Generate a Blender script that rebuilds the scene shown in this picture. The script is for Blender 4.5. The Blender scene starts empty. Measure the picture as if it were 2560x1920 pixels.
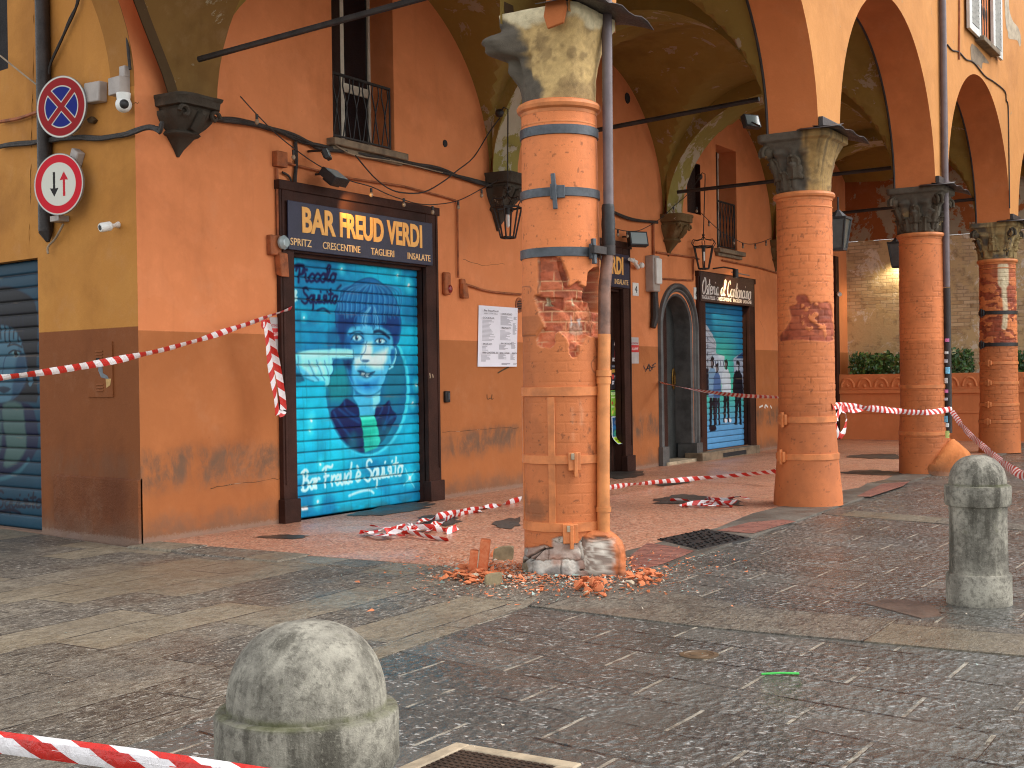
import bpy, bmesh, math, random
import numpy as np
from mathutils import Vector, Matrix
sc = bpy.context.scene
COL = sc.collection
rad = math.radians
# ------------------------------------------------------------------ camera
FPX, YAW, PIT, ROL, EYE = 3200.0, rad(32.04816), rad(-0.21510), rad(0.84731), 1.55
def _axes():
    cy, sy = math.cos(YAW), math.sin(YAW)
    f = np.array([cy*math.cos(PIT), sy*math.cos(PIT), math.sin(PIT)])
    r = np.array([sy, -cy, 0.0]); d = np.cross(f, r)
    c, s = math.cos(ROL), math.sin(ROL)
    return np.stack([c*r+s*d, -s*r+c*d, f])
AX = _axes()
cd = bpy.data.cameras.new('camera'); cam = bpy.data.objects.new('camera', cd); COL.objects.link(cam)
cd.sensor_width = 36.0; cd.lens = 36.0*FPX/2560.0; cd.clip_end = 400.0; cd.clip_start = 0.05
m = Matrix.Identity(4)
for i in range(3):
    m[i][0], m[i][1], m[i][2] = AX[0][i], -AX[1][i], -AX[2][i]
m[2][3] = EYE
cam.matrix_world = m
sc.camera = cam
# ------------------------------------------------------------------ light
sc.view_settings.view_transform = 'Standard'; sc.view_settings.look = 'None'
sc.view_settings.gamma = 1.0; sc.view_settings.use_curve_mapping = False
sc.cycles.filter_width = 1.1
sc.cycles.denoising_prefilter = 'NONE'
sc.view_settings.exposure = 1.3
SUN_EL, SUN_ROT = rad(48), rad(152)
wd = bpy.data.worlds.new('World'); sc.world = wd; wd.use_nodes = True
nt = wd.node_tree; bg = nt.nodes['Background']
sky = nt.nodes.new('ShaderNodeTexSky'); sky.sky_type = 'NISHITA'; sky.sun_disc = False
sky.sun_elevation = SUN_EL; sky.sun_rotation = SUN_ROT
hs = nt.nodes.new('ShaderNodeHueSaturation'); hs.inputs['Saturation'].default_value = 0.2
nt.links.new(sky.outputs[0], hs.inputs['Color']); nt.links.new(hs.outputs[0], bg.inputs['Color'])
bg.inputs['Strength'].default_value = 0.15
sl = bpy.data.lights.new('sun', 'SUN'); so = bpy.data.objects.new('sun', sl); COL.objects.link(so)
sl.energy = 0.75; sl.angle = rad(32); sl.color = (1.0, 0.97, 0.93)
sv = Vector((math.sin(SUN_ROT)*math.cos(SUN_EL), math.cos(SUN_ROT)*math.cos(SUN_EL), math.sin(SUN_EL)))
so.rotation_euler = sv.to_track_quat('Z', 'Y').to_euler(); so.location = sv*40
# ------------------------------------------------------------------ pixel rays (photo pixels in a 2212 wide frame) onto the real planes of the place
K = 2560.0/2212.0
EYEV = np.array([0, 0, EYE])
def ray(x, y):
    return AX.T @ np.array([(x*K-1280)/FPX, (y*K-960)/FPX, 1.0])
def onY(x, y, Y): d = ray(x, y); return EYEV+d*(Y/d[1])
def onX(x, y, X): d = ray(x, y); return EYEV+d*(X/d[0])
def onZ(x, y, Z=0.0): d = ray(x, y); return EYEV+d*((Z-EYE)/d[2])
def onD(x, y, D): return EYEV+ray(x, y)*D
W = 9.66          # plane of the wall under the arcade
YC, YO, YI = 5.15, 4.83, 5.45   # column axis, outer and inner face of the street front
X0, LS = 8.61, 0.13             # side wall: X = X0 + LS*(Y-W)
def onL(x, y, off=0.0):
    d = ray(x, y); t = (X0-off-LS*W)/(d[0]-LS*d[1]); return EYEV+d*t
def pw(x, y, Y=W): p = onY(x, y, Y); return p[0], p[2]
# ------------------------------------------------------------------ helpers
def srgb(*c):
    c = np.array(c, float)/255.0
    return tuple(np.where(c <= 0.04045, c/12.92, ((c+0.055)/1.055)**2.4))
WL = {}
def tag(o, label=None, cat=None, group=None, kind=None):
    if label: o['label'] = label
    if cat: o['category'] = cat
    if group: o['group'] = group
    if kind: o['kind'] = kind
    return o
def thing(name, label, cat, loc=(0, 0, 0), group=None, rotz=0.0):
    o = bpy.data.objects.new(name, None); COL.objects.link(o)
    o.empty_display_size = 0.1; o.location = loc; o.rotation_euler = (0, 0, rotz)
    WL[o] = np.array(loc, float)
    return tag(o, label, cat, group)
def link(name, me, mat, parent, loc):
    o = bpy.data.objects.new(name, me); COL.objects.link(o)
    for mm in (mat if isinstance(mat, (list, tuple)) else [mat]): me.materials.append(mm)
    if parent is not None:
        o.parent = parent; WL[o] = WL[parent]
    else:
        o.location = loc; WL[o] = np.array(loc, float)
    return o
class MB:
    def __init__(s): s.v = []; s.f = []; s.mi = []; s.uv = None; s.m = 0
    def add(s, vs, fs):
        n = len(s.v); s.v += [tuple(float(c) for c in p) for p in vs]
        for f in fs: s.f.append([n+i for i in f]); s.mi.append(s.m)
        return s
    def box(s, a, b, rot=None, ctr=None):
        (x0, y0, z0), (x1, y1, z1) = a, b
        vs = [(x, y, z) for z in (z0, z1) for x, y in ((x0, y0), (x1, y0), (x1, y1), (x0, y1))]
        if rot is not None:
            c = Vector(ctr) if ctr is not None else Vector(((x0+x1)/2, (y0+y1)/2, (z0+z1)/2))
            vs = [tuple(rot @ (Vector(p)-c)+c) for p in vs]
        return s.add(vs, [(3, 2, 1, 0), (4, 5, 6, 7), (0, 1, 5, 4), (1, 2, 6, 5), (2, 3, 7, 6), (3, 0, 4, 7)])
    def obox(s, c, ax, ay, az, hx, hy, hz, top=1.0):
        c, ax, ay, az = [np.array(q, float) for q in (c, ax, ay, az)]
        vs = []
        for k, t in ((-1, 1.0), (1, top)):
            for i, j in ((-1, -1), (1, -1), (1, 1), (-1, 1)): vs.append(c+ax*hx*i*t+ay*hy*j*t+az*hz*k)
        return s.add(vs, [(3, 2, 1, 0), (4, 5, 6, 7), (0, 1, 5, 4), (1, 2, 6, 5), (2, 3, 7, 6), (3, 0, 4, 7)])
    def lathe(s, prof, n=32, c=(0, 0, 0), cap=True, a0=0.0, a1=2*math.pi, ax=None):
        full = abs(a1-a0-2*math.pi) < 1e-6
        k = n if full else n+1
        vs = []
        for r, z in prof:
            for i in range(k):
                t = a0+(a1-a0)*i/n
                p = np.array([r*math.cos(t), r*math.sin(t), z])
                if ax is not None: p = ax @ p
                vs.append(np.array(c)+p)
        fs = []
        for j in range(len(prof)-1):
            for i in range(n):
                q = (i+1) % k
                fs.append((j*k+i, j*k+q, (j+1)*k+q, (j+1)*k+i))
        if cap and full:
            fs.append(tuple(range(k))[::-1]); fs.append(tuple((len(prof)-1)*k+i for i in range(k)))
        return s.add(vs, fs)
    def tube(s, pts, r, n=8, cap=True):
        P = [np.array(p, float) for p in pts]; k = len(P)
        rr = r if isinstance(r, (list, tuple)) else [r]*k
        vs = []; up = None
        for i in range(k):
            t = P[min(i+1, k-1)]-P[max(i-1, 0)]; t /= (np.linalg.norm(t)+1e-9)
            if up is None:
                up = np.array([0, 0, 1.0]) if abs(t[2]) < .9 else np.array([1.0, 0, 0])
            a = up-t*(up@t); a /= (np.linalg.norm(a)+1e-9); b = np.cross(t, a); up = a
            for j in range(n):
                g = 2*math.pi*j/n; vs.append(P[i]+rr[i]*(a*math.cos(g)+b*math.sin(g)))
        fs = [(i*n+j, i*n+(j+1) % n, (i+1)*n+(j+1) % n, (i+1)*n+j) for i in range(k-1) for j in range(n)]
        if cap: fs += [tuple(range(n))[::-1], tuple((k-1)*n+j for j in range(n))]
        return s.add(vs, fs)
    def prism(s, poly, d, flip=False):
        n = len(poly); d = np.array(d, float); P = [np.array(p, float) for p in poly]
        vs = P+[p+d for p in P]
        fs = [tuple(range(n))[::-1], tuple(range(n, 2*n))]+[(i, (i+1) % n, n+(i+1) % n, n+i) for i in range(n)]
        return s.add(vs, fs)
    def grid(s, rows):
        ny, nx = len(rows), len(rows[0]); vs = [p for r in rows for p in r]
        return s.add(vs, [(j*nx+i, j*nx+i+1, (j+1)*nx+i+1, (j+1)*nx+i) for j in range(ny-1) for i in range(nx-1)])
    def sphere(s, c, r, n=12, m=8, sc_=(1, 1, 1)):
        vs = [(c[0]+r*sc_[0]*math.sin(math.pi*j/m)*math.cos(2*math.pi*i/n), c[1]+r*sc_[1]*math.sin(math.pi*j/m)*math.sin(2*math.pi*i/n), c[2]+r*sc_[2]*math.cos(math.pi*j/m)) for j in range(m+1) for i in range(n)]
        return s.add(vs, [(j*n+i, (j+1)*n+i, (j+1)*n+(i+1) % n, j*n+(i+1) % n) for j in range(m) for i in range(n)])
    def build(s, name, mat, parent=None, label=None, cat=None, group=None, kind=None, loc=None, smooth=True, ang=35, bevel=0.0, world=True):
        V = np.array(s.v, float)
        if parent is not None: off = WL[parent] if world else np.zeros(3)
        else:
            if loc is None:
                lo, hi = V.min(0), V.max(0); loc = np.array([(lo[0]+hi[0])/2, (lo[1]+hi[1])/2, lo[2]])
            off = np.array(loc, float)
        me = bpy.data.meshes.new(name); me.from_pydata((V-off).tolist(), [], s.f)
        if max(s.mi, default=0): me.polygons.foreach_set('material_index', s.mi)
        if s.uv is not None:
            ul = me.uv_layers.new(name='UVMap'); li = np.zeros(len(me.loops), int); me.loops.foreach_get('vertex_index', li)
            ul.data.foreach_set('uv', np.array(s.uv, float)[li].ravel())
        bm = bmesh.new(); bm.from_mesh(me); bmesh.ops.remove_doubles(bm, verts=bm.verts, dist=1e-5) if s.uv is None else None
        if s.uv is None: bmesh.ops.recalc_face_normals(bm, faces=bm.faces)
        bm.to_mesh(me); bm.free()
        if smooth:
            me.polygons.foreach_set('use_smooth', [True]*len(me.polygons)); me.set_sharp_from_angle(angle=rad(ang))
        o = link(name, me, mat, parent, off)
        if bevel:
            b = o.modifiers.new('bevel', 'BEVEL'); b.width = bevel; b.segments = 2; b.limit_method = 'ANGLE'; b.angle_limit = rad(40)
        return tag(o, label, cat, group, kind)
def copy_tree(o, loc=None, label=None, parent=None):
    c = o.copy(); COL.objects.link(c)
    if parent is not None: c.parent = parent
    if loc is not None: c.location = loc
    WL[c] = np.array(loc, float) if loc is not None else (WL[parent] if parent is not None else WL[o])
    if label: c['label'] = label
    for ch in list(o.children): copy_tree(ch, parent=c)
    return c
def cr(pts, n=8, closed=False):
    P = [np.array(p, float) for p in pts]; k = len(P); out = []
    rng = range(k) if closed else range(k-1)
    for i in rng:
        if closed: a, b, c, d = P[i-1], P[i], P[(i+1) % k], P[(i+2) % k]
        else: a, b, c, d = P[max(i-1, 0)], P[i], P[i+1], P[min(i+2, k-1)]
        for j in range(n):
            t = j/n; out.append(.5*((2*b)+(c-a)*t+(2*a-5*b+4*c-d)*t*t+(3*b-a-3*c+d)*t**3))
    if not closed: out.append(P[-1])
    return out
# ------------------------------------------------------------------ numpy noise and painting
def _h(ix, iy, seed):
    n = (ix.astype(np.int64)*374761393+iy.astype(np.int64)*668265263+seed*974634777) & 0xffffffff
    n = ((n ^ (n >> 13))*1274126177) & 0xffffffff
    return ((n ^ (n >> 16)) & 0xffff)/65535.0
def vn(x, y, seed=0):
    ix, iy = np.floor(x), np.floor(y); fx, fy = x-ix, y-iy
    fx = fx*fx*(3-2*fx); fy = fy*fy*(3-2*fy)
    a, b, c, d = _h(ix, iy, seed), _h(ix+1, iy, seed), _h(ix, iy+1, seed), _h(ix+1, iy+1, seed)
    return (a*(1-fx)+b*fx)*(1-fy)+(c*(1-fx)+d*fx)*fy
def fbm(x, y, oct=4, seed=0, g=.55):
    v = 0; a = 1; t = 0
    for o in range(oct):
        v = v+a*vn(x, y, seed+o*17); t += a; a *= g; x = x*2.03+11.3; y = y*2.03+7.7
    return v/t
def sst(a, b, x): t = np.clip((x-a)/(b-a), 0, 1); return t*t*(3-2*t)
class Canvas:
    def __init__(s, w, h, res, bg):
        s.w, s.h = w, h; s.nx, s.ny = int(w/res)+1, int(h/res)+1
        s.u = np.linspace(0, w, s.nx); s.v = np.linspace(0, h, s.ny)
        s.X, s.Z = np.meshgrid(s.u, s.v); s.img = np.zeros((s.ny, s.nx, 3)); s.img[:] = bg; s.hgt = np.zeros((s.ny, s.nx))
    def win(s, P, m):
        i0, i1 = np.searchsorted(s.u, [P[:, 0].min()-m, P[:, 0].max()+m]); j0, j1 = np.searchsorted(s.v, [P[:, 1].min()-m, P[:, 1].max()+m])
        return slice(j0, j1), slice(i0, i1)
    def dist(s, P, sl, closed):
        X, Z = s.X[sl], s.Z[sl]; D = np.full(X.shape, 1e9); ins = np.zeros(X.shape, bool)
        k = len(P)
        for i in range(k if closed else k-1):
            a, b = P[i], P[(i+1) % k]; e = b-a; L = e@e+1e-12
            t = np.clip(((X-a[0])*e[0]+(Z-a[1])*e[1])/L, 0, 1)
            D = np.minimum(D, (X-a[0]-t*e[0])**2+(Z-a[1]-t*e[1])**2)
            if closed and a[1] != b[1]:
                c = ((a[1] > Z) != (b[1] > Z)) & (X < e[0]*(Z-a[1])/e[1]+a[0]); ins ^= c
        D = np.sqrt(D)
        return np.where(ins, -D, D) if closed else D
    def put(s, sl, al, col):
        col = np.array(col, float); s.img[sl] = s.img[sl]*(1-al[..., None])+col*al[..., None]
    def mask(s, pts, f=.006, smooth=0):
        P = np.array(cr(pts, smooth, True) if smooth else pts, float); sl = s.win(P, f*2); d = s.dist(P, sl, True)
        M = np.zeros(s.X.shape); M[sl] = 1-sst(-f, f, d); return M
    def poly(s, pts, col, f=.006, a=1.0, smooth=0):
        P = np.array(cr(pts, smooth, True) if smooth else pts, float)
        sl = s.win(P, f*2)
        if s.X[sl].size == 0: return
        s.put(sl, a*(1-sst(-f, f, s.dist(P, sl, True))), col)
    def stroke(s, pts, w, col, f=.005, a=1.0, smooth=0):
        P = np.array(cr(pts, smooth) if smooth else pts, float); sl = s.win(P, w+f*2)
        if s.X[sl].size == 0: return
        s.put(sl, a*(1-sst(w/2-f, w/2+f, s.dist(P, sl, False))), col)
    def ell(s, c, rx, ry, col, f=.006, a=1.0, rot=0.0):
        t = np.linspace(0, 2*math.pi, 28)[:-1]; x, y = rx*np.cos(t), ry*np.sin(t)
        s.poly(np.stack([c[0]+x*math.cos(rot)-y*math.sin(rot), c[1]+x*math.sin(rot)+y*math.cos(rot)], 1), col, f, a)
def gmesh(name, co, col, mat, parent=None, loc=(0, 0, 0), wrap=False, ang=None, **kw):
    ny, nx = co.shape[:2]; off = WL[parent] if parent is not None else np.array(loc, float)
    idx = np.arange(ny*nx).reshape(ny, nx); a = idx[:-1, :-1]; b = idx[:-1, 1:]; c = idx[1:, 1:]; d = idx[1:, :-1]
    q = np.stack([a, b, c, d], -1).reshape(-1, 4)
    if wrap: q = np.concatenate([q, np.stack([idx[:-1, -1], idx[:-1, 0], idx[1:, 0], idx[1:, -1]], -1)])
    me = bpy.data.meshes.new(name); me.vertices.add(ny*nx); me.vertices.foreach_set('co', (co-off).astype(np.float32).ravel())
    n = len(q); me.loops.add(n*4); me.loops.foreach_set('vertex_index', q.astype(np.int32).ravel()); me.polygons.add(n)
    me.polygons.foreach_set('loop_start', np.arange(0, n*4, 4, dtype=np.int32)); me.polygons.foreach_set('use_smooth', [True]*n)
    me.update(calc_edges=True); me.validate()
    if col is not None:
        at = me.color_attributes.new('Col', 'FLOAT_COLOR', 'POINT'); rgba = np.ones((ny*nx, 4), np.float32); rgba[:, :3] = col.reshape(-1, 3); at.data.foreach_set('color', rgba.ravel())
    if ang: me.set_sharp_from_angle(angle=rad(ang))
    o = link(name, me, mat, parent, off)
    return tag(o, **kw)
# ------------------------------------------------------------------ materials
class NT:
    def __init__(s, name, rough=.8, metal=0.0, spec=.5):
        s.mat = bpy.data.materials.new(name); s.mat.use_nodes = True; s.t = s.mat.node_tree
        s.b = s.t.nodes['Principled BSDF']; s.set(s.b.inputs['Roughness'], rough); s.set(s.b.inputs['Metallic'], metal); s.set(s.b.inputs['Specular IOR Level'], spec)
    def set(s, inp, v):
        if isinstance(v, bpy.types.NodeSocket): s.t.links.new(v, inp)
        elif isinstance(v, (tuple, list, np.ndarray)):
            v = tuple(float(c) for c in v)
            inp.default_value = v+(1.0,) if inp.type == 'RGBA' and len(v) == 3 else v
        else: inp.default_value = v
    def n(s, ty, ins=(), **props):
        nd = s.t.nodes.new('ShaderNode'+ty)
        for k, v in props.items(): setattr(nd, k, v)
        for k, v in (ins.items() if isinstance(ins, dict) else enumerate(ins)): s.set(nd.inputs[k], v)
        return nd
    def pos(s): return s.n('NewGeometry').outputs['Position']
    def obj(s): return s.n('TexCoord').outputs['Object']
    def uv(s): return s.n('TexCoord').outputs['UV']
    def sep(s, v): return s.n('SeparateXYZ', [v]).outputs
    def comb(s, x, y, z): return s.n('CombineXYZ', [x, y, z]).outputs[0]
    def math(s, op, a, b=0.0, c=0.0): return s.n('Math', [a, b, c], operation=op).outputs[0]
    def noise(s, v, scale, det=4, ro=.55, dist=0.0): return s.n('TexNoise', {'Vector': v, 'Scale': scale, 'Detail': det, 'Roughness': ro, 'Distortion': dist}).outputs['Fac']
    def scale(s, v, k): return s.n('VectorMath', {0: v, 1: k}, operation='MULTIPLY').outputs[0]
    def rng(s, v, a, b, c=0.0, d=1.0): return s.n('MapRange', {'Value': v, 'From Min': a, 'From Max': b, 'To Min': c, 'To Max': d}, interpolation_type='SMOOTHSTEP').outputs[0]
    def mix(s, f, a, b, mode='MIX'):
        nd = s.t.nodes.new('ShaderNodeMix'); nd.data_type = 'RGBA'; nd.blend_type = mode; nd.clamp_factor = True
        s.set(nd.inputs[0], f); s.set(nd.inputs[6], a); s.set(nd.inputs[7], b); return nd.outputs[2]
    def attr(s): return s.n('Attribute', attribute_name='Col').outputs['Color']
    def col(s, c): s.set(s.b.inputs['Base Color'], c); return s
    def rough(s, c): s.set(s.b.inputs['Roughness'], c); return s
    def bump(s, h, strength=.3, dist=.01, prev=None):
        ins = {'Strength': strength, 'Distance': dist, 'Height': h}
        nd = s.n('Bump', ins)
        if prev is not None: s.set(nd.inputs['Normal'], prev)
        s.set(s.b.inputs['Normal'], nd.outputs[0]); return nd.outputs[0]
def mul(c, k): return tuple(min(1.0, x*k) for x in c)
def plain(name, c, rough=.6, metal=0.0, var=.25, sc_=6.0, bump=.15, bs=60, spec=.5):
    t = NT(name, rough, metal, spec); P = t.pos()
    n1 = t.noise(P, sc_, 6, .6); n2 = t.noise(P, bs, 4)
    c1 = t.mix(t.rng(n1, .35, .7), mul(c, 1+var*.5), mul(c, 1-var)); t.col(c1)
    t.rough(t.rng(n2, .3, .7, max(rough-.1, .05), min(rough+.12, 1)))
    if bump: t.bump(t.math('ADD', n2, n1), bump, .004)
    return t.mat
def plaster(name, up, low=None, dz=2.07, grime=0.0, stain=.5, peel=0.0, peelc=(.5, .42, .3), dirt=0.0, rough=.86, gr=(.42, .95), bump=.35, warm=None):
    t = NT(name, rough, spec=.3); P = t.pos(); x, y, z = t.sep(P)
    n1 = t.noise(P, .55, 7, .62, .3); n2 = t.noise(P, 3.2, 8, .68); n3 = t.noise(P, 45, 5, .65); n4 = t.noise(t.scale(P, (5, 5, .7)), 1.0, 5, .6)
    c = up
    if low is not None:
        c = t.mix(t.rng(t.math('ADD', z, t.math('MULTIPLY', n3, .008)), dz-.004, dz+.008), low, up)
    c = t.mix(t.math('MULTIPLY', t.rng(n1, .48, .68), stain), c, t.mix(1.0, c, (.62, .56, .5), 'MULTIPLY'))
    c = t.mix(t.math('MULTIPLY', t.rng(n2, .5, .72), .45), c, t.mix(1.0, c, (1.16, 1.2, 1.28), 'MULTIPLY'))
    c = t.mix(t.math('MULTIPLY', t.rng(n4, .55, .75), .35*stain), c, t.mix(1.0, c, (.7, .68, .66), 'MULTIPLY'))
    c = t.mix(t.math('MULTIPLY', t.rng(n2, .62, .2, 0, 1), .25), c, t.mix(1.0, c, (.8, .76, .7), 'MULTIPLY'))
    if grime:
        w = t.math('ADD', z, t.math('MULTIPLY', t.math('SUBTRACT', t.noise(P, 1.6, 6, .7), .5), .55))
        band = t.math('MULTIPLY', t.rng(w, gr[0], gr[0]+.22), t.rng(w, gr[1], gr[1]-.18))
        k = t.math('MULTIPLY', t.math('MULTIPLY', band, t.rng(t.noise(t.scale(P, (1.6, 1.6, .8)), 2.6, 9, .75, .5), .34, .62)), t.math('MULTIPLY', t.rng(n1, .28, .52), grime))
        c = t.mix(k, c, (.15, .085, .05)); dr = t.math('MULTIPLY', t.rng(t.noise(t.scale(P, (11, 11, .25)), 1.0, 6, .6), .60, .74), t.math('MULTIPLY', t.rng(z, .95, .5), .35)); c = t.mix(dr, c, t.mix(1.0, c, (.6, .55, .5), 'MULTIPLY'))
    if dirt:
        w = t.math('SUBTRACT', t.math('MULTIPLY', n2, .62), z)
        c = t.mix(t.math('MULTIPLY', t.rng(w, -.02, .3), dirt), c, (.14, .085, .055))
        c = t.mix(t.math('MULTIPLY', t.rng(t.math('SUBTRACT', t.math('MULTIPLY', n3, .12), z), -.01, .03), .25), c, (.4, .33, .27))
    if peel:
        pk = t.noise(P, 1.7, 9, .72, .4)
        k = t.rng(pk, .66-peel*.2, .68-peel*.2)
        c = t.mix(k, c, t.mix(n2, peelc, mul(peelc, .6)))
    pt_ = t.rng(t.noise(P, .85, 4, .5, 1.1), .575, .60); c = t.mix(t.math('MULTIPLY', pt_, .30*stain), c, t.mix(1.0, c, (1.12, 1.25, 1.5), 'MULTIPLY')); fd = t.rng(t.noise(P, 1.9, 8, .72), .52, .74); c = t.mix(t.math('MULTIPLY', fd, .30*stain), c, t.mix(.5, c, (.62, .42, .28)))
    sp = t.rng(t.noise(P, 16, 3, .5), .74, .80); c = t.mix(t.math('MULTIPLY', sp, .35), c, t.mix(1.0, c, (.55, .5, .45), 'MULTIPLY'))
    t.col(c)
    b = t.bump(t.math('ADD', t.math('MULTIPLY', n2, 2.2), t.math('MULTIPLY', n3, .5)), bump, .012)
    if peel: t.bump(k, .5, .006, b)
    return t.mat
def painted(name, rough=.6, var=.2, bump=.15, metal=0.0, sc_=9, spec=.5, fine=120):
    t = NT(name, rough, metal, spec); P = t.pos(); a = t.attr()
    n = t.noise(P, sc_, 8, .68); n2 = t.noise(P, fine, 5, .6)
    c = t.mix(t.math('MULTIPLY', t.rng(n, .45, .7), var), a, t.mix(1.0, a, (.55, .52, .5), 'MULTIPLY'))
    c = t.mix(t.math('MULTIPLY', t.rng(n2, .5, .75), var*.8), c, t.mix(1.0, c, (1.3, 1.28, 1.25), 'MULTIPLY'))
    t.col(c)
    if bump: t.bump(t.math('ADD', n, n2), bump, .006)
    return t.mat
# ================================================================== materials of the place
ORANGE, ORANGE_LOW = srgb(215, 132, 82), srgb(172, 104, 58)
OCHRE_IN = srgb(140, 115, 54)
M = {}
M['wall'] = plaster('orange_plaster', ORANGE, ORANGE_LOW, 2.08, grime=.95, stain=.5, dirt=.7)
M['wall_plain'] = plaster('orange_plaster_plain', ORANGE, None, stain=.55)
M['side'] = plaster('ochre_plaster', srgb(186, 126, 56), srgb(128, 72, 34), 2.12, grime=.3, stain=.6, dirt=.6)
M['facade'] = plaster('light_orange_plaster', srgb(196, 134, 74), None, stain=.45, peel=.08, peelc=(.5, .3, .15))
M['arch'] = plaster('arch_plaster', srgb(202, 118, 66), None, stain=.5)
M['vault'] = plaster('vault_plaster', OCHRE_IN, None, stain=.75, peel=.38, peelc=(.42, .33, .22))
M['soffit'] = plaster('soffit_plaster', srgb(140, 126, 64), None, stain=.6, peel=.7, peelc=(.5, .42, .3))
M['soffit_end'] = plaster('stained_end_soffit', srgb(122, 90, 44), None, stain=.95, peel=.42, peelc=(.4, .32, .2))
M['endwall'] = plaster('peeling_upper_plaster', srgb(150, 84, 40), None, stain=.7, peel=.75, peelc=(.42, .33, .22))
M['grimy'] = plaster('grimy_plaster', srgb(78, 58, 34), None, stain=.8, peel=.3, peelc=(.4, .3, .2))
M['stone_dark'] = plaster('blackened_stone', srgb(66, 58, 48), None, stain=.8, peel=.15, peelc=(.3, .27, .2), bump=.9)
M['wood'] = plain('dark_brown_wood', srgb(58, 34, 26), .6, var=.35, sc_=3, spec=.18)
M['door'] = plain('dark_door_wood', srgb(48, 31, 24), .6, var=.3, sc_=3, spec=.18)
M['black'] = plain('black_metal', srgb(34, 31, 30), .5, var=.3)
M['iron'] = plain('wrought_iron', srgb(38, 33, 30), .55, .3, var=.3)
M['cable'] = plain('cable_rubber', srgb(44, 36, 30), .7, var=.4, sc_=12)
M['cable_or'] = plain('overpainted_cable', srgb(150, 84, 46), .75, var=.4, sc_=9)
M['cable_pale'] = plain('pale_wire', srgb(150, 130, 105), .7, var=.3)
M['steel'] = plain('grey_steel_band', srgb(78, 82, 86), .5, .4, var=.35)
M['pipe'] = plain('mauve_pipe_paint', srgb(104, 90, 90), .42, .1, var=.2)
M['pipe_dark'] = plain('old_dark_pipe', srgb(48, 40, 36), .55, .2, var=.45)
M['pipe_or'] = plain('orange_pipe_paint', srgb(206, 130, 70), .55, var=.25)
M['flash'] = plain('lead_flashing', srgb(74, 68, 66), .5, .45, var=.3)
M['white'] = plain('white_plastic', srgb(222, 220, 212), .4, var=.1)
M['grey'] = plain('grey_plastic', srgb(160, 148, 138), .5, var=.15)
M['white_paint'] = plain('white_window_paint', srgb(205, 195, 175), .5, var=.2)
M['shutwhite'] = plain('white_louvre_paint', srgb(200, 198, 190), .5, var=.15)
M['stone_sill'] = plain('grey_stone', srgb(122, 104, 82), .8, var=.4, bump=.4)
M['pale_stone'] = plain('pale_stone', srgb(170, 152, 125), .7, var=.35, bump=.4)
M['greystone'] = plain('grey_painted_stone', srgb(84, 84, 82), .55, var=.4, sc_=4)
M['greydoor'] = plain('grey_door_paint', srgb(52, 54, 52), .5, var=.3)
M['brass'] = plain('old_brass', srgb(120, 88, 38), .4, .8, var=.3)
M['curtain'] = plain('dark_room', srgb(36, 34, 34), .9, var=.2)
def glass_mat():
    t = NT('window_glass', .06, 0, .5); t.col(srgb(24, 26, 30)); return t.mat
M['glass'] = glass_mat()
def lampglass():
    t = NT('lamp_glass', .1, 0, .6); t.col(srgb(150, 165, 165)); return t.mat
M['lampglass'] = lampglass()
ZS = -0.014
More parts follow.
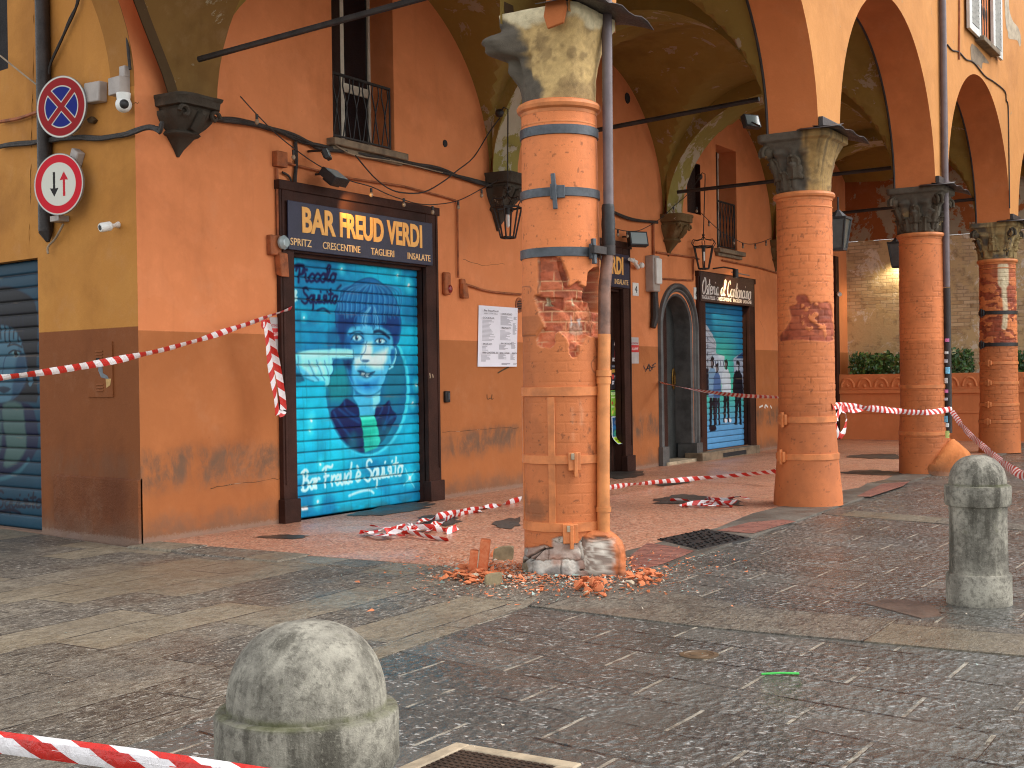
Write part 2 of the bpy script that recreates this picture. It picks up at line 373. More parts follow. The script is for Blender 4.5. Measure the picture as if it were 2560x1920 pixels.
# ------------------------------------------------------------------ paving
def slab_mat():
    t = NT('dark_basalt_slabs', .35, spec=.42); P = t.pos(); x, y, z = t.sep(P)
    xs = t.math('SUBTRACT', x, t.math('MULTIPLY', t.math('SUBTRACT', y, 3.0), .17))
    wob = t.math('MULTIPLY', t.math('SUBTRACT', t.noise(P, 1.2, 3), .5), .03)
    v = t.comb(t.math('ADD', t.math('ADD', y, 80.3+.0), wob), t.math('ADD', t.math('SUBTRACT', xs, 4.34), .437*40), 0.0)
    br = t.n('TexBrick', {'Vector': v, 'Color1': (.0, .0, .0), 'Color2': (1, 1, 1), 'Mortar': (.5, .5, .5), 'Scale': 1.0, 'Mortar Size': .013, 'Mortar Smooth': .25, 'Bias': 0.0, 'Brick Width': .84, 'Row Height': .437}, offset=.5, offset_frequency=2)
    tint = br.outputs['Color']; mort = br.outputs['Fac']
    n1 = t.noise(P, 1.3, 6, .6); chis = t.noise(t.scale(P, (1.0, 1.5, 1)), 19, 3, .5, .6); fine = t.noise(P, 120, 3, .6); ch2 = t.noise(P, 42, 3, .6)
    c = t.mix(tint, srgb(70, 69, 64), srgb(96, 94, 87))
    c = t.mix(t.rng(n1, .45, .7), c, srgb(84, 82, 77))
    c = t.mix(t.math('MULTIPLY', t.rng(chis, .5, .62), .25), c, srgb(104, 98, 90))
    c = t.mix(t.math('MULTIPLY', t.rng(fine, .58, .75), .4), c, srgb(120, 112, 100))
    pale = t.rng(t.noise(P, .9, 4, .6), .5, .62)
    rr_ = t.math('FRACT', t.math('DIVIDE', t.math('ADD', t.math('SUBTRACT', xs, 4.34), .437*40), .437)); rowl = t.math('GREATER_THAN', t.math('ABSOLUTE', t.math('SUBTRACT', rr_, .5)), .463)
    glint_fleck = t.rng(t.noise(t.n('VectorRotate', {'Vector': P, 'Angle': .6}, rotation_type='Z_AXIS').outputs[0] if False else t.scale(P, (1.5, .8, 1)), 27, 2, .5, .8), .615, .66)
    c = t.mix(t.math('MULTIPLY', glint_fleck, t.rng(n1, .30, .55)), c, srgb(158, 155, 148))  # sky glints on the wet slabs, painted as pale flecks
    jn = t.noise(P, 3.2, 5, .6); mk_ = t.math('MULTIPLY', t.math('MULTIPLY', mort, t.rng(t.noise(P, 7.0, 4, .65), .34, .52)), t.math('SUBTRACT', 1.0, t.math('MULTIPLY', rowl, t.rng(jn, .40, .62))))
    c = t.mix(mk_, c, t.mix(rowl, t.mix(t.rng(jn, .36, .5), srgb(96, 90, 80), srgb(158, 150, 134)), srgb(34, 31, 28)))
    t.col(c)
    dry = t.rng(t.noise(P, .45, 5, .6), .46, .68)
    t.rough(t.math('ADD', t.math('ADD', .15, t.math('MULTIPLY', dry, .2)), t.math('MULTIPLY', fine, .2)))
    vo = t.n('TexVoronoi', {'Vector': t.n('VectorMath', {0: t.scale(P, (1.0, 1.35, 1)), 1: t.n('VectorMath', {0: t.n('TexNoise', {'Vector': P, 'Scale': 9.0, 'Detail': 2.0}).outputs['Color'], 1: (.05, .05, .0)}, operation='MULTIPLY').outputs[0]}, operation='ADD').outputs[0], 'Scale': 15.0, 'Smoothness': .35}, feature='SMOOTH_F1').outputs['Distance']
    amp = t.math('ADD', .35, t.math('MULTIPLY', t.rng(t.noise(P, 1.7, 4, .6), .38, .6), .65))
    h = t.math('ADD', t.math('MULTIPLY', t.math('ADD', t.math('MULTIPLY', vo, .9), t.math('MULTIPLY', chis, .8)), amp), t.math('ADD', t.math('MULTIPLY', ch2, .30), t.math('MULTIPLY', mort, -.9)))
    t.bump(h, 1.0, .028); return t.mat
def light_mat(bw=1.55, rh=.47, ang=0.0, tone=1.0, name='worn_stone_slabs', ox=0.0, oy=0.0):
    t = NT(name, .5, spec=.4); P = t.pos(); x, y, z = t.sep(P)
    y2 = t.math('SUBTRACT', y, t.math('MULTIPLY', x, ang))
    wob = t.math('MULTIPLY', t.math('SUBTRACT', t.noise(P, .8, 3), .5), .10)
    v = t.comb(t.math('ADD', x, 60.0+ox), t.math('ADD', t.math('ADD', y2, 40*rh+oy), wob), 0.0)
    br = t.n('TexBrick', {'Vector': v, 'Color1': (0, 0, 0), 'Color2': (1, 1, 1), 'Mortar': (.5, .5, .5), 'Scale': 1.0, 'Mortar Size': .009, 'Mortar Smooth': .5, 'Bias': 0.0, 'Brick Width': bw, 'Row Height': rh}, offset=.37, offset_frequency=2)
    tint, mort = br.outputs['Color'], br.outputs['Fac']
    n1 = t.noise(P, 1.0, 6, .62); n2 = t.noise(P, 26, 6, .72); n3 = t.noise(P, 90, 4, .7); n4 = t.noise(P, 4.5, 7, .7); gr_ = t.noise(t.scale(P, (.55, 1.2, 1)), 17, 5, .75, .4); gr2 = t.noise(t.scale(P, (.5, 1.3, 1)), 38, 4, .7); roughk = t.rng(t.math('ADD', t.math('MULTIPLY', tint, .5), t.math('MULTIPLY', n1, .5)), .62, .40)
    c = t.mix(tint, srgb(98, 90, 78), srgb(150, 140, 122))
    c = t.mix(t.rng(n1, .42, .66), c, t.mix(tint, srgb(86, 80, 72), srgb(124, 116, 103)))
    c = t.mix(t.math('MULTIPLY', t.rng(n4, .44, .62), .5), c, srgb(70, 62, 53))
    c = t.mix(t.math('MULTIPLY', t.rng(n2, .46, .60), .8), c, t.mix(1.0, c, (.5, .48, .46), 'MULTIPLY'))
    c = t.mix(t.math('MULTIPLY', t.rng(n3, .52, .66), .6), c, srgb(172, 160, 142))
    c = t.mix(t.math('MULTIPLY', t.rng(tint, .62, .8), .4), c, srgb(132, 116, 88))
    c = t.mix(t.math('MULTIPLY', t.rng(gr_, .50, .60), t.math('ADD', .35, t.math('MULTIPLY', roughk, .5))), c, srgb(58, 52, 46))
    c = t.mix(t.math('MULTIPLY', t.rng(gr2, .55, .64), t.math('ADD', .35, t.math('MULTIPLY', roughk, .45))), c, srgb(176, 168, 154))
    c = t.mix(1.0, c, (tone, tone, tone), 'MULTIPLY')
    c = t.mix(mort, c, t.mix(t.rng(n4, .45, .6), srgb(40, 34, 28), srgb(146, 134, 114)))
    t.col(c)
    wet = t.rng(t.noise(P, .6, 5, .6), .42, .6)
    t.rough(t.math('ADD', .3, t.math('MULTIPLY', wet, .32)))
    t.bump(t.math('ADD', t.math('MULTIPLY', gr_, 1.0), t.math('ADD', t.math('MULTIPLY', gr2, .5), t.math('MULTIPLY', mort, -1.0))), .9, .02); return t.mat
def terrazzo():
    t = NT('red_terrazzo', .3, spec=.5); P = t.pos()
    vo = t.n('TexVoronoi', {'Vector': P, 'Scale': 55.0}, feature='F1'); n1 = t.noise(P, .8, 6, .6); n2 = t.noise(P, 70, 4, .6); n3 = t.noise(P, 2.6, 7, .7)
    sp = t.sep(vo.outputs['Color'])
    c = t.mix(t.rng(sp[0], .2, .8), srgb(168, 110, 84), srgb(204, 150, 122))
    c = t.mix(t.math('MULTIPLY', t.rng(sp[1], .78, .9), .8), c, srgb(206, 176, 150))
    c = t.mix(t.math('MULTIPLY', t.rng(sp[2], .8, .9), .7), c, srgb(84, 58, 46))
    c = t.mix(t.math('MULTIPLY', t.rng(n1, .42, .62), .5), c, t.mix(1.0, c, (.62, .55, .5), 'MULTIPLY'))
    c = t.mix(t.math('MULTIPLY', t.rng(n3, .62, .7), .6), c, srgb(92, 80, 70))
    t.col(c); t.rough(t.math('ADD', .24, t.math('ADD', t.math('MULTIPLY', t.rng(n1, .35, .65), .28), t.math('MULTIPLY', n2, .12))))
    t.bump(t.math('ADD', n2, t.math('MULTIPLY', n3, 1.5)), .12, .006); return t.mat
def cement(name='grey_cement', c0=srgb(84, 79, 72), c1=srgb(114, 106, 95), rough=.5):
    t = NT(name, rough, spec=.4); P = t.pos(); n1 = t.noise(P, 1.6, 7, .65); n2 = t.noise(P, 30, 6, .7)
    c = t.mix(t.rng(n1, .35, .65), c0, c1); c = t.mix(t.math('MULTIPLY', t.rng(n2, .45, .65), .5), c, mul(c0, .6)); t.col(c)
    t.rough(t.rng(n1, .3, .7, .3, .65)); t.bump(t.math('ADD', n2, n1), .45, .01); return t.mat
def brickpave():
    t = NT('worn_brick_paving', .55); P = t.pos(); x, y, z = t.sep(P)
    v = t.comb(t.math('ADD', y, 20.0), t.math('ADD', x, 20.0), 0.0)
    br = t.n('TexBrick', {'Vector': v, 'Color1': srgb(124, 72, 60), 'Color2': srgb(158, 104, 88), 'Mortar': srgb(74, 60, 54), 'Scale': 1.0, 'Mortar Size': .006, 'Mortar Smooth': .3, 'Brick Width': .26, 'Row Height': .065}, offset=.5)
    n = t.noise(P, 22, 6, .7); c = t.mix(t.math('MULTIPLY', t.rng(n, .45, .7), .5), br.outputs['Color'], srgb(96, 74, 66)); t.col(c)
    t.bump(t.math('SUBTRACT', n, br.outputs['Fac']), .5, .008); return t.mat
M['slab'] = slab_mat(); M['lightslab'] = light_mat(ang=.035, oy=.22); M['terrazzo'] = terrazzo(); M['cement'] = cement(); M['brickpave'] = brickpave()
M['strip'] = light_mat(4.0, 1.12, 0.0, .78, 'pale_stone_strip'); M['tar'] = cement('dark_tar_patch', srgb(56, 52, 48), srgb(78, 72, 66), .4)
def sheet(name, poly, z, mat, label=None, kind='structure', thick=0.0, cat=None):
    b = MB(); P = [(p[0], p[1], z) for p in poly]
    if thick: b.prism([(p[0], p[1], z-thick) for p in poly], (0, 0, thick))
    else: b.add(P, [tuple(range(len(P)))])
    return b.build(name, mat, label=label, kind=kind, cat=cat, smooth=False)
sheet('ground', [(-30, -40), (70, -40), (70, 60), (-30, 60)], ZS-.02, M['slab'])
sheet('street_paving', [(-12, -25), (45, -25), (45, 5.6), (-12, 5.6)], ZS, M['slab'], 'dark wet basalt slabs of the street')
e = lambda x: 4.36+.062*(x-3.72)
sheet('side_street_paving', [(-10, e(-10)), (8.55, e(8.55)), (8.45, 9.7), (8.9, 12), (11.5, 32), (-10, 32)], ZS+.004, M['lightslab'], 'worn brownish stone slabs of the side street', thick=.03)
def pxs(pts, z): return [onZ(x, y, z)[:2] for x, y in pts]
s1 = pxs([(1180, 1292), (1335, 1332), (1480, 1352), (2212, 1404), (2400, 1425), (2400, 1362), (2212, 1346), (1480, 1276), (1340, 1262)], ZS)
s1[3] = s1[3]; sheet('stone_strip', [(8.62, 4.98), (7.50, 4.585), (7.36, 3.2), (7.42, 1.3), (7.0, -14), (7.9, -14), (8.16, 1.4), (8.12, 3.2), (8.75, 4.6)], ZS+.009, M['strip'], 'pale stone strip crossing the dark slabs below the broken pillar', thick=.03)
sheet('stone_strip', [(14.35, 4.95), (13.95, 4.6), (13.35, 2.4), (10.5, -10), (11.15, -10), (13.85, 2.4), (14.62, 4.95)], ZS+.004, M['strip'], 'pale stone strip crossing the slabs below the second pillar', thick=.03)
sheet('portico_floor', [(8.78, 4.9), (33.5, 5.3), (33.5, 9.8), (8.70, 9.8)], 0.0, M['terrazzo'], 'wet reddish terrazzo floor under the arcade', thick=.1)
# stone kerb along the side street end of the arcade, in long worn blocks
random.seed(4)
kb = MB(); y0 = 5.55
for L in (1.15, .95, 1.3, .8):
    x0 = 8.36+random.uniform(-.03, .03); zt = .006+random.uniform(-.012, .012)
    kb.box((x0, y0, -.12), (8.80, min(y0+L-.018, 9.62), zt)); y0 += L
kb.build('kerb', M['lightslab'], label='worn grey kerb stones along the side end of the arcade', kind='structure', bevel=.018)
fe = lambda x: min(4.5+.045*(x-9.3), 4.95)
xs = [9.2, 10, 11, 12, 13, 14, 16, 18, 20, 22, 26, 30, 33.5]
rj = random.Random(9)
sheet('cement_edge', [(x, fe(x)+.01) for x in xs]+[(x, 5.28+rj.uniform(-.14, .16)) for x in np.linspace(33.5, 9.2, 34)], .004, M['cement'], 'patched grey cement edge between street and terrazzo', thick=.08)
for poly in ([(1365, 1232), (1362, 1200), (1398, 1172), (1452, 1180), (1500, 1190), (1470, 1203), (1422, 1222)], [(1548, 1146), (1618, 1128), (1690, 1122), (1720, 1126), (1668, 1140), (1626, 1152)], [(1850, 1072), (1905, 1045), (1965, 1040), (1950, 1050), (1880, 1073)]):
    sheet('brick_paving', pxs(poly, .008), .008, M['brickpave'])
for k, poly in enumerate(([(765, 1110), (852, 1090), (925, 1088), (900, 1101), (800, 1113)], [(1420, 1075), (1480, 1069), (1570, 1076), (1600, 1090), (1500, 1086), (1440, 1088)], [(1322, 1018), (1372, 1016), (1388, 1026), (1322, 1034)],
     [(1830, 985), (1900, 980), (1942, 983), (1942, 990), (1880, 990)], [(1820, 1020), (1880, 1015), (1940, 1021), (1942, 1027), (1860, 1024)], [(905, 1118), (960, 1112), (990, 1124), (940, 1135)], [(1065, 1128), (1118, 1119), (1118, 1136), (1085, 1140)], [(1400, 1042), (1470, 1034), (1500, 1038), (1440, 1048)],
     [(560, 1160), (600, 1155), (660, 1157), (640, 1163)])):
    P = [np.array(p) for p in pxs(poly, .006)]; P = cr(P, 9, True); c = sum(P)/len(P)
    P = [c+(p-c)*(.62+.85*fbm(np.array([4*math.cos(6.283*j/len(P))+k*5.]), np.array([4*math.sin(6.283*j/len(P))+k*3.]), 3, k)[0]) for j, p in enumerate(P)]
    sheet('tar_patch', P, .006, M['tar'])
# ================================================================== the building
CX = [9.0, 14.88, 20.3, 25.95, 31.9]      # columns
CW = [9.28, 15.15, 20.75, 26.1, 32.2]     # wall corbels
SPR, TOPZ = 4.38, 11.0
B = thing('portico_building', 'orange plastered building with a vaulted arcade and closed shop fronts', 'building', (X0, W, 0))
def rectwall(u0, u1, v0, v1, holes, fn, name, mat, label=None, parent=B):
    us = sorted(set([u0, u1]+[h[0] for h in holes]+[h[1] for h in holes]+list(np.arange(u0+1, u1, 1.0)))); vs = sorted(set([v0, v1]+[h[2] for h in holes]+[h[3] for h in holes]))
    us = [u for u in us if u0 <= u <= u1]; vs = [v for v in vs if v0 <= v <= v1]; b = MB()
    for i in range(len(us)-1):
        for j in range(len(vs)-1):
            uc, vc = (us[i]+us[i+1])/2, (vs[j]+vs[j+1])/2
            if any(h[0] < uc < h[1] and h[2] < vc < h[3] for h in holes): continue
            b.add([fn(us[i], vs[j]), fn(us[i+1], vs[j]), fn(us[i+1], vs[j+1]), fn(us[i], vs[j+1])], [(0, 1, 2, 3)])
    return b.build(name, mat, parent, label, smooth=False)
def reveal(b, h, fn, d0, d1):   # four inner faces of an opening, fn(u, v, depth)
    u0, u1, v0, v1 = h
    for A, Bq in (((u0, v0), (u0, v1)), ((u0, v1), (u1, v1)), ((u1, v1), (u1, v0)), ((u1, v0), (u0, v0))):
        b.add([fn(*A, d0), fn(*Bq, d0), fn(*Bq, d1), fn(*A, d1)], [(0, 1, 2, 3)])
wf = lambda u, v, d=0.0: (u, W+d, v)
# openings of the arcade wall, read off the photo onto the wall plane
s_l = pw(638, 800, W-.05)[0]; s_r = pw(923, 800, W-.05)[0]
H1 = (s_l, s_r, 0.0, 3.0)                                     # first bar shutter
b2r = pw(1347, 800, W-.04)[0]; H2 = (b2r-2.35, b2r, 0.0, 3.0)   # second bar door
dL, dR = pw(1434, 900)[0], pw(1497, 900)[0]; DZ = 2.42
H3 = (dL, dR, 0.0, 3.3)                                     # arched doorway (bounding)
oL, oR = pw(1524, 800, W-.04)[0], pw(1618, 800, W-.04)[0]; H4 = (oL, oR, .16, 2.98)
HW1 = (pw(719, 250)[0], pw(852, 300)[0], 4.38, 7.3)
HW3 = (pw(1547, 400)[0], pw(1592, 500)[0], 4.0, 6.0)
HDK = (pw(1484, 400)[0], pw(1513, 400)[0], 4.56, 5.5)
rectwall(X0, 30.97, -.1, 8.2, [H1, H2, H3, H4, HW1, HW3, HDK], wf, 'wall', M['wall'], 'orange plaster wall under the arcade with darker lower band')
for h, mt, dp in ((H1, M['wood'], .16), (H2, M['wood'], .2), (H4, M['wood'], .16), (HW1, M['wall_plain'], .42), (HW3, M['wall_plain'], .4), (HDK, M['wood'], .2)):
    b = MB(); reveal(b, h, wf, 0, dp); b.build('reveal', mt, B, smooth=False)
# side wall along the side street
lf = lambda u, v, d=0.0: (X0+LS*u+d, W+u, v)
shu = [onL(81, 600)[1]-W, onL(92, 1150)[1]-W]; su = sum(shu)/2; SHZ = onL(40, 562)[2]
HL = (su, su+2.6, 0.0, SHZ)
wl_u = onL(17, 100)[1]-W; HLW = (wl_u, wl_u+1.2, onL(10, 150)[2], onL(10, 150)[2]+2.2)
rectwall(0.0, 22.0, -.1, TOPZ, [HL, HLW], lf, 'wall', M['side'], 'ochre plaster side wall with brown lower band')
for h_, d_ in ((HL, .14), (HLW, .3)): b = MB(); reveal(b, h_, lf, 0, d_); b.build('reveal', M['side'], B, smooth=False)
MB().add([lf(HLW[0], HLW[2], .3), lf(HLW[1], HLW[2], .3), lf(HLW[1], HLW[3], .3), lf(HLW[0], HLW[3], .3)], [(0, 1, 2, 3)]).build('window', M['curtain'], B, 'dark window high on the side wall', smooth=False)
# raised rough plinth block at the corner and painted meter hatch
pb = MB(); u1 = onL(122, 1100)[1]-W; zt = onL(200, 1033)[2]
pb.add([lf(-.0, -.05, -.035), lf(u1, -.05, -.035), lf(u1, zt, -.035), lf(0, zt, -.035), lf(0, -.05, .02), lf(u1, -.05, .02), lf(u1, zt+.03, .02), lf(0, zt+.03, .02)], [(0, 1, 2, 3), (1, 5, 6, 2), (3, 2, 6, 7), (0, 3, 7, 4)])
M['roughplinth'] = plaster('rough_brown_render', srgb(126, 72, 38), None, stain=.9, bump=1.6, dirt=.5)
pb.build('plinth', M['roughplinth'], B, 'rough brown rendered plinth at the corner', smooth=False)
p0, p1 = onL(190, 740), onL(246, 862)
hb = MB(); ua, ub = p1[1]-W, p0[1]-W; za, zb = p1[2]+.02, p0[2]
hb.add([lf(ua, za, -.014), lf(ub, za, -.014), lf(ub, zb, -.014), lf(ua, zb, -.014), lf(ua, za, .01), lf(ub, za, .01), lf(ub, zb, .01), lf(ua, zb, .01)], [(0, 1, 2, 3), (0, 1, 5, 4), (1, 2, 6, 5), (2, 3, 7, 6), (3, 0, 4, 7)])
hatch = hb.build('hatch', M['side'], B, 'overpainted meter hatch in the side wall', smooth=False)
kb = MB(); uc = onL(214, 778)[1]-W; zc = onL(214, 778)[2]
kb.add([lf(uc-.03, zc-.03, -.017), lf(uc+.03, zc-.03, -.017), lf(uc+.03, zc+.03, -.017), lf(uc-.03, zc+.03, -.017)], [(0, 1, 2, 3)])
kb.build('keyhole', M['curtain'], hatch, smooth=False)
for pts, c in (([(213, 785), (212, 800), (218, 815), (236, 820), (232, 812), (222, 806), (221, 790)], srgb(112, 118, 122)), ([(228, 818), (240, 818), (238, 832), (230, 838)], srgb(196, 156, 96))):
    q = [onL(x, y, .0165) for x, y in pts]; MB().add(q, [tuple(range(len(q)))]).build('paint_chip', plain('chip_%d' % len(pts), c, .8), hatch, smooth=False)
for dz in (-.47, .0):
    v = MB()
    for k in range(3):
        z0 = zb-.1-k*.03 if dz == 0 else za+.06+k*.03
        v.add([lf((ua+ub)/2-.06, z0, -.024), lf((ua+ub)/2+.06, z0, -.024), lf((ua+ub)/2+.06, z0+.015, -.014), lf((ua+ub)/2-.06, z0+.015, -.014)], [(0, 1, 2, 3)])
    v.build('vent_slot', M['side'], hatch, smooth=False)
# street front above the arches
def archz(x, xc, hw, rise): u = np.clip((x-xc)/hw, -1, 1); return SPR+rise*np.sqrt(np.maximum(0, 1-u*u))
NA = 40
fo, fi, so_ = MB(), MB(), []
edges = [X0+.0]
for k in range(4):
    a, b_ = CX[k]+.40, CX[k+1]-.40; xc, hw = (a+b_)/2, (b_-a)/2; rise = min(hw, 2.28)
    th = np.linspace(math.pi, 0, NA+1); xa = xc+hw*np.cos(th); za = SPR+rise*np.sin(th)
    for i in range(NA):
        for bb, Y in ((fo, YO), (fi, YI)):
            bb.add([(xa[i], Y, za[i]), (xa[i+1], Y, za[i+1]), (xa[i+1], Y, TOPZ), (xa[i], Y, TOPZ)], [(0, 1, 2, 3)])
    sf = MB(); sf.grid([[(xa[i], YO, za[i]) for i in range(NA+1)], [(xa[i], YO+.27, za[i]) for i in range(NA+1)], [(xa[i], YI, za[i]) for i in range(NA+1)]])
    sf.build('arch_soffit', M['arch'], B)
    mo = MB(); mo.tube([(xa[i], YI-.005, za[i]) for i in range(NA+1)], .018, 6); mo.build('arch_edge_cable', M['pipe_dark'], B)
for k in range(5):
    a = X0 if k == 0 else CX[k]-.40; b_ = CX[k]+.40
    for bb, Y in ((fo, YO), (fi, YI)): bb.add([(a, Y, SPR), (b_, Y, SPR), (b_, Y, TOPZ), (a, Y, TOPZ)], [(0, 1, 2, 3)])
fo.build('facade_wall', M['facade'], B, 'light orange plaster street front above the arches', smooth=False)
fi.build('inner_wall', M['vault'], B, smooth=False)
# vault bays between skewed cross arches
def bay(i):
    xf0, xf1 = CX[i]+.34, CX[i+1]-.34; xw0, xw1 = CW[i]+.26, CW[i+1]-.22; N = 44
    rows = []
    for t in np.linspace(0, 1, N+1):
        y = YI+(W-YI)*t; zy = SPR+2.1*math.sqrt(max(0, 1-(2*t-1)**2)); row = []
        for s in (1-np.cos(np.linspace(0, math.pi, N+1)))/2:
            x = (xf0+(xf1-xf0)*s)*(1-t)+(xw0+(xw1-xw0)*s)*t
            row.append((x, y, max(zy, SPR+2.38*math.sqrt(max(0, 1-(2*s-1)**2)))))
        rows.append(row)
    MB().grid(rows).build('vault', M['vault'], B, ang=22)
for i in range(4): bay(i)
TA = np.linspace(0, math.pi, 29)
for i in range(5):
    hwid = .32
    def P(t, side, dz=0.0, i=i):
        y = (W-.12+YI)/2+((W-.12-YI)/2)*math.cos(t); z = SPR+1.85*math.sin(t)+dz
        x = CX[i]+(CW[i]-CX[i])*(y-YI)/(W-YI)
        s_ = side*hwid
        if i == 0 and side < 0: s_ -= .95*min(1.25, max(0.0, z-SPR)/1.1)**1.35*float(sst(YI+1.0, W-1.2, np.array(y)))
        return (x+s_, y, z)
    MB().grid([[P(t, -1) for t in TA], [P(t, 0) for t in TA], [P(t, 1) for t in TA]]).build('cross_arch', M['soffit'] if i else M['soffit_end'], B)
    for sd in ((1,) if i == 0 else (-1, 1)):
        MB().grid([[P(t, sd) for t in TA], [(P(t, sd)[0], P(t, sd)[1], 7.2) for t in TA]]).build('cross_arch_side', M['side'] if (i == 0 and sd < 0) else M['vault'], B, smooth=False)
    if i == 0:
        mo = MB(); mo.grid([[(p[0]-.012, p[1]-.012, p[2]-.004) for p in (P(t, -1) for t in TA)], [(p[0]+.13, p[1]-.012, p[2]-.004) for p in (P(t, -1) for t in TA)]])
        mo.grid([[(p[0]-.012, p[1], p[2]) for p in (P(t, -1) for t in TA)], [(p[0]-.012, p[1]+.0, p[2]+.10) for p in (P(t, -1) for t in TA)]])
        MB().grid([[P(t, -1) for t in TA], [(P(t, -1)[0]+.25, P(t, -1)[1]+.02, P(t, -1)[2]+1.6) for t in TA]]).build('cross_arch_side', M['wall_plain'], B, smooth=False)
        mo.build('arch_rim', M['grimy'], B, 'blackened rim of the end arch')
# arch crossing the side street, springing from the corner
ay = onL(240, 205)[1]; RS = 1.75; tt = np.linspace(0, math.pi/2*1.0, 16)
prof = [(X0-(RS-RS*math.cos(t)), 4.45+RS*math.sin(t)) for t in tt]
sa = MB(); sa.grid([[(x, W, z) for x, z in prof], [(x+LS*(ay-W), ay, z) for x, z in prof]])
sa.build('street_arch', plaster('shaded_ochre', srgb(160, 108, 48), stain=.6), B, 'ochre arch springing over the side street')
sw = MB()
for i in range(15): sw.add([(prof[i][0], W-.004, prof[i][1]), (prof[i+1][0], W-.004, prof[i+1][1]), (prof[i+1][0], W-.004, 8.2), (prof[i][0], W-.004, 8.2)], [(0, 1, 2, 3)])
sw.build('street_arch_face', M['wall_plain'], B, smooth=False)
# roof slabs, wall above, and the far building mass
rf = MB(); rf.box((X0+.02, YO+.02, TOPZ), (32.2, 32, TOPZ+.3)); rf.build('roof', M['wood'], B, smooth=False); rf = MB(); rf.box((X0+.02, YO+.02, 8.25), (32.2, W-.02, 8.5)); rf.build('upper_floor', M['wood'], B, smooth=False)
# ---- corbels on the wall
def corbel(i, tip):
    x, b = CW[i]-(.13 if i == 0 else .06), MB(); top = SPR+.02; H = top-tip; r2 = np.random.RandomState(i)
    rows = []
    for k, (f, a, d) in enumerate(((.0, .012, .02), (.12, .05, .06), (.24, .10, .13), (.33, .14, .18), (.34, .17, .21), (.37, .185, .23), (.41, .17, .21), (.43, .155, .20), (.5, .185, .24), (.60, .225, .29), (.68, .245, .32), (.74, .25, .335), (.755, .235, .32), (.80, .24, .33), (.815, .285, .385), (.93, .29, .39), (.95, .30, .40), (1.0, .30, .40))):
        ring = []
        for q in np.linspace(math.pi, 2*math.pi, 33):
            c, s = math.cos(q), math.sin(q); kk = min(1/max(abs(c), abs(s), 1e-6), 1.3); w = .4 if f < .42 else .92; kk = 1+(kk-1)*w
            j = 1+(.05*(fbm(np.array([q*3+i*7.]), np.array([f*9.]), 3)[0]-.5)*2 if f > .3 else 0)
            lf = 1+.07*math.cos(q*10)*(1 if .43 < f < .75 else 0)
            ring.append((x+a*c*kk*j*lf, W-.003+d*s*kk*j*lf, tip+H*f))
        rows.append(ring)
    b.grid(rows); b.add(rows[-1], [tuple(range(33))])
    for dx in (-.2, .2):
        c0 = np.array([x+dx, W-.30, tip+H*.68]); b.tube([c0+np.array([(.075*(1-q/7))*math.cos(q)*np.sign(dx), -.03, .075*(1-q/7)*math.sin(q)]) for q in np.linspace(0, 5.5, 18)], .022, 6)
    b.tube([(x, W-.24, tip+H*.46), (x, W-.31, tip+H*.58), (x, W-.35, tip+H*.68), (x, W-.39, tip+H*.70)], [.05, .06, .05, .03], 7)
    return b.build('corbel', M['stone_dark'] if i < 2 else M['stone_mid'], B, ang=40)
M['stone_mid'] = plaster('weathered_ochre_stone', srgb(104, 82, 50), None, stain=.9, peel=.2, bump=1.0)
for i, tip in ((0, 3.83), (1, 3.62), (2, 3.68), (3, 3.75)): corbel(i, tip)
# hairline cracks and plaster seams, each its own thin line on the wall
def crack(px, fn, wd=.007):
    P = cr([fn(*p) for p in px], 5); rg = np.random.RandomState(len(px)); b = MB(); a, c_ = [], []
    for i, p in enumerate(P):
        t = P[min(i+1, len(P)-1)]-P[max(i-1, 0)]; n = np.array([1.0, .2, 0]) if abs(t[2]) > abs(t[0])+abs(t[1]) else np.array([0, 0, 1.0]); w = wd*(.4+rg.rand()); j = rg.randn()*.006; a.append(p+n*(w/2+j)); c_.append(p-n*(w/2-j))
    b.grid([a, c_]); b.build('crack', M['grimy'], B, smooth=False)
oW = lambda x, y: onY(x, y, W-.003); oS = lambda x, y: onL(x, y, .003)
for px in ([(72, -20), (73, 60), (71, 180), (68, 300), (66, 420), (62, 540)], [(250, 212), (262, 225), (280, 228), (300, 222)]): crack(px, oS)
for px in ([(455, 1056), (500, 1046), (560, 1040), (606, 1034)], [(955, 934), (1010, 930), (1060, 926), (1120, 925)], [(1000, 560), (1040, 572), (1090, 570)], [(1640, 690), (1652, 720), (1648, 760)]): crack(px, oW, .005)
# ---- back wall of the arcade, planter
XB = 30.95
bw = MB(); bw.add([(XB, -8, -.1), (XB, 9.8, -.1), (XB, 9.8, 4.78), (XB, -8, 4.78)], [(0, 1, 2, 3)])
def oldbrick():
    t = NT('bare_beige_brick', .9, spec=.2); P = t.pos(); x, y, z = t.sep(P)
    br = t.n('TexBrick', {'Vector': t.comb(y, z, 0.0), 'Color1': srgb(186, 156, 118), 'Color2': srgb(212, 186, 150), 'Mortar': srgb(170, 148, 118), 'Scale': 1.0, 'Mortar Size': .008, 'Mortar Smooth': .4, 'Brick Width': .30, 'Row Height': .085}, offset=.5)
    n1 = t.noise(P, .9, 8, .66); n2 = t.noise(P, 5, 8, .7); n3 = t.noise(P, 1.8, 9, .75, .6)
    c = t.mix(t.rng(n1, .46, .54), br.outputs['Color'], srgb(206, 178, 132)); c = t.mix(t.rng(n3, .55, .60), c, srgb(226, 212, 190))
    c = t.mix(t.math('MULTIPLY', t.rng(n2, .5, .7), .5), c, srgb(110, 82, 56)); t.col(c)
    t.bump(t.math('SUBTRACT', t.math('MULTIPLY', n2, 1.5), t.math('MULTIPLY', br.outputs['Fac'], t.rng(n1, .54, .46))), .7, .02); return t.mat
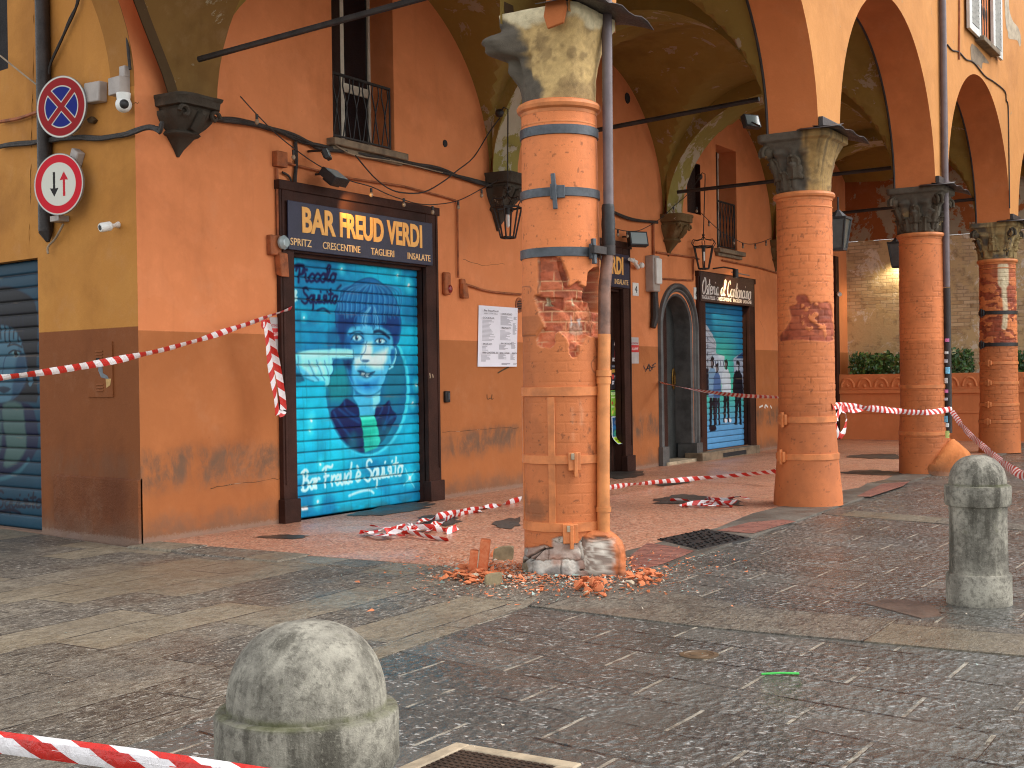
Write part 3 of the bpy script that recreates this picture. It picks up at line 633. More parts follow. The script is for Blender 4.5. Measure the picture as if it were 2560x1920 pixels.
BK = thing('back_wall', 'bare beige brick wall closing the far end of the arcade', 'wall', (XB, 6, 0))
bw.build('lower_wall', oldbrick(), BK, smooth=False)
MB().add([(XB-.03, -8, 4.78), (XB-.03, 9.8, 4.78), (XB-.03, 9.8, 9), (XB-.03, -8, 9)], [(0, 1, 2, 3)]).build('upper_wall', M['endwall'], BK, 'brown upper wall with peeling plaster', smooth=False)
XP = 30.1
zt = onX(1900, 808, XP)[2]
PL = thing('planter_wall', 'low orange planter wall with scalloped frieze at the end of the arcade', 'planter', (XP, 6, 0))
b = MB(); b.box((XP, 2, -.05), (XP+.7, 9.62, zt-.38)); b.build('body', M['wall_plain'], PL)
b = MB(); b.box((XP-.06, 2, zt-.46), (XP-.001, 9.62, zt-.37)); b.box((XP-.03, 2, zt-.37), (XP+.7, 9.62, zt)); b.box((XP-.02, 2, .62), (XP-.0005, 9.62, .66)); b.build('moulding', M['wall_plain'], PL, bevel=.01)
fr = MB()
for k in range(19):
    y = 9.4-k*.40
    fr.tube([(XP-.035, y+.15*math.cos(q), zt-.30+.2*math.sin(q)) for q in np.linspace(0, math.pi, 9)], .03, 6)
    fr.sphere((XP-.03, y, zt-.27), .045, 8, 6)
fr.build('frieze', M['wall_plain'], PL)
def leafmat():
    t = NT('hedge_leaf', .4, spec=.5); P = t.pos(); n = t.noise(P, 9, 2); n2 = t.noise(P, 2.2, 3)
    c = t.mix(t.rng(n, .3, .7), srgb(30, 62, 26), srgb(88, 128, 62)); c = t.mix(t.rng(n2, .4, .65), c, srgb(40, 74, 34)); t.col(c); return t.mat
M['leaf'] = leafmat()
def hedge(y0, y1, z1, label, seed):
    rng = np.random.RandomState(seed); b = MB(); N = int(900*(y1-y0))
    for _ in range(N):
        x, y, z = XP+.06+.62*rng.rand(), y0+(y1-y0)*rng.rand(), zt-.02+(z1-zt)*rng.rand()
        if z > z1-.12*fbm(np.array([y*4.0]), np.array([x*4.0]), 2, seed)[0]*2.2: continue
        a = rng.randn(3)*.6+np.array([-1.0, 0, .5]); a /= np.linalg.norm(a); u = np.cross(a, rng.randn(3)); u /= np.linalg.norm(u); v = np.cross(a, u); L = .035+.035*rng.rand()
        c = np.array([x, y, z]); b.add([c-u*L, c-v*L*.55, c+u*L*1.1, c+v*L*.55], [(0, 1, 2, 3)])
    for _ in range(int(40*(y1-y0))):
        y = y0+(y1-y0)*rng.rand(); x = XP+.15+.4*rng.rand(); b.tube([(x, y, zt-.05), (x+rng.randn()*.05, y+rng.randn()*.08, z1-.15)], .008, 4)
    return b.build('hedge', M['leaf'], None, label, 'hedge', 'hedges in the planter wall', smooth=False)
hy = lambda x: onX(x, 780, XP+.3)[1]
hedge(hy(2098), hy(1838), onX(1900, 752, XP+.3)[2], 'clipped green hedge in the planter behind the third pillar', 1)
hedge(hy(2270), hy(2186), onX(2200, 748, XP+.3)[2], 'clipped green hedge in the planter right of the farthest pillar', 2)
# dark doorway strip and pilaster on the arcade wall near the back
dd = MB(); xa, za = pw(1806, 800); dd.box((xa-.12, W-.06, 0), (xa+.12, W+.02, onY(1806, 555, W)[2])); dd.build('door_jamb', M['wood'], B)
# ================================================================== columns
M['shaft'] = painted('painted_brick_column', .72, .14, .35)
M['capital'] = painted('weathered_capital_stone', .85, .45, .6, sc_=14)
M['hoop'] = plain('overpainted_iron_hoop', srgb(204, 122, 67), .6, var=.25, bump=.2)
OR_COL, OR_COL2 = np.array(srgb(216, 124, 68)), np.array(srgb(194, 110, 58))
BR1, BR2, MORT = np.array(srgb(172, 80, 46)), np.array(srgb(204, 110, 68)), np.array(srgb(212, 156, 112))
def brickpat(u, v, bl=.21, bh=.08, jit=.004, seed=0):
    v = v+jit*(vn(u*9, v*9, seed)-.5)*2; row = np.floor(v/bh); uu = u/bl+.5*(row % 2)+.17*_h(row, row*0, seed+5); cell = np.floor(uu)
    dv = np.minimum(v/bh-row, 1-(v/bh-row))*bh; du = np.minimum(uu-cell, 1-(uu-cell))*bl
    return 1-sst(.002, .008, np.minimum(du, dv)), _h(cell, row, seed+9)
def cyl_hit(x, y, cx, cy, r):
    d = ray(x, y); a = d[0]**2+d[1]**2; b = -2*(d[0]*cx+d[1]*cy); c = cx*cx+cy*cy-r*r; q = max(b*b-4*a*c, 0)
    p = EYEV+d*((-b-math.sqrt(q))/(2*a)); return math.atan2(p[1]-cy, p[0]-cx), p[2]
class Shaft:
    def __init__(s, cx, cy, prof, h, res=.0075, low=2.05, seed=0, dirt=True):
        s.cx, s.cy, s.prof, s.h = cx, cy, prof, h; s.r = .32
        s.tc = math.atan2(-cy, -cx); c = s.c = Canvas(2*math.pi*s.r, h, res, OR_COL); c.ny = c.X.shape[0]
        X, Z = c.X, c.Z
        k = sst(low-.004, low+.004, Z+.012*(fbm(X*8, Z*8, 3, seed)-.5))[..., None]; c.img[:] = OR_COL2*(1-k)+OR_COL*k
        n = fbm(X*3, Z*2, 6, seed+3); c.img *= (1-.16*sst(.5, .72, n)+.06*sst(.5, .25, n))[..., None]
        n2 = fbm(X*26, Z*26, 4, seed+4); c.img *= (1-.07*sst(.55, .74, n2))[..., None]; n5 = fbm(X*30, Z*34, 3, seed+5); c.img *= (1-.45*sst(.74, .80, n5))[..., None]; s.n2 = n2
        s.mo, s.bid = brickpat(X, Z, seed=seed); s.lump = fbm(X*9, Z*14, 4, seed+8)
    def uv(s, x, y, r=None):
        t, z = cyl_hit(x, y, s.cx, s.cy, r or s.rad_at(2.0)); d = (t-s.tc+math.pi*3) % (2*math.pi); return (d*s.r, z)
    def rad_at(s, z): return float(np.interp(z, [p[1] for p in s.prof], [p[0] for p in s.prof]))
    def relief(s, amt, z0, z1, lines=.3):
        w = (sst(z0-.15, z0+.15, s.c.Z)*(1-sst(z1-.15, z1+.15, s.c.Z)))
        s.c.hgt -= amt*s.mo*w*sst(.35, .6, s.lump); s.c.hgt += amt*1.2*(s.lump-.5)*w
        s.c.img *= (1-lines*s.mo*w*sst(.42, .6, s.lump))[..., None]
    def expose(s, mask, depth=.012, tone=1.0, MORT=MORT):
        c = s.c; bc = (BR1+(BR2-BR1)*s.bid[..., None])*np.array([tone, tone**1.4, tone**1.6]); bc = bc*(1-.35*sst(.5, .7, s.lump))[..., None]
        mo = s.mo*sst(.36, .56, fbm(c.X*5, c.Z*7, 4, 66)); bc = bc*(.80+.4*fbm(c.X*24, c.Z*24, 4, 67))[..., None]; bc = bc*(1-mo[..., None])+MORT*mo[..., None]
        c.img[:] = c.img*(1-mask[..., None])+bc*mask[..., None]; c.hgt -= mask*(depth+.006*mo+.022*(s.lump-.5)+.014*(fbm(c.X*20, c.Z*20, 4, 68)-.5))
    def make(s, parent, label=None):
        c = s.c; th = s.tc+math.pi+c.X[:, :-1]/s.r; Z = c.Z[:, :-1]; r = np.interp(Z, [p[1] for p in s.prof], [p[0] for p in s.prof])+c.hgt[:, :-1]
        co = np.stack([s.cx+r*np.cos(th), s.cy+r*np.sin(th), Z], -1)
        return gmesh('shaft', co, np.clip(c.img[:, :-1], 0.01, 1), M['shaft'], parent, wrap=True, label=label)
def capital(parent, cx, cy, z0, z1, r0, half, kind, seed):
    nt_, nz = 160, 70; th = np.linspace(0, 2*math.pi, nt_+1)[:-1]; sv_ = np.linspace(0, 1, nz); T, S = np.meshgrid(th, sv_)
    c_, s_ = np.abs(np.cos(T)), np.abs(np.sin(T)); sq = np.minimum(1/np.maximum(c_, s_), 1.30)*half*.94
    r = r0+(sq-r0)*np.clip(S/.86, 0, 1)**2.3; ab = sst(.86, .875, S); r = r*(1-ab)+(np.minimum(1/np.maximum(c_, s_), 1.33)*half*((1.0 if kind > 1 else .93)+.03*S))*ab
    U, V = T*r0, S*(z1-z0); n = fbm(U*9, V*9, 5, seed); n2 = fbm(U*3.2, V*3.2, 5, seed+2); n3 = fbm(U*30, V*30, 3, seed+6)
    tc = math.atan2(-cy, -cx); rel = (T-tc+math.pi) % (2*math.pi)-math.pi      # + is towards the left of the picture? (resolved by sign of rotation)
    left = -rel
    dark, yel, pale = np.array(srgb(88, 79, 66)), np.array(srgb(192, 160, 104)), np.array(srgb(212, 196, 158)); brown = np.array(srgb(122, 96, 60))
    if kind == 2: yel = np.array(srgb(158, 126, 74))
    if kind == 4: yel = np.array(srgb(166, 142, 94))
    r = r+.022*(n-.5)+.02*(n2-.5)*(1-ab)
    if kind == 1:
        da = (T-3*math.pi/4+math.pi) % (2*math.pi)-math.pi
        r = r+.21*np.exp(-(da/.33)**4)*np.exp(-((S-.63)/.15)**4)*(1+.5*(n-.5))-.07*np.exp(-((da+.2)/.16)**2)*np.exp(-((S-.60)/.05)**2)+.08*np.exp(-((da+.12)/.24)**2)*np.exp(-((S-.36)/.12)**2)-.05*np.exp(-((S-.49)/.035)**2)*np.exp(-(da/.5)**2)-.03*np.cos(T*20)*np.exp(-((S-.40)/.16)**2)*np.exp(-(da/.7)**2)
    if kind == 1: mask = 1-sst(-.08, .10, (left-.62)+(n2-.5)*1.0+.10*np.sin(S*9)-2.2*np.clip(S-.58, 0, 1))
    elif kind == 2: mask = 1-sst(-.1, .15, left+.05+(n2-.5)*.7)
    elif kind == 3: mask = sst(.62, .75, n2)*.5
    else: mask = sst(.40, .55, n2)
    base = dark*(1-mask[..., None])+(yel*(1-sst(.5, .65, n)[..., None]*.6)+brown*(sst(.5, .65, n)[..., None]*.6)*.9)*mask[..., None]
    if kind == 1:
        k = sst(.78, .86, S+(n-.5)*.2)*mask; base = base*(1-k[..., None])+pale*k[..., None]
        k = sst(.52, .66, fbm(U*2.2+4, V*3+2, 5, seed+9))*.65*mask; base = base*(1-k[..., None])+brown*k[..., None]
    if kind >= 2:
        fl = np.cos(T*12)*.5+.5; lw = (1-ab)*sst(.02, .10, S)*(1-sst(.60, .8, S)); cov = 1-mask*(.85 if kind == 2 else .15)
        st_ = sst(.56, .68, fbm(T*7, S*.8, 4, seed+20))*.6*mask; base = base*(1-st_[..., None])+np.array(srgb(70, 58, 42))*st_[..., None]
        r = r+.03*(fl-.5)*lw*cov+.05*np.exp(-((S-.47)/.05)**2)*np.clip(np.cos(T*8+.4), 0, 1)**.5*cov+.05*np.exp(-((S-.66)/.05)**2)*np.clip(np.cos(T*8+.4+math.pi), 0, 1)**.5*cov; base = base*(1-.35*(1-fl)*lw*cov)[..., None]
        lf_ = np.clip(np.cos(T*8+.4), 0, 1)**.6*np.exp(-((S-.42)/.10)**2); r = r+.03*lf_*cov*(1-ab)
    base *= (.82+.5*(n3-.5)+.2)[..., None]
    co = np.stack([cx+r*np.cos(T), cy+r*np.sin(T), z0+S*(z1-z0)], -1)
    cap = gmesh('capital', co, np.clip(base, .01, 1), M['capital'], parent, wrap=True)
    top = MB(); top.add(co[-1], [tuple(range(nt_))]); top.build('capital_top', M['stone_dark'], cap, smooth=False)
    if kind >= 2:                                                # two rows of curled leaves
        lb = MB(); H = z1-z0; lrg = np.random.RandomState(seed)
        for tier, (za, zb4, cnt, o_) in enumerate(((.02, .44, 8, 0.0), (.22, .70, 8, math.pi/8))):
            for k_ in range(cnt):
                a0 = o_+k_*2*math.pi/cnt+math.pi/8; ds = (a0-tc+math.pi) % (2*math.pi)-math.pi
                if kind == 2 and -ds < .25: continue
                if lrg.rand() < .12: continue
                rw = []
                for i_ in range(11):
                    t_ = i_/10; zz = za+(zb4-za)*(t_ if t_ < .85 else .85-(t_-.85)*.8); rb = r0+(half*1.0-r0)*min(zz/.86, 1)**2.3+.012+.012*tier+.085*max(t_-.45, 0)**1.6*2.2
                    w_ = .105*(1-.75*t_**2.2)*(1+.14*math.sin(t_*22)); rw.append([(cx+(rb-.028*(abs(v_)**1.5)+.012*math.cos(v_*9))*math.cos(a0+v_*w_/rb), cy+(rb-.028*(abs(v_)**1.5)+.012*math.cos(v_*9))*math.sin(a0+v_*w_/rb), z0+zz*H) for v_ in np.linspace(-1, 1, 9)])
                lb.grid(rw)
        lv = lb.build('carved_leaves', M['stone_cap'] if kind != 4 else M['stone_cap4'], cap, ang=70); sm_ = lv.modifiers.new('sol', 'SOLIDIFY'); sm_.thickness = .014; sm_.offset = -1
    # corner volutes with a leaf under each
    for sx, sy in ((-1, 1), (-1, -1), (1, 1), (1, -1)):
        if kind == 1: continue
        if kind == 2 and not (sx == -1 and sy == 1): continue
        d = np.array([sx, sy, 0])/math.sqrt(2); side = np.array([-d[1], d[0], 0]); H = z1-z0; vb = MB(); big = 1.35 if kind == 1 else 1.0
        c0 = np.array([cx, cy, z0+H*.70])+d*half*1.08
        for off in (-.035, .035):
            pts = [c0+side*off+(d*math.cos(q)+np.array([0, 0, 1])*math.sin(q))*(.088*big*(1-q/7.6)) for q in np.linspace(-.6, 6.2, 26)]
            vb.tube(pts, [.024*big]*20+[.02, .018, .016, .014, .012, .010], 8)
        vb.sphere(c0, .075*big, 12, 8)
        vb.tube([c0+d*.02+np.array([0, 0, .07*big]), np.array([cx, cy, z1-.10*H])+d*half*1.12, np.array([cx, cy, z1-.06*H])+d*half*.8], [.045*big, .05*big, .04], 8)
        vb.tube([np.array([cx, cy, z0+.10*H])+d*(r0-.01), np.array([cx, cy, z0+.34*H])+d*(r0+.02), np.array([cx, cy, z0+.52*H])+d*(r0+.08), c0-d*.03-np.array([0, 0, .06])], [.02, .045, .045, .02], 9)
        vb.build('volute', M['stone_cap'], cap, ang=60)
    return cap
M['stone_cap'] = plaster('dark_carved_stone', srgb(84, 74, 60), None, stain=.9, peel=.25, peelc=srgb(176, 148, 100), bump=.9)
M['stone_cap4'] = plaster('yellowed_carved_stone', srgb(142, 120, 78), None, stain=.9, peel=.2, peelc=srgb(80, 70, 56), bump=.9)
def hoop(parent, cx, cy, z, r, h, mat, name, t=.014, label=None):
    b = MB(); b.lathe([(r, z-h/2), (r+t, z-h/2+.003), (r+t, z+h/2-.003), (r, z+h/2)], 56, (cx, cy, 0), cap=False)
    return b.build(name, mat, parent, label)
def onring(parent, cx, cy, r, th, z, w, h, t, mat, name, tilt=0.0, label=None, bev=.004):
    n = np.array([math.cos(th), math.sin(th), 0]); s_ = np.array([-n[1], n[0], 0]); u = np.array([0, 0, 1.0])
    s2 = s_*math.cos(tilt)+u*math.sin(tilt); u2 = u*math.cos(tilt)-s_*math.sin(tilt)
    b = MB(); b.obox(np.array([cx, cy, z])+n*(r+t/2), s2, n, u2, w/2, t/2, h/2); return b.build(name, mat, parent, label, bevel=bev)
def flashing(parent, cx, x0=-.46, x1=.62, out=.30, z=4.42):
    b = MB(); rows = []
    for i in range(9):
        x = cx+x0+(x1-x0)*i/8; bend = .05*math.sin(i*1.7)+(.10*((i-5)/3)**2 if i > 5 else 0)
        rows.append([(x, YO+.05, z+.012), (x, YO-.02, z+.006), (x, YO-out*.6, z-.01-.2*bend), (x, YO-out, z-.035-.35*bend)])
    b.grid(rows); rows = [[(cx-.52, y, z-.03), (cx-.40, y, z+.008)] for y in (YO-out, YO, YO+.22)]; b.grid(rows)
    f = b.build('flashing', M['flash'], parent, 'dark sheet metal flashing over the capital', ang=30)
    so2 = f.modifiers.new('sol', 'SOLIDIFY'); so2.thickness = .006
    b = MB(); b.box((cx-.40, YO-.06, z+.012), (cx+.36, YO-.003, z+.12)); b.build('flashing_upstand', M['flash'], parent, bevel=.006)
def collar(parent, cx, cy, z, r, gaps=()):
    b = MB(); n = 64; pr = [(r-.02, z-.05), (r+.006, z-.045), (r+.01, z-.02), (r+.034, z-.005), (r+.042, z+.02), (r+.03, z+.045), (r, z+.055), (r-.04, z+.056)]
    b.lathe(pr, n, (cx, cy, 0), cap=False); b.lathe([(r+.0, z-.135), (r+.007, z-.13), (r+.007, z-.12), (r, z-.115)], n, (cx, cy, 0), cap=False)
    return b.build('collar', M['hoop'], parent)
# ---------------- first column: the broken one
cx, cy = 9.0, YC
C1 = thing('broken_column', 'nearest orange arcade column with torn plaster, bare bricks and a shattered base', 'column', (cx, cy, 0))
S = Shaft(cx, cy, [(.335, -.03), (.327, .35), (.322, 1.2), (.314, 2.6), (.302, 3.76)], 3.76, .006, seed=2)
c = S.c; X, Z = c.X, c.Z
zm = lambda x, y: ((1240+x/3.3167)/K, (600+y/3.318)/K)
zb_ = lambda x, y: ((1240+x/3.318)/K, (1040+y/3.318)/K)
uvz = lambda pts, f=zm: [S.uv(*f(*p)) for p in pts]
S.relief(.0022, .1, 1.95, .02); S.relief(.001, 2.0, 3.6, .03)
wig = lambda P, a, sd: [(p[0]+a*(fbm(np.array([i*1.7]), np.array([sd*3.1]), 2)[0]-.5)*2, p[1]+a*(fbm(np.array([i*1.9+9]), np.array([sd*2.1]), 2)[0]-.5)*2) for i, p in enumerate(P)]
dmg = [(345, 130), (400, 124), (470, 122), (500, 140), (540, 160), (560, 215), (585, 270), (605, 330), (610, 385), (650, 355), (690, 345), (712, 380), (760, 388), (765, 300), (800, 245), (862, 262), (866, 600), (862, 780), (800, 800), (760, 790), (720, 860), (690, 872), (684, 950), (640, 975), (610, 920), (600, 840), (540, 770), (490, 780), (480, 880), (380, 892), (345, 870), (335, 820), (350, 775), (402, 718), (372, 640), (345, 570), (325, 500), (318, 470), (348, 440), (342, 300)]
mk = c.mask(wig(cr(uvz(dmg), 3, True), .012, 3), .006)
S.expose(mk, .034)
rough = c.mask(uvz([(560, 560), (700, 560), (862, 500), (866, 800), (700, 880), (560, 760), (480, 700), (560, 640)]), .03)*mk
c.hgt -= rough*.03*fbm(X*16, Z*16, 4, 77); k = (rough*sst(.45, .65, fbm(X*20, Z*20, 4, 78)))[..., None]; c.img[:] = c.img*(1-k*.7)+np.array(srgb(214, 132, 86))*k*.7
hole = c.mask(uvz([(770, 275), (815, 235), (862, 270), (868, 600), (830, 580), (800, 500), (765, 560), (745, 470), (760, 380)]), .012); c.hgt -= hole*.11*(.5+fbm(X*22, Z*22, 4, 31)); c.img[:] = c.img*(1-.5*hole[..., None])+np.array(srgb(110, 60, 38))*(.5*hole[..., None])  # deep gouge, its inner shade also painted into the colour
for pts, dp in (([(500, 170), (545, 165), (600, 300), (600, 400), (570, 390), (520, 250)], .03), ([(325, 475), (560, 480), (560, 580), (400, 545)], .03), ([(395, 480), (420, 480), (425, 530), (470, 545), (400, 548)], .03), ([(650, 480), (740, 490), (720, 560), (650, 520)], .025)):
    q = c.mask(uvz(pts), .006); c.hgt -= q*dp*(.6+.8*fbm(X*20, Z*20, 3, 5)); c.img *= (1-.18*q)[..., None]  # recesses by the torn plaster edge, with shade darkened into the colour
edge = np.clip(fbm(X*40, Z*40, 3, 55)-.3, 0, 1)*(sst(.05, .4, mk)*(1-sst(.6, .95, mk))); c.img[:] = c.img*(1-edge[..., None])+np.array(srgb(226, 190, 150))*edge[..., None]
for pts, cl, a in (([(620, 690), (740, 690), (752, 775), (680, 790), (622, 775)], srgb(150, 136, 116), .5), ([(640, 630), (655, 700), (630, 720)], srgb(190, 186, 180), .7), ([(700, 660), (735, 650), (715, 710)], srgb(190, 186, 180), .7), ([(385, 480), (420, 478), (425, 530), (460, 545), (385, 545)], srgb(212, 196, 160), .8), ([(640, 490), (662, 490), (660, 540), (642, 540)], srgb(214, 200, 160), .7)):
    q = c.mask(wig(uvz(pts), .008, 9), .008)*a; c.img[:] = c.img*(1-q[..., None])+np.array(cl)*q[..., None]
# plaster flap at left of the wound, cracks, drips, scuffs
fl = c.mask(uvz([(215, 395), (300, 390), (340, 440), (345, 560), (390, 700), (330, 780), (215, 800)]), .01); c.hgt += fl*.006; c.img *= (1-.10*fl)[..., None]
for pts in ([(840, 700), (820, 850), (845, 950), (815, 985), (790, 1020), (800, 1080), (830, 1110)], [(215, 392), (280, 388), (292, 430)], [(215, 800), (330, 792)], [(345, 180), (346, 440)]):
    c.stroke(uvz(pts), .008, srgb(96, 56, 34), .005, .8, 3)
for pts, w in (([(700, 1330), (712, 1450), (700, 1600)], .035), ([(560, 1230), (740, 1240)], .02), ([(630, 1390), (640, 1660)], .02)):
    q = c.mask(uvz([(p[0]-w*300, p[1]) for p in pts]+[(p[0]+w*300, p[1]) for p in pts[::-1]]), .02)*sst(.42, .6, S.lump)*.30; c.img[:] = c.img*(1-q[..., None])+np.array(srgb(226, 170, 130))*q[..., None]*1.0
dirtm = c.mask(uvz([(210, 600), (440, 600), (450, 830), (420, 880), (215, 860)], zb_), .06)*sst(.42, .62, fbm(X*5, Z*3, 5, 61))*.6; c.img[:] = c.img*(1-dirtm[..., None])+np.array(srgb(96, 66, 42))*dirtm[..., None]
dirtm = c.mask(uvz([(730, 60), (850, 60), (850, 440), (760, 340)], zb_), .05)*sst(.45, .62, fbm(X*14, Z*8, 5, 62))*.75; c.img[:] = c.img*(1-dirtm[..., None])+np.array(srgb(74, 52, 36))*dirtm[..., None]
# shattered base: bare mortar and stone
base = c.mask(wig(cr(uvz([(150, 1080), (240, 1090), (300, 1082), (400, 1075), (462, 1092), (478, 1015), (560, 1005), (600, 1050), (690, 1045), (720, 1010), (860, 1000), (1010, 1040), (1010, 1500), (150, 1500)], zb_), 2, True), .012, 8), .008)
nb = fbm(X*7, Z*7, 6, 21); nc = fbm(X*22, Z*22, 5, 22)
gr = np.array(srgb(150, 144, 134))*(1-sst(.4, .62, nb))[..., None]+np.array(srgb(206, 198, 184))*sst(.4, .62, nb)[..., None]
vd, vid = brickpat(X+.06*nb, Z+.05*nc, .26, .15, .02, 40)
gr = gr*(1-(.5*sst(.55, .8, vid))[..., None])+np.array(srgb(158, 112, 92))*(.5*sst(.55, .8, vid))[..., None]
c.img[:] = c.img*(1-base[..., None])+gr*base[..., None]; c.hgt -= base*(.012+.05*(nb-.45)+.022*(nc-.5)+.02*vd); c.hgt += base*.025*sst(.22, 0, Z)
for pts, cl, a in (([(680, 1190), (800, 1180), (810, 1270), (950, 1290), (965, 1390), (820, 1390), (690, 1340)], srgb(146, 106, 88), .75), ([(420, 1290), (500, 1240), (590, 1260), (640, 1400), (410, 1400)], srgb(108, 98, 92), .8), ([(195, 1180), (290, 1230), (300, 1330), (200, 1330)], srgb(112, 98, 66), .8), ([(460, 1160), (545, 1160), (545, 1240), (470, 1240)], srgb(178, 136, 116), .8), ([(650, 1110), (980, 1060), (985, 1150), (700, 1160)], srgb(226, 216, 200), .8)):
    q = c.mask(wig(uvz(pts, zb_), .02, 4), .02)*a; c.img[:] = c.img*(1-q[..., None])+np.array(cl)*q[..., None]
for pts in ([(250, 1220), (330, 1140), (380, 1110), (470, 1095)], [(310, 1200), (350, 1150), (400, 1095)], [(690, 1275), (800, 1265), (880, 1280), (970, 1285)], [(800, 1160), (806, 1265)]):
    c.stroke(uvz(pts, zb_), .011, srgb(46, 36, 30), .004, .9, 3); q = c.mask(uvz([(p[0]-5, p[1]-5) for p in pts]+[(p[0]+5, p[1]+5) for p in pts[::-1]], zb_), .004); c.hgt -= .02*q
S.make(C1, 'torn orange plaster over bare bricks')
capital(C1, cx, cy, 3.76, 4.46, .300, .375, 1, 5)
collar(C1, cx, cy, 3.70, .300)
for y, w in ((277, .078), (413, .072), (543, .075)):
    t_, z = cyl_hit(1207, y, cx, cy, .322); hoop(C1, cx, cy, z, S.rad_at(z)+.002, w, M['steel'], 'steel_band', .012, 'dark grey steel band')
def key(px, y, hh, w=.035):
    t_, z = cyl_hit(px, y, cx, cy, .33); r = S.rad_at(z)+.012
    k = onring(C1, cx, cy, r, t_, z+.0, .05, .12, .03, M['steel'], 'band_lock'); k2 = onring(C1, cx, cy, r+.012, t_+.02, z, w, hh, .03, M['steel'], 'wedge', .06, 'steel wedge key'); return t_, z, r
t_, z, r = key(1196, 414, .28); onring(C1, cx, cy, r, t_+.10, z, .11, .10, .016, M['steel'], 'band_lock')
key(1277, 543, .2)
for y, w in ((846, .075), (994, .07), (1140, .075)):
    t_, z = cyl_hit(1207, y, cx, cy, .335); hoop(C1, cx, cy, z, S.rad_at(z)-.002, w, M['hoop'], 'painted_band', .016, 'overpainted iron band')
for px, ya, yb in ((1190, 858, 1140), (1128, 858, 1140)):
    ta, za = cyl_hit(px, ya, cx, cy, .33); tb, zb2 = cyl_hit(px+3, yb, cx, cy, .335)
    onring(C1, cx, cy, .319, (ta+tb)/2, (za+zb2)/2, .058, za-zb2, .014, M['hoop'], 'vertical_strap', label='overpainted vertical strap')
for px, y, w, h in ((1240, 994, .10, .14), (1232, 1150, .12, .15)):
    t_, z = cyl_hit(px, y, cx, cy, .335); onring(C1, cx, cy, .330, t_, z-.01, w, h, .03, M['hoop'], 'band_lock', .02); onring(C1, cx, cy, .345, t_+.02, z-.035, .028, .19, .03, M['hoop'], 'wedge'); onring(C1, cx, cy, .348, t_-.015, z+.03, .05, .05, .025, M['pale_stone'], 'chip')
# plaster boot round the foot of the downpipe
px_b = onY(1305, 1100, YO-.055)[0]; 
bx, by = onZ(1314, 1262, 0)[:2]; bo = np.array([8.955, 4.85])
rows = []
for z, rx, ry, dx in () and ((-.03, .165, .15, .03), (.10, .165, .15, .03), (.18, .16, .148, .02), (.24, .152, .14, .01), (.29, .13, .125, -.0), (.335, .10, .10, -.02), (.37, .075, .075, -.04)):
    rows.append([(bo[0]+.06+dx*.3+rx*np.sign(math.cos(q))*abs(math.cos(q))**.7*(1+.07*(fbm(np.array([math.cos(q)*3+9]), np.array([math.sin(q)*3+z*8]), 3)[0]-.5)*2), bo[1]-.07-dx*.4+ry*np.sign(math.sin(q))*abs(math.sin(q))**.7*(1+.04*math.cos(3*q)), z+.02*math.sin(2*q+1)*(z > .2)) for q in np.linspace(0, 2*math.pi, 37)])
ar, af = np.array([.53, -.848, 0]), np.array([-.848, -.53, 0]); bc0 = np.array([px_b, YO-.055, 0])
for z, l_, r_, fo_, bk_ in ((-.03, -.20, .155, .15, .12), (.08, -.20, .158, .15, .12), (.18, -.20, .156, .145, .12), (.245, -.20, .14, .13, .12), (.29, -.20, .105, .11, .11), (.325, -.19, .06, .085, .09), (.35, -.16, .02, .05, .07)):
    ring = []
    for q in np.linspace(0, 2*math.pi, 49):
        cq, sq_ = math.cos(q), math.sin(q); u = np.sign(cq)*abs(cq)**.55; v = np.sign(sq_)*abs(sq_)**.6; w = 1+.10*(fbm(np.array([cq*2.2+5]), np.array([sq_*2.2+z*5]), 4, 3)[0]-.5)*2
        ring.append(bc0+ar*((l_+r_)/2+(r_-l_)/2*u*w)+af*((fo_-bk_)/2+(fo_+bk_)/2*v*w)+np.array([0, 0, z+.03*(fbm(np.array([cq*3.]), np.array([sq_*3.]), 3, 8)[0]-.5)*(z > .2)]))
    rows.append(ring)
rows = np.array(rows); up_ = []                              # resample finely, break the front left corner open, paint bare mortar there
NZ = 60; idx = np.linspace(0, len(rows)-1, NZ); fine_ = np.stack([rows[int(i)]*(1-i % 1)+rows[min(int(i)+1, len(rows)-1)]*(i % 1) for i in idx])[:, :-1]
fine_ = np.concatenate([fine_, np.repeat(fine_[-1:].mean(1, keepdims=True), fine_.shape[1], 1)], 0); d_ = fine_-bc0; ru, fu, zz = d_ @ ar, d_ @ af, fine_[..., 2]
nz1 = fbm(ru*11+zz*3, zz*11+fu*9, 5, 51); nz2 = fbm(ru*34+fu*20, zz*34, 4, 52); brk = sst(.03, -.03, ru-.055+(nz1-.5)*.10)*sst(.31, .26, zz+(nz2-.5)*.08)*sst(-.02, .03, fu)
fine_ = fine_-af*(brk*(.028+.05*(nz1-.5)))[..., None]+af*((nz1-.5)*.025+(nz2-.5)*.012)[..., None]+ar*((nz2-.5)*.014)[..., None]
cb = OR_COL2*(1-.35*sst(.5, .7, nz1))[..., None]; gb = np.array(srgb(140, 122, 108))*(1-sst(.45, .6, nz2))[..., None]+np.array(srgb(206, 196, 180))*sst(.45, .6, nz2)[..., None]; cb = cb*(1-brk[..., None])+gb*brk[..., None]
dk_ = sst(.06, .0, zz)*.5; cb = cb*(1-dk_[..., None])+np.array(srgb(110, 90, 78))*dk_[..., None]; sm = np.exp(-((ru-.10)/.012)**2)*(zz < .24)*.4; cb = cb*(1-sm[..., None])
gmesh('plaster_boot', fine_, np.clip(cb, .01, 1), M['shaft'], C1, wrap=True, label='cracked orange plaster boot round the pipe foot')
flashing(C1, cx, -.40, .50, .30, 4.47)
b = MB()                                                        # loose plaster shell left hanging beside the flashing
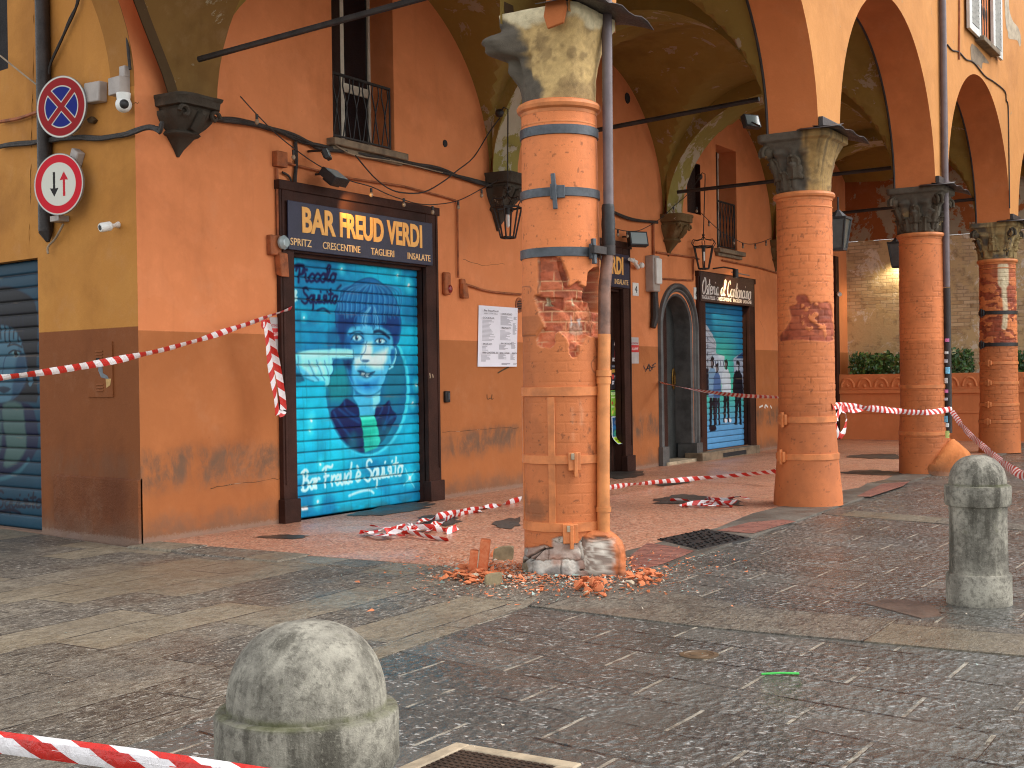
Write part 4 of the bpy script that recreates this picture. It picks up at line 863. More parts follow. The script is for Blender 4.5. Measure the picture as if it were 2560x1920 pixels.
b.prism([(cx-.425, 4.86, 4.285), (cx-.425, 5.0, 4.26), (cx-.43, 5.03, 4.36), (cx-.43, 5.0, 4.5), (cx-.43, 4.93, 4.56), (cx-.43, 4.86, 4.53), (cx-.425, 4.83, 4.40)], (.03, 0, 0)); b.build('loose_plaster', M['arch'], C1, 'orange plaster shell left hanging', bevel=.008)
# ---------------- other columns
def std_column(i, label, r0, r1, flare, kind, seed, paint=None):
    cx = CX[i]; t = thing('column', label, 'column', (cx, YC, 0), 'columns of the arcade')
    s = Shaft(cx, YC, [(flare, -.03), (flare*.985, .1), (r0*1.08, .55), (r0, 1.0), (r0*.985, 2.6), (r1, 3.70)], 3.70, .011, seed=seed)
    if paint: paint(s, t)
    s.make(t); capital(t, cx, YC, 3.70, 4.40, r1-.01, .42, kind, seed+4); collar(t, cx, YC, 3.66, r1); flashing(t, cx); return t, s
def p2(s, t):
    s.relief(.007, .9, 3.5, .16); c = s.c
    f = lambda x, y: ((1860+x/2.304)/K, (480+y/2.304)/K)
    Q = [s.uv(*f(*p)) for p in [(300, 600), (350, 590), (380, 640), (420, 630), (500, 640), (512, 700), (520, 850), (300, 848), (205, 858), (205, 830), (260, 760), (270, 700), (262, 660), (300, 650)]]
    c.img *= (1-.10*s.mo*(c.Z > 1.0))[..., None]
    mk = c.mask(wig(cr(Q, 3, True), .02, 2), .008)*(1-.9*sst(.56, .6, fbm(c.X*9, c.Z*9, 5, 12))*(c.X > s.uv(*f(340, 700))[0]-.02)); s.expose(mk, .010, .74, np.array(srgb(136, 66, 38)))
    sp = sst(.70, .74, fbm(c.X*14, c.Z*22, 5, 14))*sst(2.1, 2.6, c.Z); c.img *= (1-.3*sp)[..., None]
COL2, S2 = std_column(1, 'second orange brick column with a patch of bare dark red brick and flared foot', .335, .325, .41, 2, 11, p2)
COL3, S3 = std_column(2, 'third orange column with a dark grey capital and a drainpipe on its right', .35, .335, .385, 3, 23, lambda s, t: s.relief(.007, .3, 3.0, .22))
def p4(s, t):
    s.relief(.010, .4, 3.5, .3); c = s.c; mk = (sst(.50, .54, fbm(c.X*4.5, c.Z*7, 5, 19))*sst(2.0, 2.1, c.Z)*(1-.6*sst(3.2, 3.5, c.Z))+sst(3.0, 3.3, c.Z)*.3); s.expose(np.clip(mk, 0, 1), .008, .66, np.array(srgb(150, 84, 54)))
    u0 = s.uv(2168, 560)[0]; c.stroke([(u0, 3.5), (u0+.01, 3.0), (u0+.03, 2.7), (u0+.0, 2.4)], .09, srgb(214, 196, 158), .02, .9); c.stroke([(u0, 3.55), (u0, 3.25)], .2, srgb(214, 196, 158), .02, .9)
COL4, S4 = std_column(3, 'farthest visible column with flaking brick, two black bands and a yellowish fluted capital', .35, .335, .39, 4, 37, p4)
def hoops(t, s, cx, ys, px, mat, name, lockpx, w=.06, lab=None):
    for y in ys:
        r_ = s.rad_at(1.0); _, z = cyl_hit(px, y, cx, YC, r_); hoop(t, cx, YC, z, s.rad_at(z)-.003, w, mat, name, .016, lab)
        if lockpx: th, z2 = cyl_hit(lockpx, y, cx, YC, r_+.01); onring(t, cx, YC, s.rad_at(z)+.008, th, z, .13, w*1.7, .04, mat, 'band_lock', bev=.012); onring(t, cx, YC, s.rad_at(z)+.03, th+.03, z, .03, w*2.4, .035, mat, 'wedge')
hoops(COL2, S2, CX[1], (907, 988), 1740, M['hoop'], 'painted_band', 1694, .075)
hoops(COL3, S3, CX[2], (835, 937), 1990, M['hoop'], 'painted_band', None, .06)
hoops(COL4, S4, CX[3], (675, 744), 2153, M['black'], 'iron_band', 2122, .07, 'black iron band')
hoops(COL4, S4, CX[3], (784, 827, 874, 911), 2153, M['hoop'], 'painted_band', 2136, .055)
b = MB(); rows = []                                               # swollen plaster foot on the third column
for z, rx in ((-.03, .64), (.06, .62), (.12, .61), (.18, .57), (.24, .54), (.30, .50), (.36, .46), (.42, .38), (.47, .31), (.52, .23), (.56, .12)):
    lw_ = lambda q: 1+.22*(fbm(np.array([math.cos(q)*2.5+4]), np.array([math.sin(q)*2.5+z*6]), 4, 12)[0]-.5)*2
    rows.append([(CX[2]+.02+rx*.66*math.cos(q)*lw_(q)+.05*math.sin(2*q), YO-.06+rx*math.sin(q)*.66*lw_(q)-.02, z*.86+.05*math.sin(2*q+.5)*(z > .2)) for q in np.linspace(0, 2*math.pi, 33)])
b.grid(rows); b.add(rows[-1][:-1], [tuple(range(32))]); b.build('plaster_boot', plaster('boot_plaster_far', srgb(206, 124, 68), stain=.5, dirt=.5, bump=1.0), COL3, 'swollen orange plaster foot')
t5 = thing('column', 'column beyond the right edge carrying the last arch', 'column', (CX[4], YC, 0), 'columns of the arcade')
b = MB(); b.lathe([(.39, -.03), (.36, .6), (.335, 3.7), (.42, 4.4)], 24, (CX[4], YC, 0)); b.build('shaft', M['arch'], t5)
# ---------------- downpipes
def vpipe(t, path, r, mat, name, label=None): b = MB(); b.tube(path, r, 14); return b.build(name, mat, t, label)
pA = onY(1310, 50, YO-.055); px_, py_ = pA[0], YO-.055
PIPE1 = thing('drainpipe', 'mauve drainpipe with orange painted foot beside the broken column', 'drainpipe', (px_, py_, 0))
pz = lambda x, y: onY(x, y, py_)
q = [pz(1310, -90), pz(1311, 50), pz(1312, 200), pz(1314, 400), pz(1315, 520)]
vpipe(PIPE1, [(p[0], py_, p[2]) for p in q], .042, M['pipe'], 'upper_pipe', 'mauve grey upper pipe')
q = [pz(1315, 535), pz(1306, 620), pz(1305, 725)]; vpipe(PIPE1, [(p[0], py_, p[2]) for p in q], [.046, .05, .05], plain('scraped_pipe', srgb(120, 84, 66), .5, var=.5, sc_=8), 'scraped_pipe', 'scraped and dented middle length')
q = [pz(1305, 722), pz(1304, 830), pz(1303, 1000), pz(1304, 1180)]; vpipe(PIPE1, [(p[0], py_, p[2]) for p in q], .052, M['pipe_or'], 'lower_pipe', 'orange painted lower pipe')
for y, rr, h, mt in ((806, .062, .05, 'pipe_or'), (822, .058, .05, 'pipe_or'), (1100, .06, .04, 'pipe_or'), (541, .058, .08, 'pipe_dark')):
    p = pz(1304 if y > 600 else 1314, y); b = MB(); b.lathe([(.04, -h/2), (rr, -h/2), (rr, h/2), (.04, h/2)], 18, (p[0], py_, p[2]), cap=False); b.build('pipe_socket', M[mt], PIPE1)
p = pz(1314, 490); b = MB(); b.lathe([(.046, -.17), (.056, -.13), (.052, -.04), (.057, .02), (.05, .1), (.053, .15), (.045, .18)], 16, (p[0], py_, p[2]), cap=False); b.build('tape_wrap', M['black'], PIPE1, 'black tape wrapped round the pipe')
b = MB(); p = pz(1300, 541); b.box((p[0]-.16, py_-.02, p[2]-.03), (p[0]+.05, py_+.02, p[2]+.03)); b.build('pipe_bracket', M['pipe_dark'], PIPE1)
p3a = onY(2036, 0, YO-.06); p3b = onY(2049, 935, YO-.06); x3 = (p3a[0]+p3b[0])/2
PIPE3 = thing('drainpipe', 'long grey drainpipe down the street front beside the third column', 'drainpipe', (x3, YO-.06, 0))
vpipe(PIPE3, [(p3a[0], YO-.06, p3a[2]+1.5), (p3a[0], YO-.06, p3a[2]), (onY(2045, 620, YO-.06)[0], YO-.06, onY(2045, 620, YO-.06)[2])], .052, M['pipe'], 'upper_pipe')
vpipe(PIPE3, [tuple(onY(2045, 622, YO-.06)), tuple(p3b)], .056, M['pipe_dark'], 'lower_pipe', 'black lower pipe covered in stickers')
rng = np.random.RandomState(3); stick = MB()
STK = [srgb(120, 190, 220), srgb(225, 225, 220), srgb(220, 120, 170), srgb(200, 210, 120), srgb(200, 200, 205)]
for k, (y, h, ci) in enumerate(((735, .05, 2), (762, .04, 1), (800, .10, 0), (822, .08, 1), (862, .04, 4), (905, .10, 0), (918, .06, 1), (938, .11, 3), (780, .05, 4), (845, .05, 2))):
    p = onY(2046, y, YO-.06); sb = MB(); t0 = math.atan2(-p[1], -p[0])+rng.uniform(-.35, .25); w = rng.uniform(.7, 1.3)
    sb.grid([[(p[0]+.0585*math.cos(t0+a), YO-.06+.0585*math.sin(t0+a), p[2]+dz) for a in np.linspace(-w/2, w/2, 7)] for dz in (-h/2, h/2)])
    sb.build('sticker', plain('sticker_%d' % k, STK[ci], .5, var=.35, sc_=40), PIPE3)
# old pipe on the side wall
q = [onL(x, y, .07) for x, y in ((90, -60), (93, 100), (99, 500), (104, 522))]
MB().tube([q[0], q[1], q[2]], .075, 12).tube([q[2], q[3]], [.075, .02], 12).build('drainpipe', M['pipe_dark'], None, 'dark cut off drainpipe on the ochre side wall behind the round signs', 'drainpipe')
# ================================================================== bollards
def bollmat():
    t = NT('mossy_grey_stone', .8, spec=.3); P = t.obj(); x, y, z = t.sep(P)
    n1 = t.noise(P, 4, 8, .68); n2 = t.noise(P, 34, 6, .75); n3 = t.noise(t.scale(P, (9, 9, 1.3)), 1.0, 6, .65); n4 = t.noise(P, 90, 4, .7)
    c = t.mix(t.rng(n1, .36, .64), srgb(108, 103, 92), srgb(166, 160, 144))
    c = t.mix(t.math('MULTIPLY', t.rng(n3, .47, .66), .8), c, srgb(66, 62, 52))
    c = t.mix(t.math('MULTIPLY', t.rng(n2, .46, .64), .6), c, srgb(70, 65, 56)); c = t.mix(t.math('MULTIPLY', t.rng(n4, .56, .70), .35), c, srgb(176, 170, 152)); c = t.mix(t.math('MULTIPLY', t.rng(t.noise(t.scale(P, (14, 14, 2.2)), 1.0, 7, .7), .58, .68), .4), c, srgb(170, 164, 146))
    nz = t.sep(t.n('NewGeometry').outputs['Normal'])[2]
    ledge = t.math('MULTIPLY', t.rng(t.math('ABSOLUTE', t.math('SUBTRACT', z, .806)), .016, .0), t.rng(n1, .40, .62))
    moss = t.math('MAXIMUM', t.math('MULTIPLY', t.rng(t.noise(P, 6.5, 6, .7), .62, .74), .4), t.math('MULTIPLY', ledge, .8))
    c = t.mix(moss, c, srgb(84, 86, 48)); t.col(c); t.bump(t.math('ADD', n2, t.math('ADD', n4, n1)), .55, .008); return t.mat
M['boll'] = bollmat()
BPROF = [(.213, 0), (.214, .19), (.208, .204), (.192, .21), (.190, .30), (.187, .55), (.189, .66), (.208, .665), (.216, .68), (.2165, .788), (.213, .799), (.205, .802), (.188, .803), (.188, .815)]+[(.188*math.cos(a)**.80, .815+.188*math.sin(a)) for a in np.linspace(.06, math.pi/2-.02, 18)]
def bollard(loc, label):
    b = MB(); b.lathe(BPROF, 72, (0, 0, 0)); return b.build('bollard', M['boll'], None, label, 'bollard', 'stone bollards', loc=(0, 0, 0), ang=42)
bA = bollard(None, 'nearest round topped stone bollard with moss in its ledge, cut by the lower edge')
pA = onD(663, 1500, 3.03); bA.location = (pA[0], pA[1], ZS-.005)
bB = bA.copy(); COL.objects.link(bB); bB['label'] = 'whole round topped stone bollard at the right with a pale stained shaft'
pB = onZ(2115, 1302, ZS); bB.location = (pB[0], pB[1], ZS); bB.rotation_euler = (0, 0, 2.1)
# ================================================================== covers and litter on the ground
G = thing('drain_grate', 'black cast iron drain grate in the cement beside the broken column', 'drain grate', tuple(onZ(1520, 1165, .01)))
q = [onZ(x, y, .006) for x, y in ((1420, 1165), (1525, 1143), (1622, 1162), (1510, 1187))]
MB().prism([p-np.array([0, 0, .03]) for p in q], (0, 0, .032)).build('frame', M['black'], G, smooth=False)
gb = MB(); A_, B_, D_ = q[0], q[1]-q[0], q[3]-q[0]; rg = np.random.RandomState(2)
for i in range(12):
    for j in range(6):
        if rg.rand() < .14: continue
        c0 = A_+B_*((i+.5)/12)+D_*((j+.5)/6); u = B_/12*.34*(1 if (i+j) % 2 else .5); v = D_/6*.34*(.5 if (i+j) % 2 else 1)
        gb.prism([c0-u-v, c0+u-v, c0+u+v, c0-u+v], (0, 0, .012))
gb.build('raised_pattern', M['iron'], G, smooth=False)
ap = onZ(985, 1606, ZS); G2 = thing('manhole_cover', 'square iron manhole cover in a pale stone frame at the lower edge', 'manhole cover', tuple(ap))
x1, y1 = ap[0], ap[1]; fb = MB(); zt2 = ZS+.008
for a, c_ in (((x1-.62, y1-.075), (x1, y1)), ((x1-.075, y1-.62), (x1, y1-.076)), ((x1-.62, y1-.62), (x1-.545, y1-.076)), ((x1-.544, y1-.62), (x1-.076, y1-.545))): fb.box((*a, ZS-.05), (*c_, zt2))
fb.build('stone_frame', M['pale_stone'], G2, bevel=.008)
fb = MB(); fb.box((x1-.545, y1-.545, ZS-.05), (x1-.075, y1-.075, ZS+.001))
for i in range(14):
    for j in range(14): fb.box((x1-.53+i*.033, y1-.53+j*.033, ZS+.001), (x1-.53+i*.033+.02, y1-.53+j*.033+.02, ZS+.006))
fb.build('cover', plain('rusty_iron', srgb(74, 58, 46), .5, .3, var=.4), G2, smooth=False)
p = onZ(1510, 1415, ZS); b = MB(); b.lathe([(.11, ZS-.02), (.11, ZS+.006), (.085, ZS+.008), (.08, ZS+.003), (.055, ZS+.003), (.05, ZS+.008), (.0, ZS+.009)], 32, (p[0], p[1], 0), cap=False)
b.build('valve_cover', plain('brown_iron', srgb(104, 84, 62), .5, .3, var=.35), None, 'small round brown valve cover in the dark slabs', 'valve cover')
a, c_ = onZ(1645, 1456, ZS+.008), onZ(1726, 1455, ZS+.008); MB().tube([a, (a+c_)/2+np.array([0, 0, .004]), c_], .006, 8).build('drinking_straw', plain('green_straw', srgb(70, 190, 80), .4, var=.1), None, 'bright green straw lying on the dark slabs', 'straw')
q = [onZ(x, y, ZS+.006) for x, y in ((1868, 1303), (1915, 1293), (2010, 1302), (2035, 1330), (1990, 1335))]
MB().prism([p-np.array([0, 0, .02]) for p in q], (0, 0, .022)).build('access_cover', plain('brown_cover', srgb(92, 74, 62), .5, var=.4, bump=.4), None, 'brown sunken access cover left of the right bollard', 'access cover', smooth=False)
b = MB(); q = [onZ(x, y, .012) for x, y in ((742, 1112), (858, 1090), (975, 1084), (945, 1098), (800, 1116))]; 
# ================================================================== shop fronts
GLY = {'P': (.62, [[(.1, 0), (.2, 1)], [(-.08, .72), (.12, 1.0), (.5, 1.0), (.55, .7), (.35, .5), (.15, .5)]]), 'i': (.26, [[(0, .5), (.05, .05), (.2, .1)], [(.08, .74), (.1, .78)]]),
 'c': (.40, [[(.35, .42), (.2, .5), (.02, .3), (.1, .02), (.38, .12)]]), 'o': (.42, [[(.2, .5), (.02, .3), (.1, 0), (.3, .05), (.36, .35), (.2, .5), (.42, .45)]]),
 'l': (.30, [[(0, .1), (.3, .8), (.25, 1.0), (.12, .9), (.1, .1), (.3, .1)]]), 'S': (.64, [[(.55, .9), (.4, 1.02), (.18, .92), (.2, .68), (.5, .4), (.5, .1), (.25, -.05), (0, .12)]]),
 'q': (.45, [[(.35, .4), (.2, .5), (.02, .3), (.1, .02), (.3, .15), (.36, .5)], [(.36, .5), (.33, -.42)]]), 'u': (.45, [[(0, .5), (.03, .1), (.15, 0), (.3, .2), (.33, .5), (.33, .05), (.45, .05)]]),
 's': (.30, [[(.25, .45), (.12, .5), (.08, .35), (.22, .2), (.15, 0), (0, .05)]]), 't': (.28, [[(.15, .92), (.08, .1), (.2, .02)], [(-.05, .58), (.3, .62)]]),
 'B': (.66, [[(.1, 0), (.2, 1)], [(0, .9), (.3, 1.02), (.5, .85), (.4, .6), (.2, .52), (.5, .45), (.55, .15), (.3, -.02), (.0, .05)]]), 'a': (.45, [[(.35, .4), (.2, .5), (.02, .3), (.1, .02), (.28, .12), (.36, .5), (.34, .08), (.46, .06)]]),
 'r': (.34, [[(.02, .5), (.06, .02)], [(.06, .3), (.2, .5), (.32, .45)]]), 'F': (.62, [[(.2, 1), (.12, 0)], [(-.08, .88), (.2, 1.02), (.6, .95), (.7, 1.05)], [(.05, .52), (.4, .55)]]),
 'e': (.40, [[(.04, .25), (.32, .3), (.3, .46), (.15, .5), (.02, .28), (.12, .02), (.38, .12)]]), 'd': (.48, [[(.35, .4), (.2, .5), (.02, .3), (.1, .02), (.28, .12), (.42, 1.0)], [(.38, .5), (.36, .08), (.48, .06)]]),
 'O': (.62, [[(.35, .98), (.08, .7), (.05, .25), (.25, 0), (.5, .25), (.5, .75), (.3, .98), (.18, .75)]]), 'C': (.56, [[(.5, .78), (.35, 1), (.1, .7), (.08, .25), (.3, 0), (.52, .2)]]),
 'n': (.44, [[(.02, .5), (.05, 0)], [(.05, .3), (.2, .5), (.3, .4), (.32, .05), (.42, .05)]]), '&': (.5, [[(.4, .1), (.1, .6), (.2, .85), (.32, .7), (.05, .3), (.12, 0), (.4, .3)]]), ' ': (.3, [])}
GLY['è'] = (.40, GLY['e'][1]+[[(.08, .80), (.22, .66)]])
def script(text, fn):        # strokes of handwritten text, fn maps unit coordinates to the canvas
    x = 0; out = []; W_ = sum(GLY[ch][0] for ch in text)
    for ch in text:
        a, ss = GLY[ch]
        for s in ss: out.append([fn((x+p[0])/W_, p[1]) for p in s])
        x += a
    return out
def homog(src, dst):
    A = []; 
    for (x, y), (u, v) in zip(src, dst): A += [[x, y, 1, 0, 0, 0, -u*x, -u*y, -u], [0, 0, 0, x, y, 1, -v*x, -v*y, -v]]
    h = np.linalg.svd(np.array(A, float))[2][-1].reshape(3, 3)
    def f(x, y): p = h @ np.array([x, y, 1.0]); return (p[0]/p[2], p[1]/p[2])
    return f
M['shutter'] = painted('painted_roller_shutter', .5, .16, .10, 0.0, sc_=5, spec=.14)
def shutter_mesh(name, c, fn, slats, parent, label, cut=.03):
    u = (c.Z/c.h*slats) % 1.0
    prof = -.014*np.exp(-((np.minimum(u, 1-u))/.07)**2)+.005*np.sin(math.pi*u)      # groove and bowed slat
    g = np.exp(-((np.minimum(u, 1-u))/.065)**2); c.img *= (1-.8*g)[..., None]
    sc1 = fbm(c.X*2.5, c.Z*40, 5, 91); rub = sst(.62, .72, sc1)*.35*np.exp(-((u-.88)/.12)**2); c.img[:] = c.img*(1-rub[..., None])+np.array(srgb(120, 100, 80))*rub[..., None]
    P0, ex, ez, nn = fn
    co = P0+c.X[..., None]*ex+c.Z[..., None]*ez+(prof+c.hgt)[..., None]*nn
    return gmesh(name, co, np.clip(c.img, .008, 1), M['shutter'], parent, label=label)
YS = W+.10
sL, sR = H1[0]-.02, H1[1]+.02; SW, SH = sR-sL, 3.0
f0 = homog([onY_ for onY_ in ((33, 75), (792, 150), (797, 1540), (55, 1650))], [(.02, SH-.02), (SW-.02, SH-.02), (SW-.02, .03), (.02, .03)])
# exact map: zoom pixel -> photo pixel -> shutter plane
def zpx(x0, y0, k):
    def g(x, y):
        p = onY((x0+x/k)/K, (y0+y/k)/K, YS); return (p[0]-sL, p[2])
    return g
Z = zpx(720, 600, 2.3700)
def PZ(pts): return [Z(*p) for p in pts]
c = Canvas(SW, SH, .0075, srgb(0, 148, 196))
n = fbm(c.X*1.2, c.Z*1.5, 5, 3)[..., None]; c.img[:] = np.array(srgb(0, 126, 178))*(1-sst(.35, .65, n))+np.array(srgb(28, 172, 210))*sst(.35, .65, n)
pz2 = sst(.62, .8, fbm(c.X*.9+5, c.Z*1.1, 4, 8))[..., None]*.5; c.img[:] = c.img*(1-pz2)+np.array(srgb(70, 190, 216))*pz2
def ovalp(cx, cy, rx, ry): return PZ([(cx+rx*math.cos(q), cy+ry*math.sin(q)) for q in np.linspace(0, 2*math.pi, 40)[:-1]])
c.poly(ovalp(462, 890, 262, 410), srgb(86, 182, 220), .05, .55); c.poly(ovalp(470, 880, 250, 400), srgb(116, 204, 234), .012, .8); c.poly(ovalp(462, 878, 240, 392), srgb(0, 112, 160), .012)
c.poly(PZ([(250, 760), (340, 740), (370, 900), (340, 960), (250, 960), (225, 860)]), srgb(20, 140, 150), .08, .8); c.poly(PZ([(590, 760), (690, 700), (690, 860), (640, 980), (560, 960)]), srgb(0, 122, 150), .08, .7)
c.poly(PZ([(215, 560), (290, 500), (320, 700), (260, 760)]), srgb(0, 98, 156), .05, .7)
nav = srgb(8, 40, 96)
c.poly(PZ([(250, 1020), (300, 985), (330, 950), (352, 940), (425, 985), (512, 985), (560, 985), (598, 948), (616, 1005), (645, 1040), (612, 1110), (575, 1175), (520, 1230), (450, 1262), (395, 1243), (330, 1190), (282, 1112)]), nav, .008, 1, 3)
for p in ([(300, 1000), (350, 1040), (420, 1080)], [(330, 950), (350, 1010), (430, 1060)], [(560, 990), (540, 1040), (520, 1060)], [(600, 960), (590, 1040), (560, 1120)], [(270, 1020), (310, 1090), (380, 1180)], [(640, 1042), (600, 1060), (570, 1120)]):
    c.stroke(PZ(p), .03, srgb(26, 78, 144), .012, .8, 4)
c.poly(PZ([(385, 880), (548, 865), (545, 955), (515, 1000), (512, 1040), (425, 1045), (418, 985), (388, 940)]), srgb(112, 176, 218), .008); c.poly(PZ([(385, 880), (548, 865), (545, 905), (480, 930), (400, 920)]), srgb(40, 92, 160), .03, .8); c.poly(PZ([(500, 930), (545, 900), (540, 960), (505, 1010)]), srgb(170, 214, 236), .02, .8)
gt = srgb(52, 186, 160)
c.poly(PZ([(428, 1045), (512, 1040), (530, 1110), (546, 1190), (532, 1228), (455, 1258), (444, 1130)]), gt, .008); c.poly(PZ([(428, 1045), (512, 1040), (514, 1062), (432, 1068)]), srgb(120, 226, 206), .008, .8); c.poly(PZ([(440, 1090), (480, 1080), (500, 1230), (456, 1250)]), srgb(30, 150, 140), .03, .5)
for k in range(5): c.stroke(PZ([(438+k*3, 1090+k*34), (524+k*4, 1080+k*34)]), .008, srgb(130, 230, 205), .006, .45)
face = [(338, 540), (420, 500), (520, 500), (610, 520), (636, 620), (608, 715), (580, 800), (548, 880), (500, 915), (450, 918), (400, 890), (365, 830), (345, 760), (328, 650)]
c.poly(PZ(face), srgb(124, 182, 226), .008, 1, 4)
c.poly(PZ([(335, 560), (380, 560), (372, 700), (380, 820), (400, 880), (365, 830), (345, 760), (328, 650)]), srgb(40, 92, 168), .04, .9)
c.poly(PZ([(450, 610), (495, 610), (500, 680), (590, 640), (585, 700), (560, 760), (510, 760), (440, 730), (400, 760), (390, 700), (430, 690)]), srgb(226, 242, 248), .05, .95); c.poly(PZ([(400, 820), (470, 840), (540, 810), (530, 880), (470, 905), (410, 880)]), srgb(70, 130, 204), .05, .7); c.poly(PZ([(450, 850), (480, 845), (490, 875), (455, 880)]), srgb(44, 92, 176), .03, .7)
c.poly(PZ([(360, 560), (450, 545), (455, 620), (380, 640)]), srgb(62, 116, 188), .04, .7); c.poly(PZ([(500, 560), (600, 560), (600, 625), (510, 620)]), srgb(62, 116, 188), .04, .6)
c.ell(Z(616, 690), .06, .145, srgb(138, 196, 232), .008); c.poly(PZ([(608, 650), (630, 640), (634, 690), (612, 740), (606, 700)]), srgb(52, 104, 176), .02, .9); c.stroke(PZ([(632, 632), (640, 680), (620, 745), (596, 765)]), .016, srgb(190, 224, 242), .006, .9, 4)
c.poly(PZ([(310, 590), (335, 580), (335, 650), (320, 640)]), srgb(170, 206, 230), .012, .8)
hair = [(286, 515), (280, 425), (308, 345), (360, 282), (430, 236), (490, 224), (550, 252), (612, 310), (655, 398), (670, 500), (660, 590), (630, 642), (612, 560), (560, 520), (500, 510), (430, 512), (365, 520), (345, 600), (325, 650), (300, 580)]
c.poly(PZ(hair), srgb(66, 114, 180), .008, 1, 4)
c.poly(PZ([(286, 515), (300, 430), (360, 440), (420, 430), (400, 510), (350, 530), (325, 650), (300, 580)]), srgb(24, 56, 122), .05, .9); c.poly(PZ([(560, 440), (650, 430), (668, 510), (650, 600), (625, 630), (610, 560), (560, 520)]), srgb(24, 58, 128), .05, .9)
rg = np.random.RandomState(5)
for k in range(46):
    q = -1.35+2.7*k/45; ex, ey = 485+190*math.sin(q)*1.0, 300+205*math.cos(q*.72)*(.75+.3*rg.rand()); sx, sy = 500+40*math.sin(q), 262-6*math.cos(q)
    mx, my = (sx+ex)/2+62*math.sin(q), (sy+ey)/2-42
    c.stroke(PZ([(sx, sy), (mx, my), (ex, ey)]), .012+.012*rg.rand(), [srgb(124, 162, 212), srgb(84, 128, 190), srgb(34, 72, 140)][k % 3], .008, .65, 6)
for k in range(15):
    x = 385+rg.rand()*165; c.stroke(PZ([(490+(x-470)*.35, 400), (x-4, 460), (x-10+rg.rand()*14, 520+12*rg.rand())]), .012+.01*rg.rand(), [srgb(150, 184, 222), srgb(36, 74, 146), srgb(86, 130, 196)][k % 3], .006, .75, 5)
c.stroke(PZ([(286, 515), (280, 425), (308, 345), (360, 282), (430, 236), (490, 224), (550, 252), (612, 310), (655, 398), (670, 500)]), .012, srgb(18, 48, 110), .006, .8, 4)
dk = srgb(14, 28, 62)
for ex, ey, rx, ry in ((408, 580, .085, .034), (546, 599, .09, .030)):
    p = Z(ex, ey); c.ell(p, rx, ry, srgb(190, 216, 232), .008); c.ell((p[0]-.01, p[1]), .034, .033, srgb(60, 90, 130), .006); c.ell((p[0]-.01, p[1]), .018, .02, dk, .005); c.ell((p[0]+.005, p[1]+.01), .008, .008, (1, 1, 1), .004)
c.stroke(PZ([(372, 590), (392, 565), (424, 562), (446, 585)]), .016, dk, .006, .9, 5); c.stroke(PZ([(384, 600), (415, 612), (448, 600)]), .012, srgb(36, 72, 140), .01, .8, 4)
c.stroke(PZ([(514, 600), (530, 586), (562, 586), (582, 602)]), .016, dk, .006, .9, 5); c.stroke(PZ([(520, 612), (548, 622), (580, 612)]), .012, srgb(36, 72, 140), .01, .8, 4)
c.stroke(PZ([(366, 562), (392, 545), (424, 542), (446, 558)]), .018, srgb(24, 50, 108), .008, .85, 5); c.stroke(PZ([(510, 545), (540, 540), (572, 556), (598, 580)]), .045, srgb(16, 34, 80), .012, .95, 5)
c.stroke(PZ([(466, 600), (455, 660), (434, 690), (430, 712), (452, 722), (480, 716)]), .016, srgb(44, 88, 160), .012, .85, 5); c.poly(PZ([(436, 706), (478, 708), (470, 724), (440, 720)]), srgb(30, 60, 128), .012, .8); c.stroke(PZ([(460, 735), (456, 758)]), .012, srgb(70, 120, 190), .01, .8)
c.poly(PZ([(414, 776), (442, 772), (468, 786), (510, 782), (494, 806), (462, 820), (432, 804)]), srgb(44, 70, 120), .02, .9, 3); c.stroke(PZ([(410, 776), (442, 780), (470, 790), (514, 780)]), .014, srgb(20, 34, 70), .006, .9, 4); c.poly(PZ([(434, 786), (456, 790), (452, 806), (436, 802)]), srgb(210, 224, 232), .006, .9); c.poly(PZ([(462, 792), (484, 792), (474, 812), (462, 812)]), srgb(190, 210, 224), .006, .9); c.stroke(PZ([(425, 812), (460, 834), (502, 812)]), .018, srgb(120, 176, 220), .01, .8, 4)
hand = [(48, 668), (120, 650), (260, 644), (384, 652), (388, 700), (330, 708), (268, 708), (266, 770), (248, 812), (240, 862), (222, 868), (212, 836), (150, 838), (92, 812), (60, 772), (46, 720)]
c.poly(PZ(hand), srgb(160, 216, 238), .008, 1, 3); c.poly(PZ([(60, 664), (380, 656), (384, 690), (260, 694), (80, 706)]), srgb(200, 238, 248), .03, .9); c.poly(PZ([(52, 740), (110, 780), (190, 826), (100, 816), (60, 772)]), srgb(70, 140, 206), .04, .6); c.poly(PZ([(80, 700), (250, 712), (244, 770), (150, 790), (90, 750)]), srgb(190, 230, 246), .06, .6)
for p in ([(262, 704), (388, 704)], [(384, 652), (390, 678), (386, 704)], [(48, 668), (120, 650), (250, 645)], [(262, 704), (268, 770), (250, 812)], [(120, 716), (150, 790), (180, 832)], [(166, 712), (196, 790), (216, 830)], [(214, 716), (232, 770), (240, 806)], [(58, 690), (64, 770), (92, 812), (150, 838)]):
    c.stroke(PZ(p), .016, srgb(24, 70, 140), .01, .75, 5)
for p in ([(90, 740), (110, 770), (140, 800)], [(140, 730), (165, 780)], [(190, 730), (212, 790)]): c.stroke(PZ(p), .035, srgb(208, 238, 248), .02, .7, 4)
c.poly(PZ([(44, 786), (80, 792), (98, 834), (60, 846), (44, 842)]), nav, .01); c.poly(PZ([(320, 706), (388, 706), (372, 770), (340, 760)]), srgb(18, 50, 104), .03, .8)
tb = srgb(0, 26, 84)
for s in script('Piccolo', lambda u, v: Z(52+u*232, 250-v*96+u*-4)): c.stroke(s, .036, tb, .006, 1.0, 6)
c.stroke(PZ([(36, 160), (60, 146), (92, 160), (84, 190)]), .04, tb, .008, .95, 5)
for s in script('Squisito', lambda u, v: Z(80+u*212, 372-v*88+u*2)): c.stroke(s, .034, tb, .006, 1.0, 6)
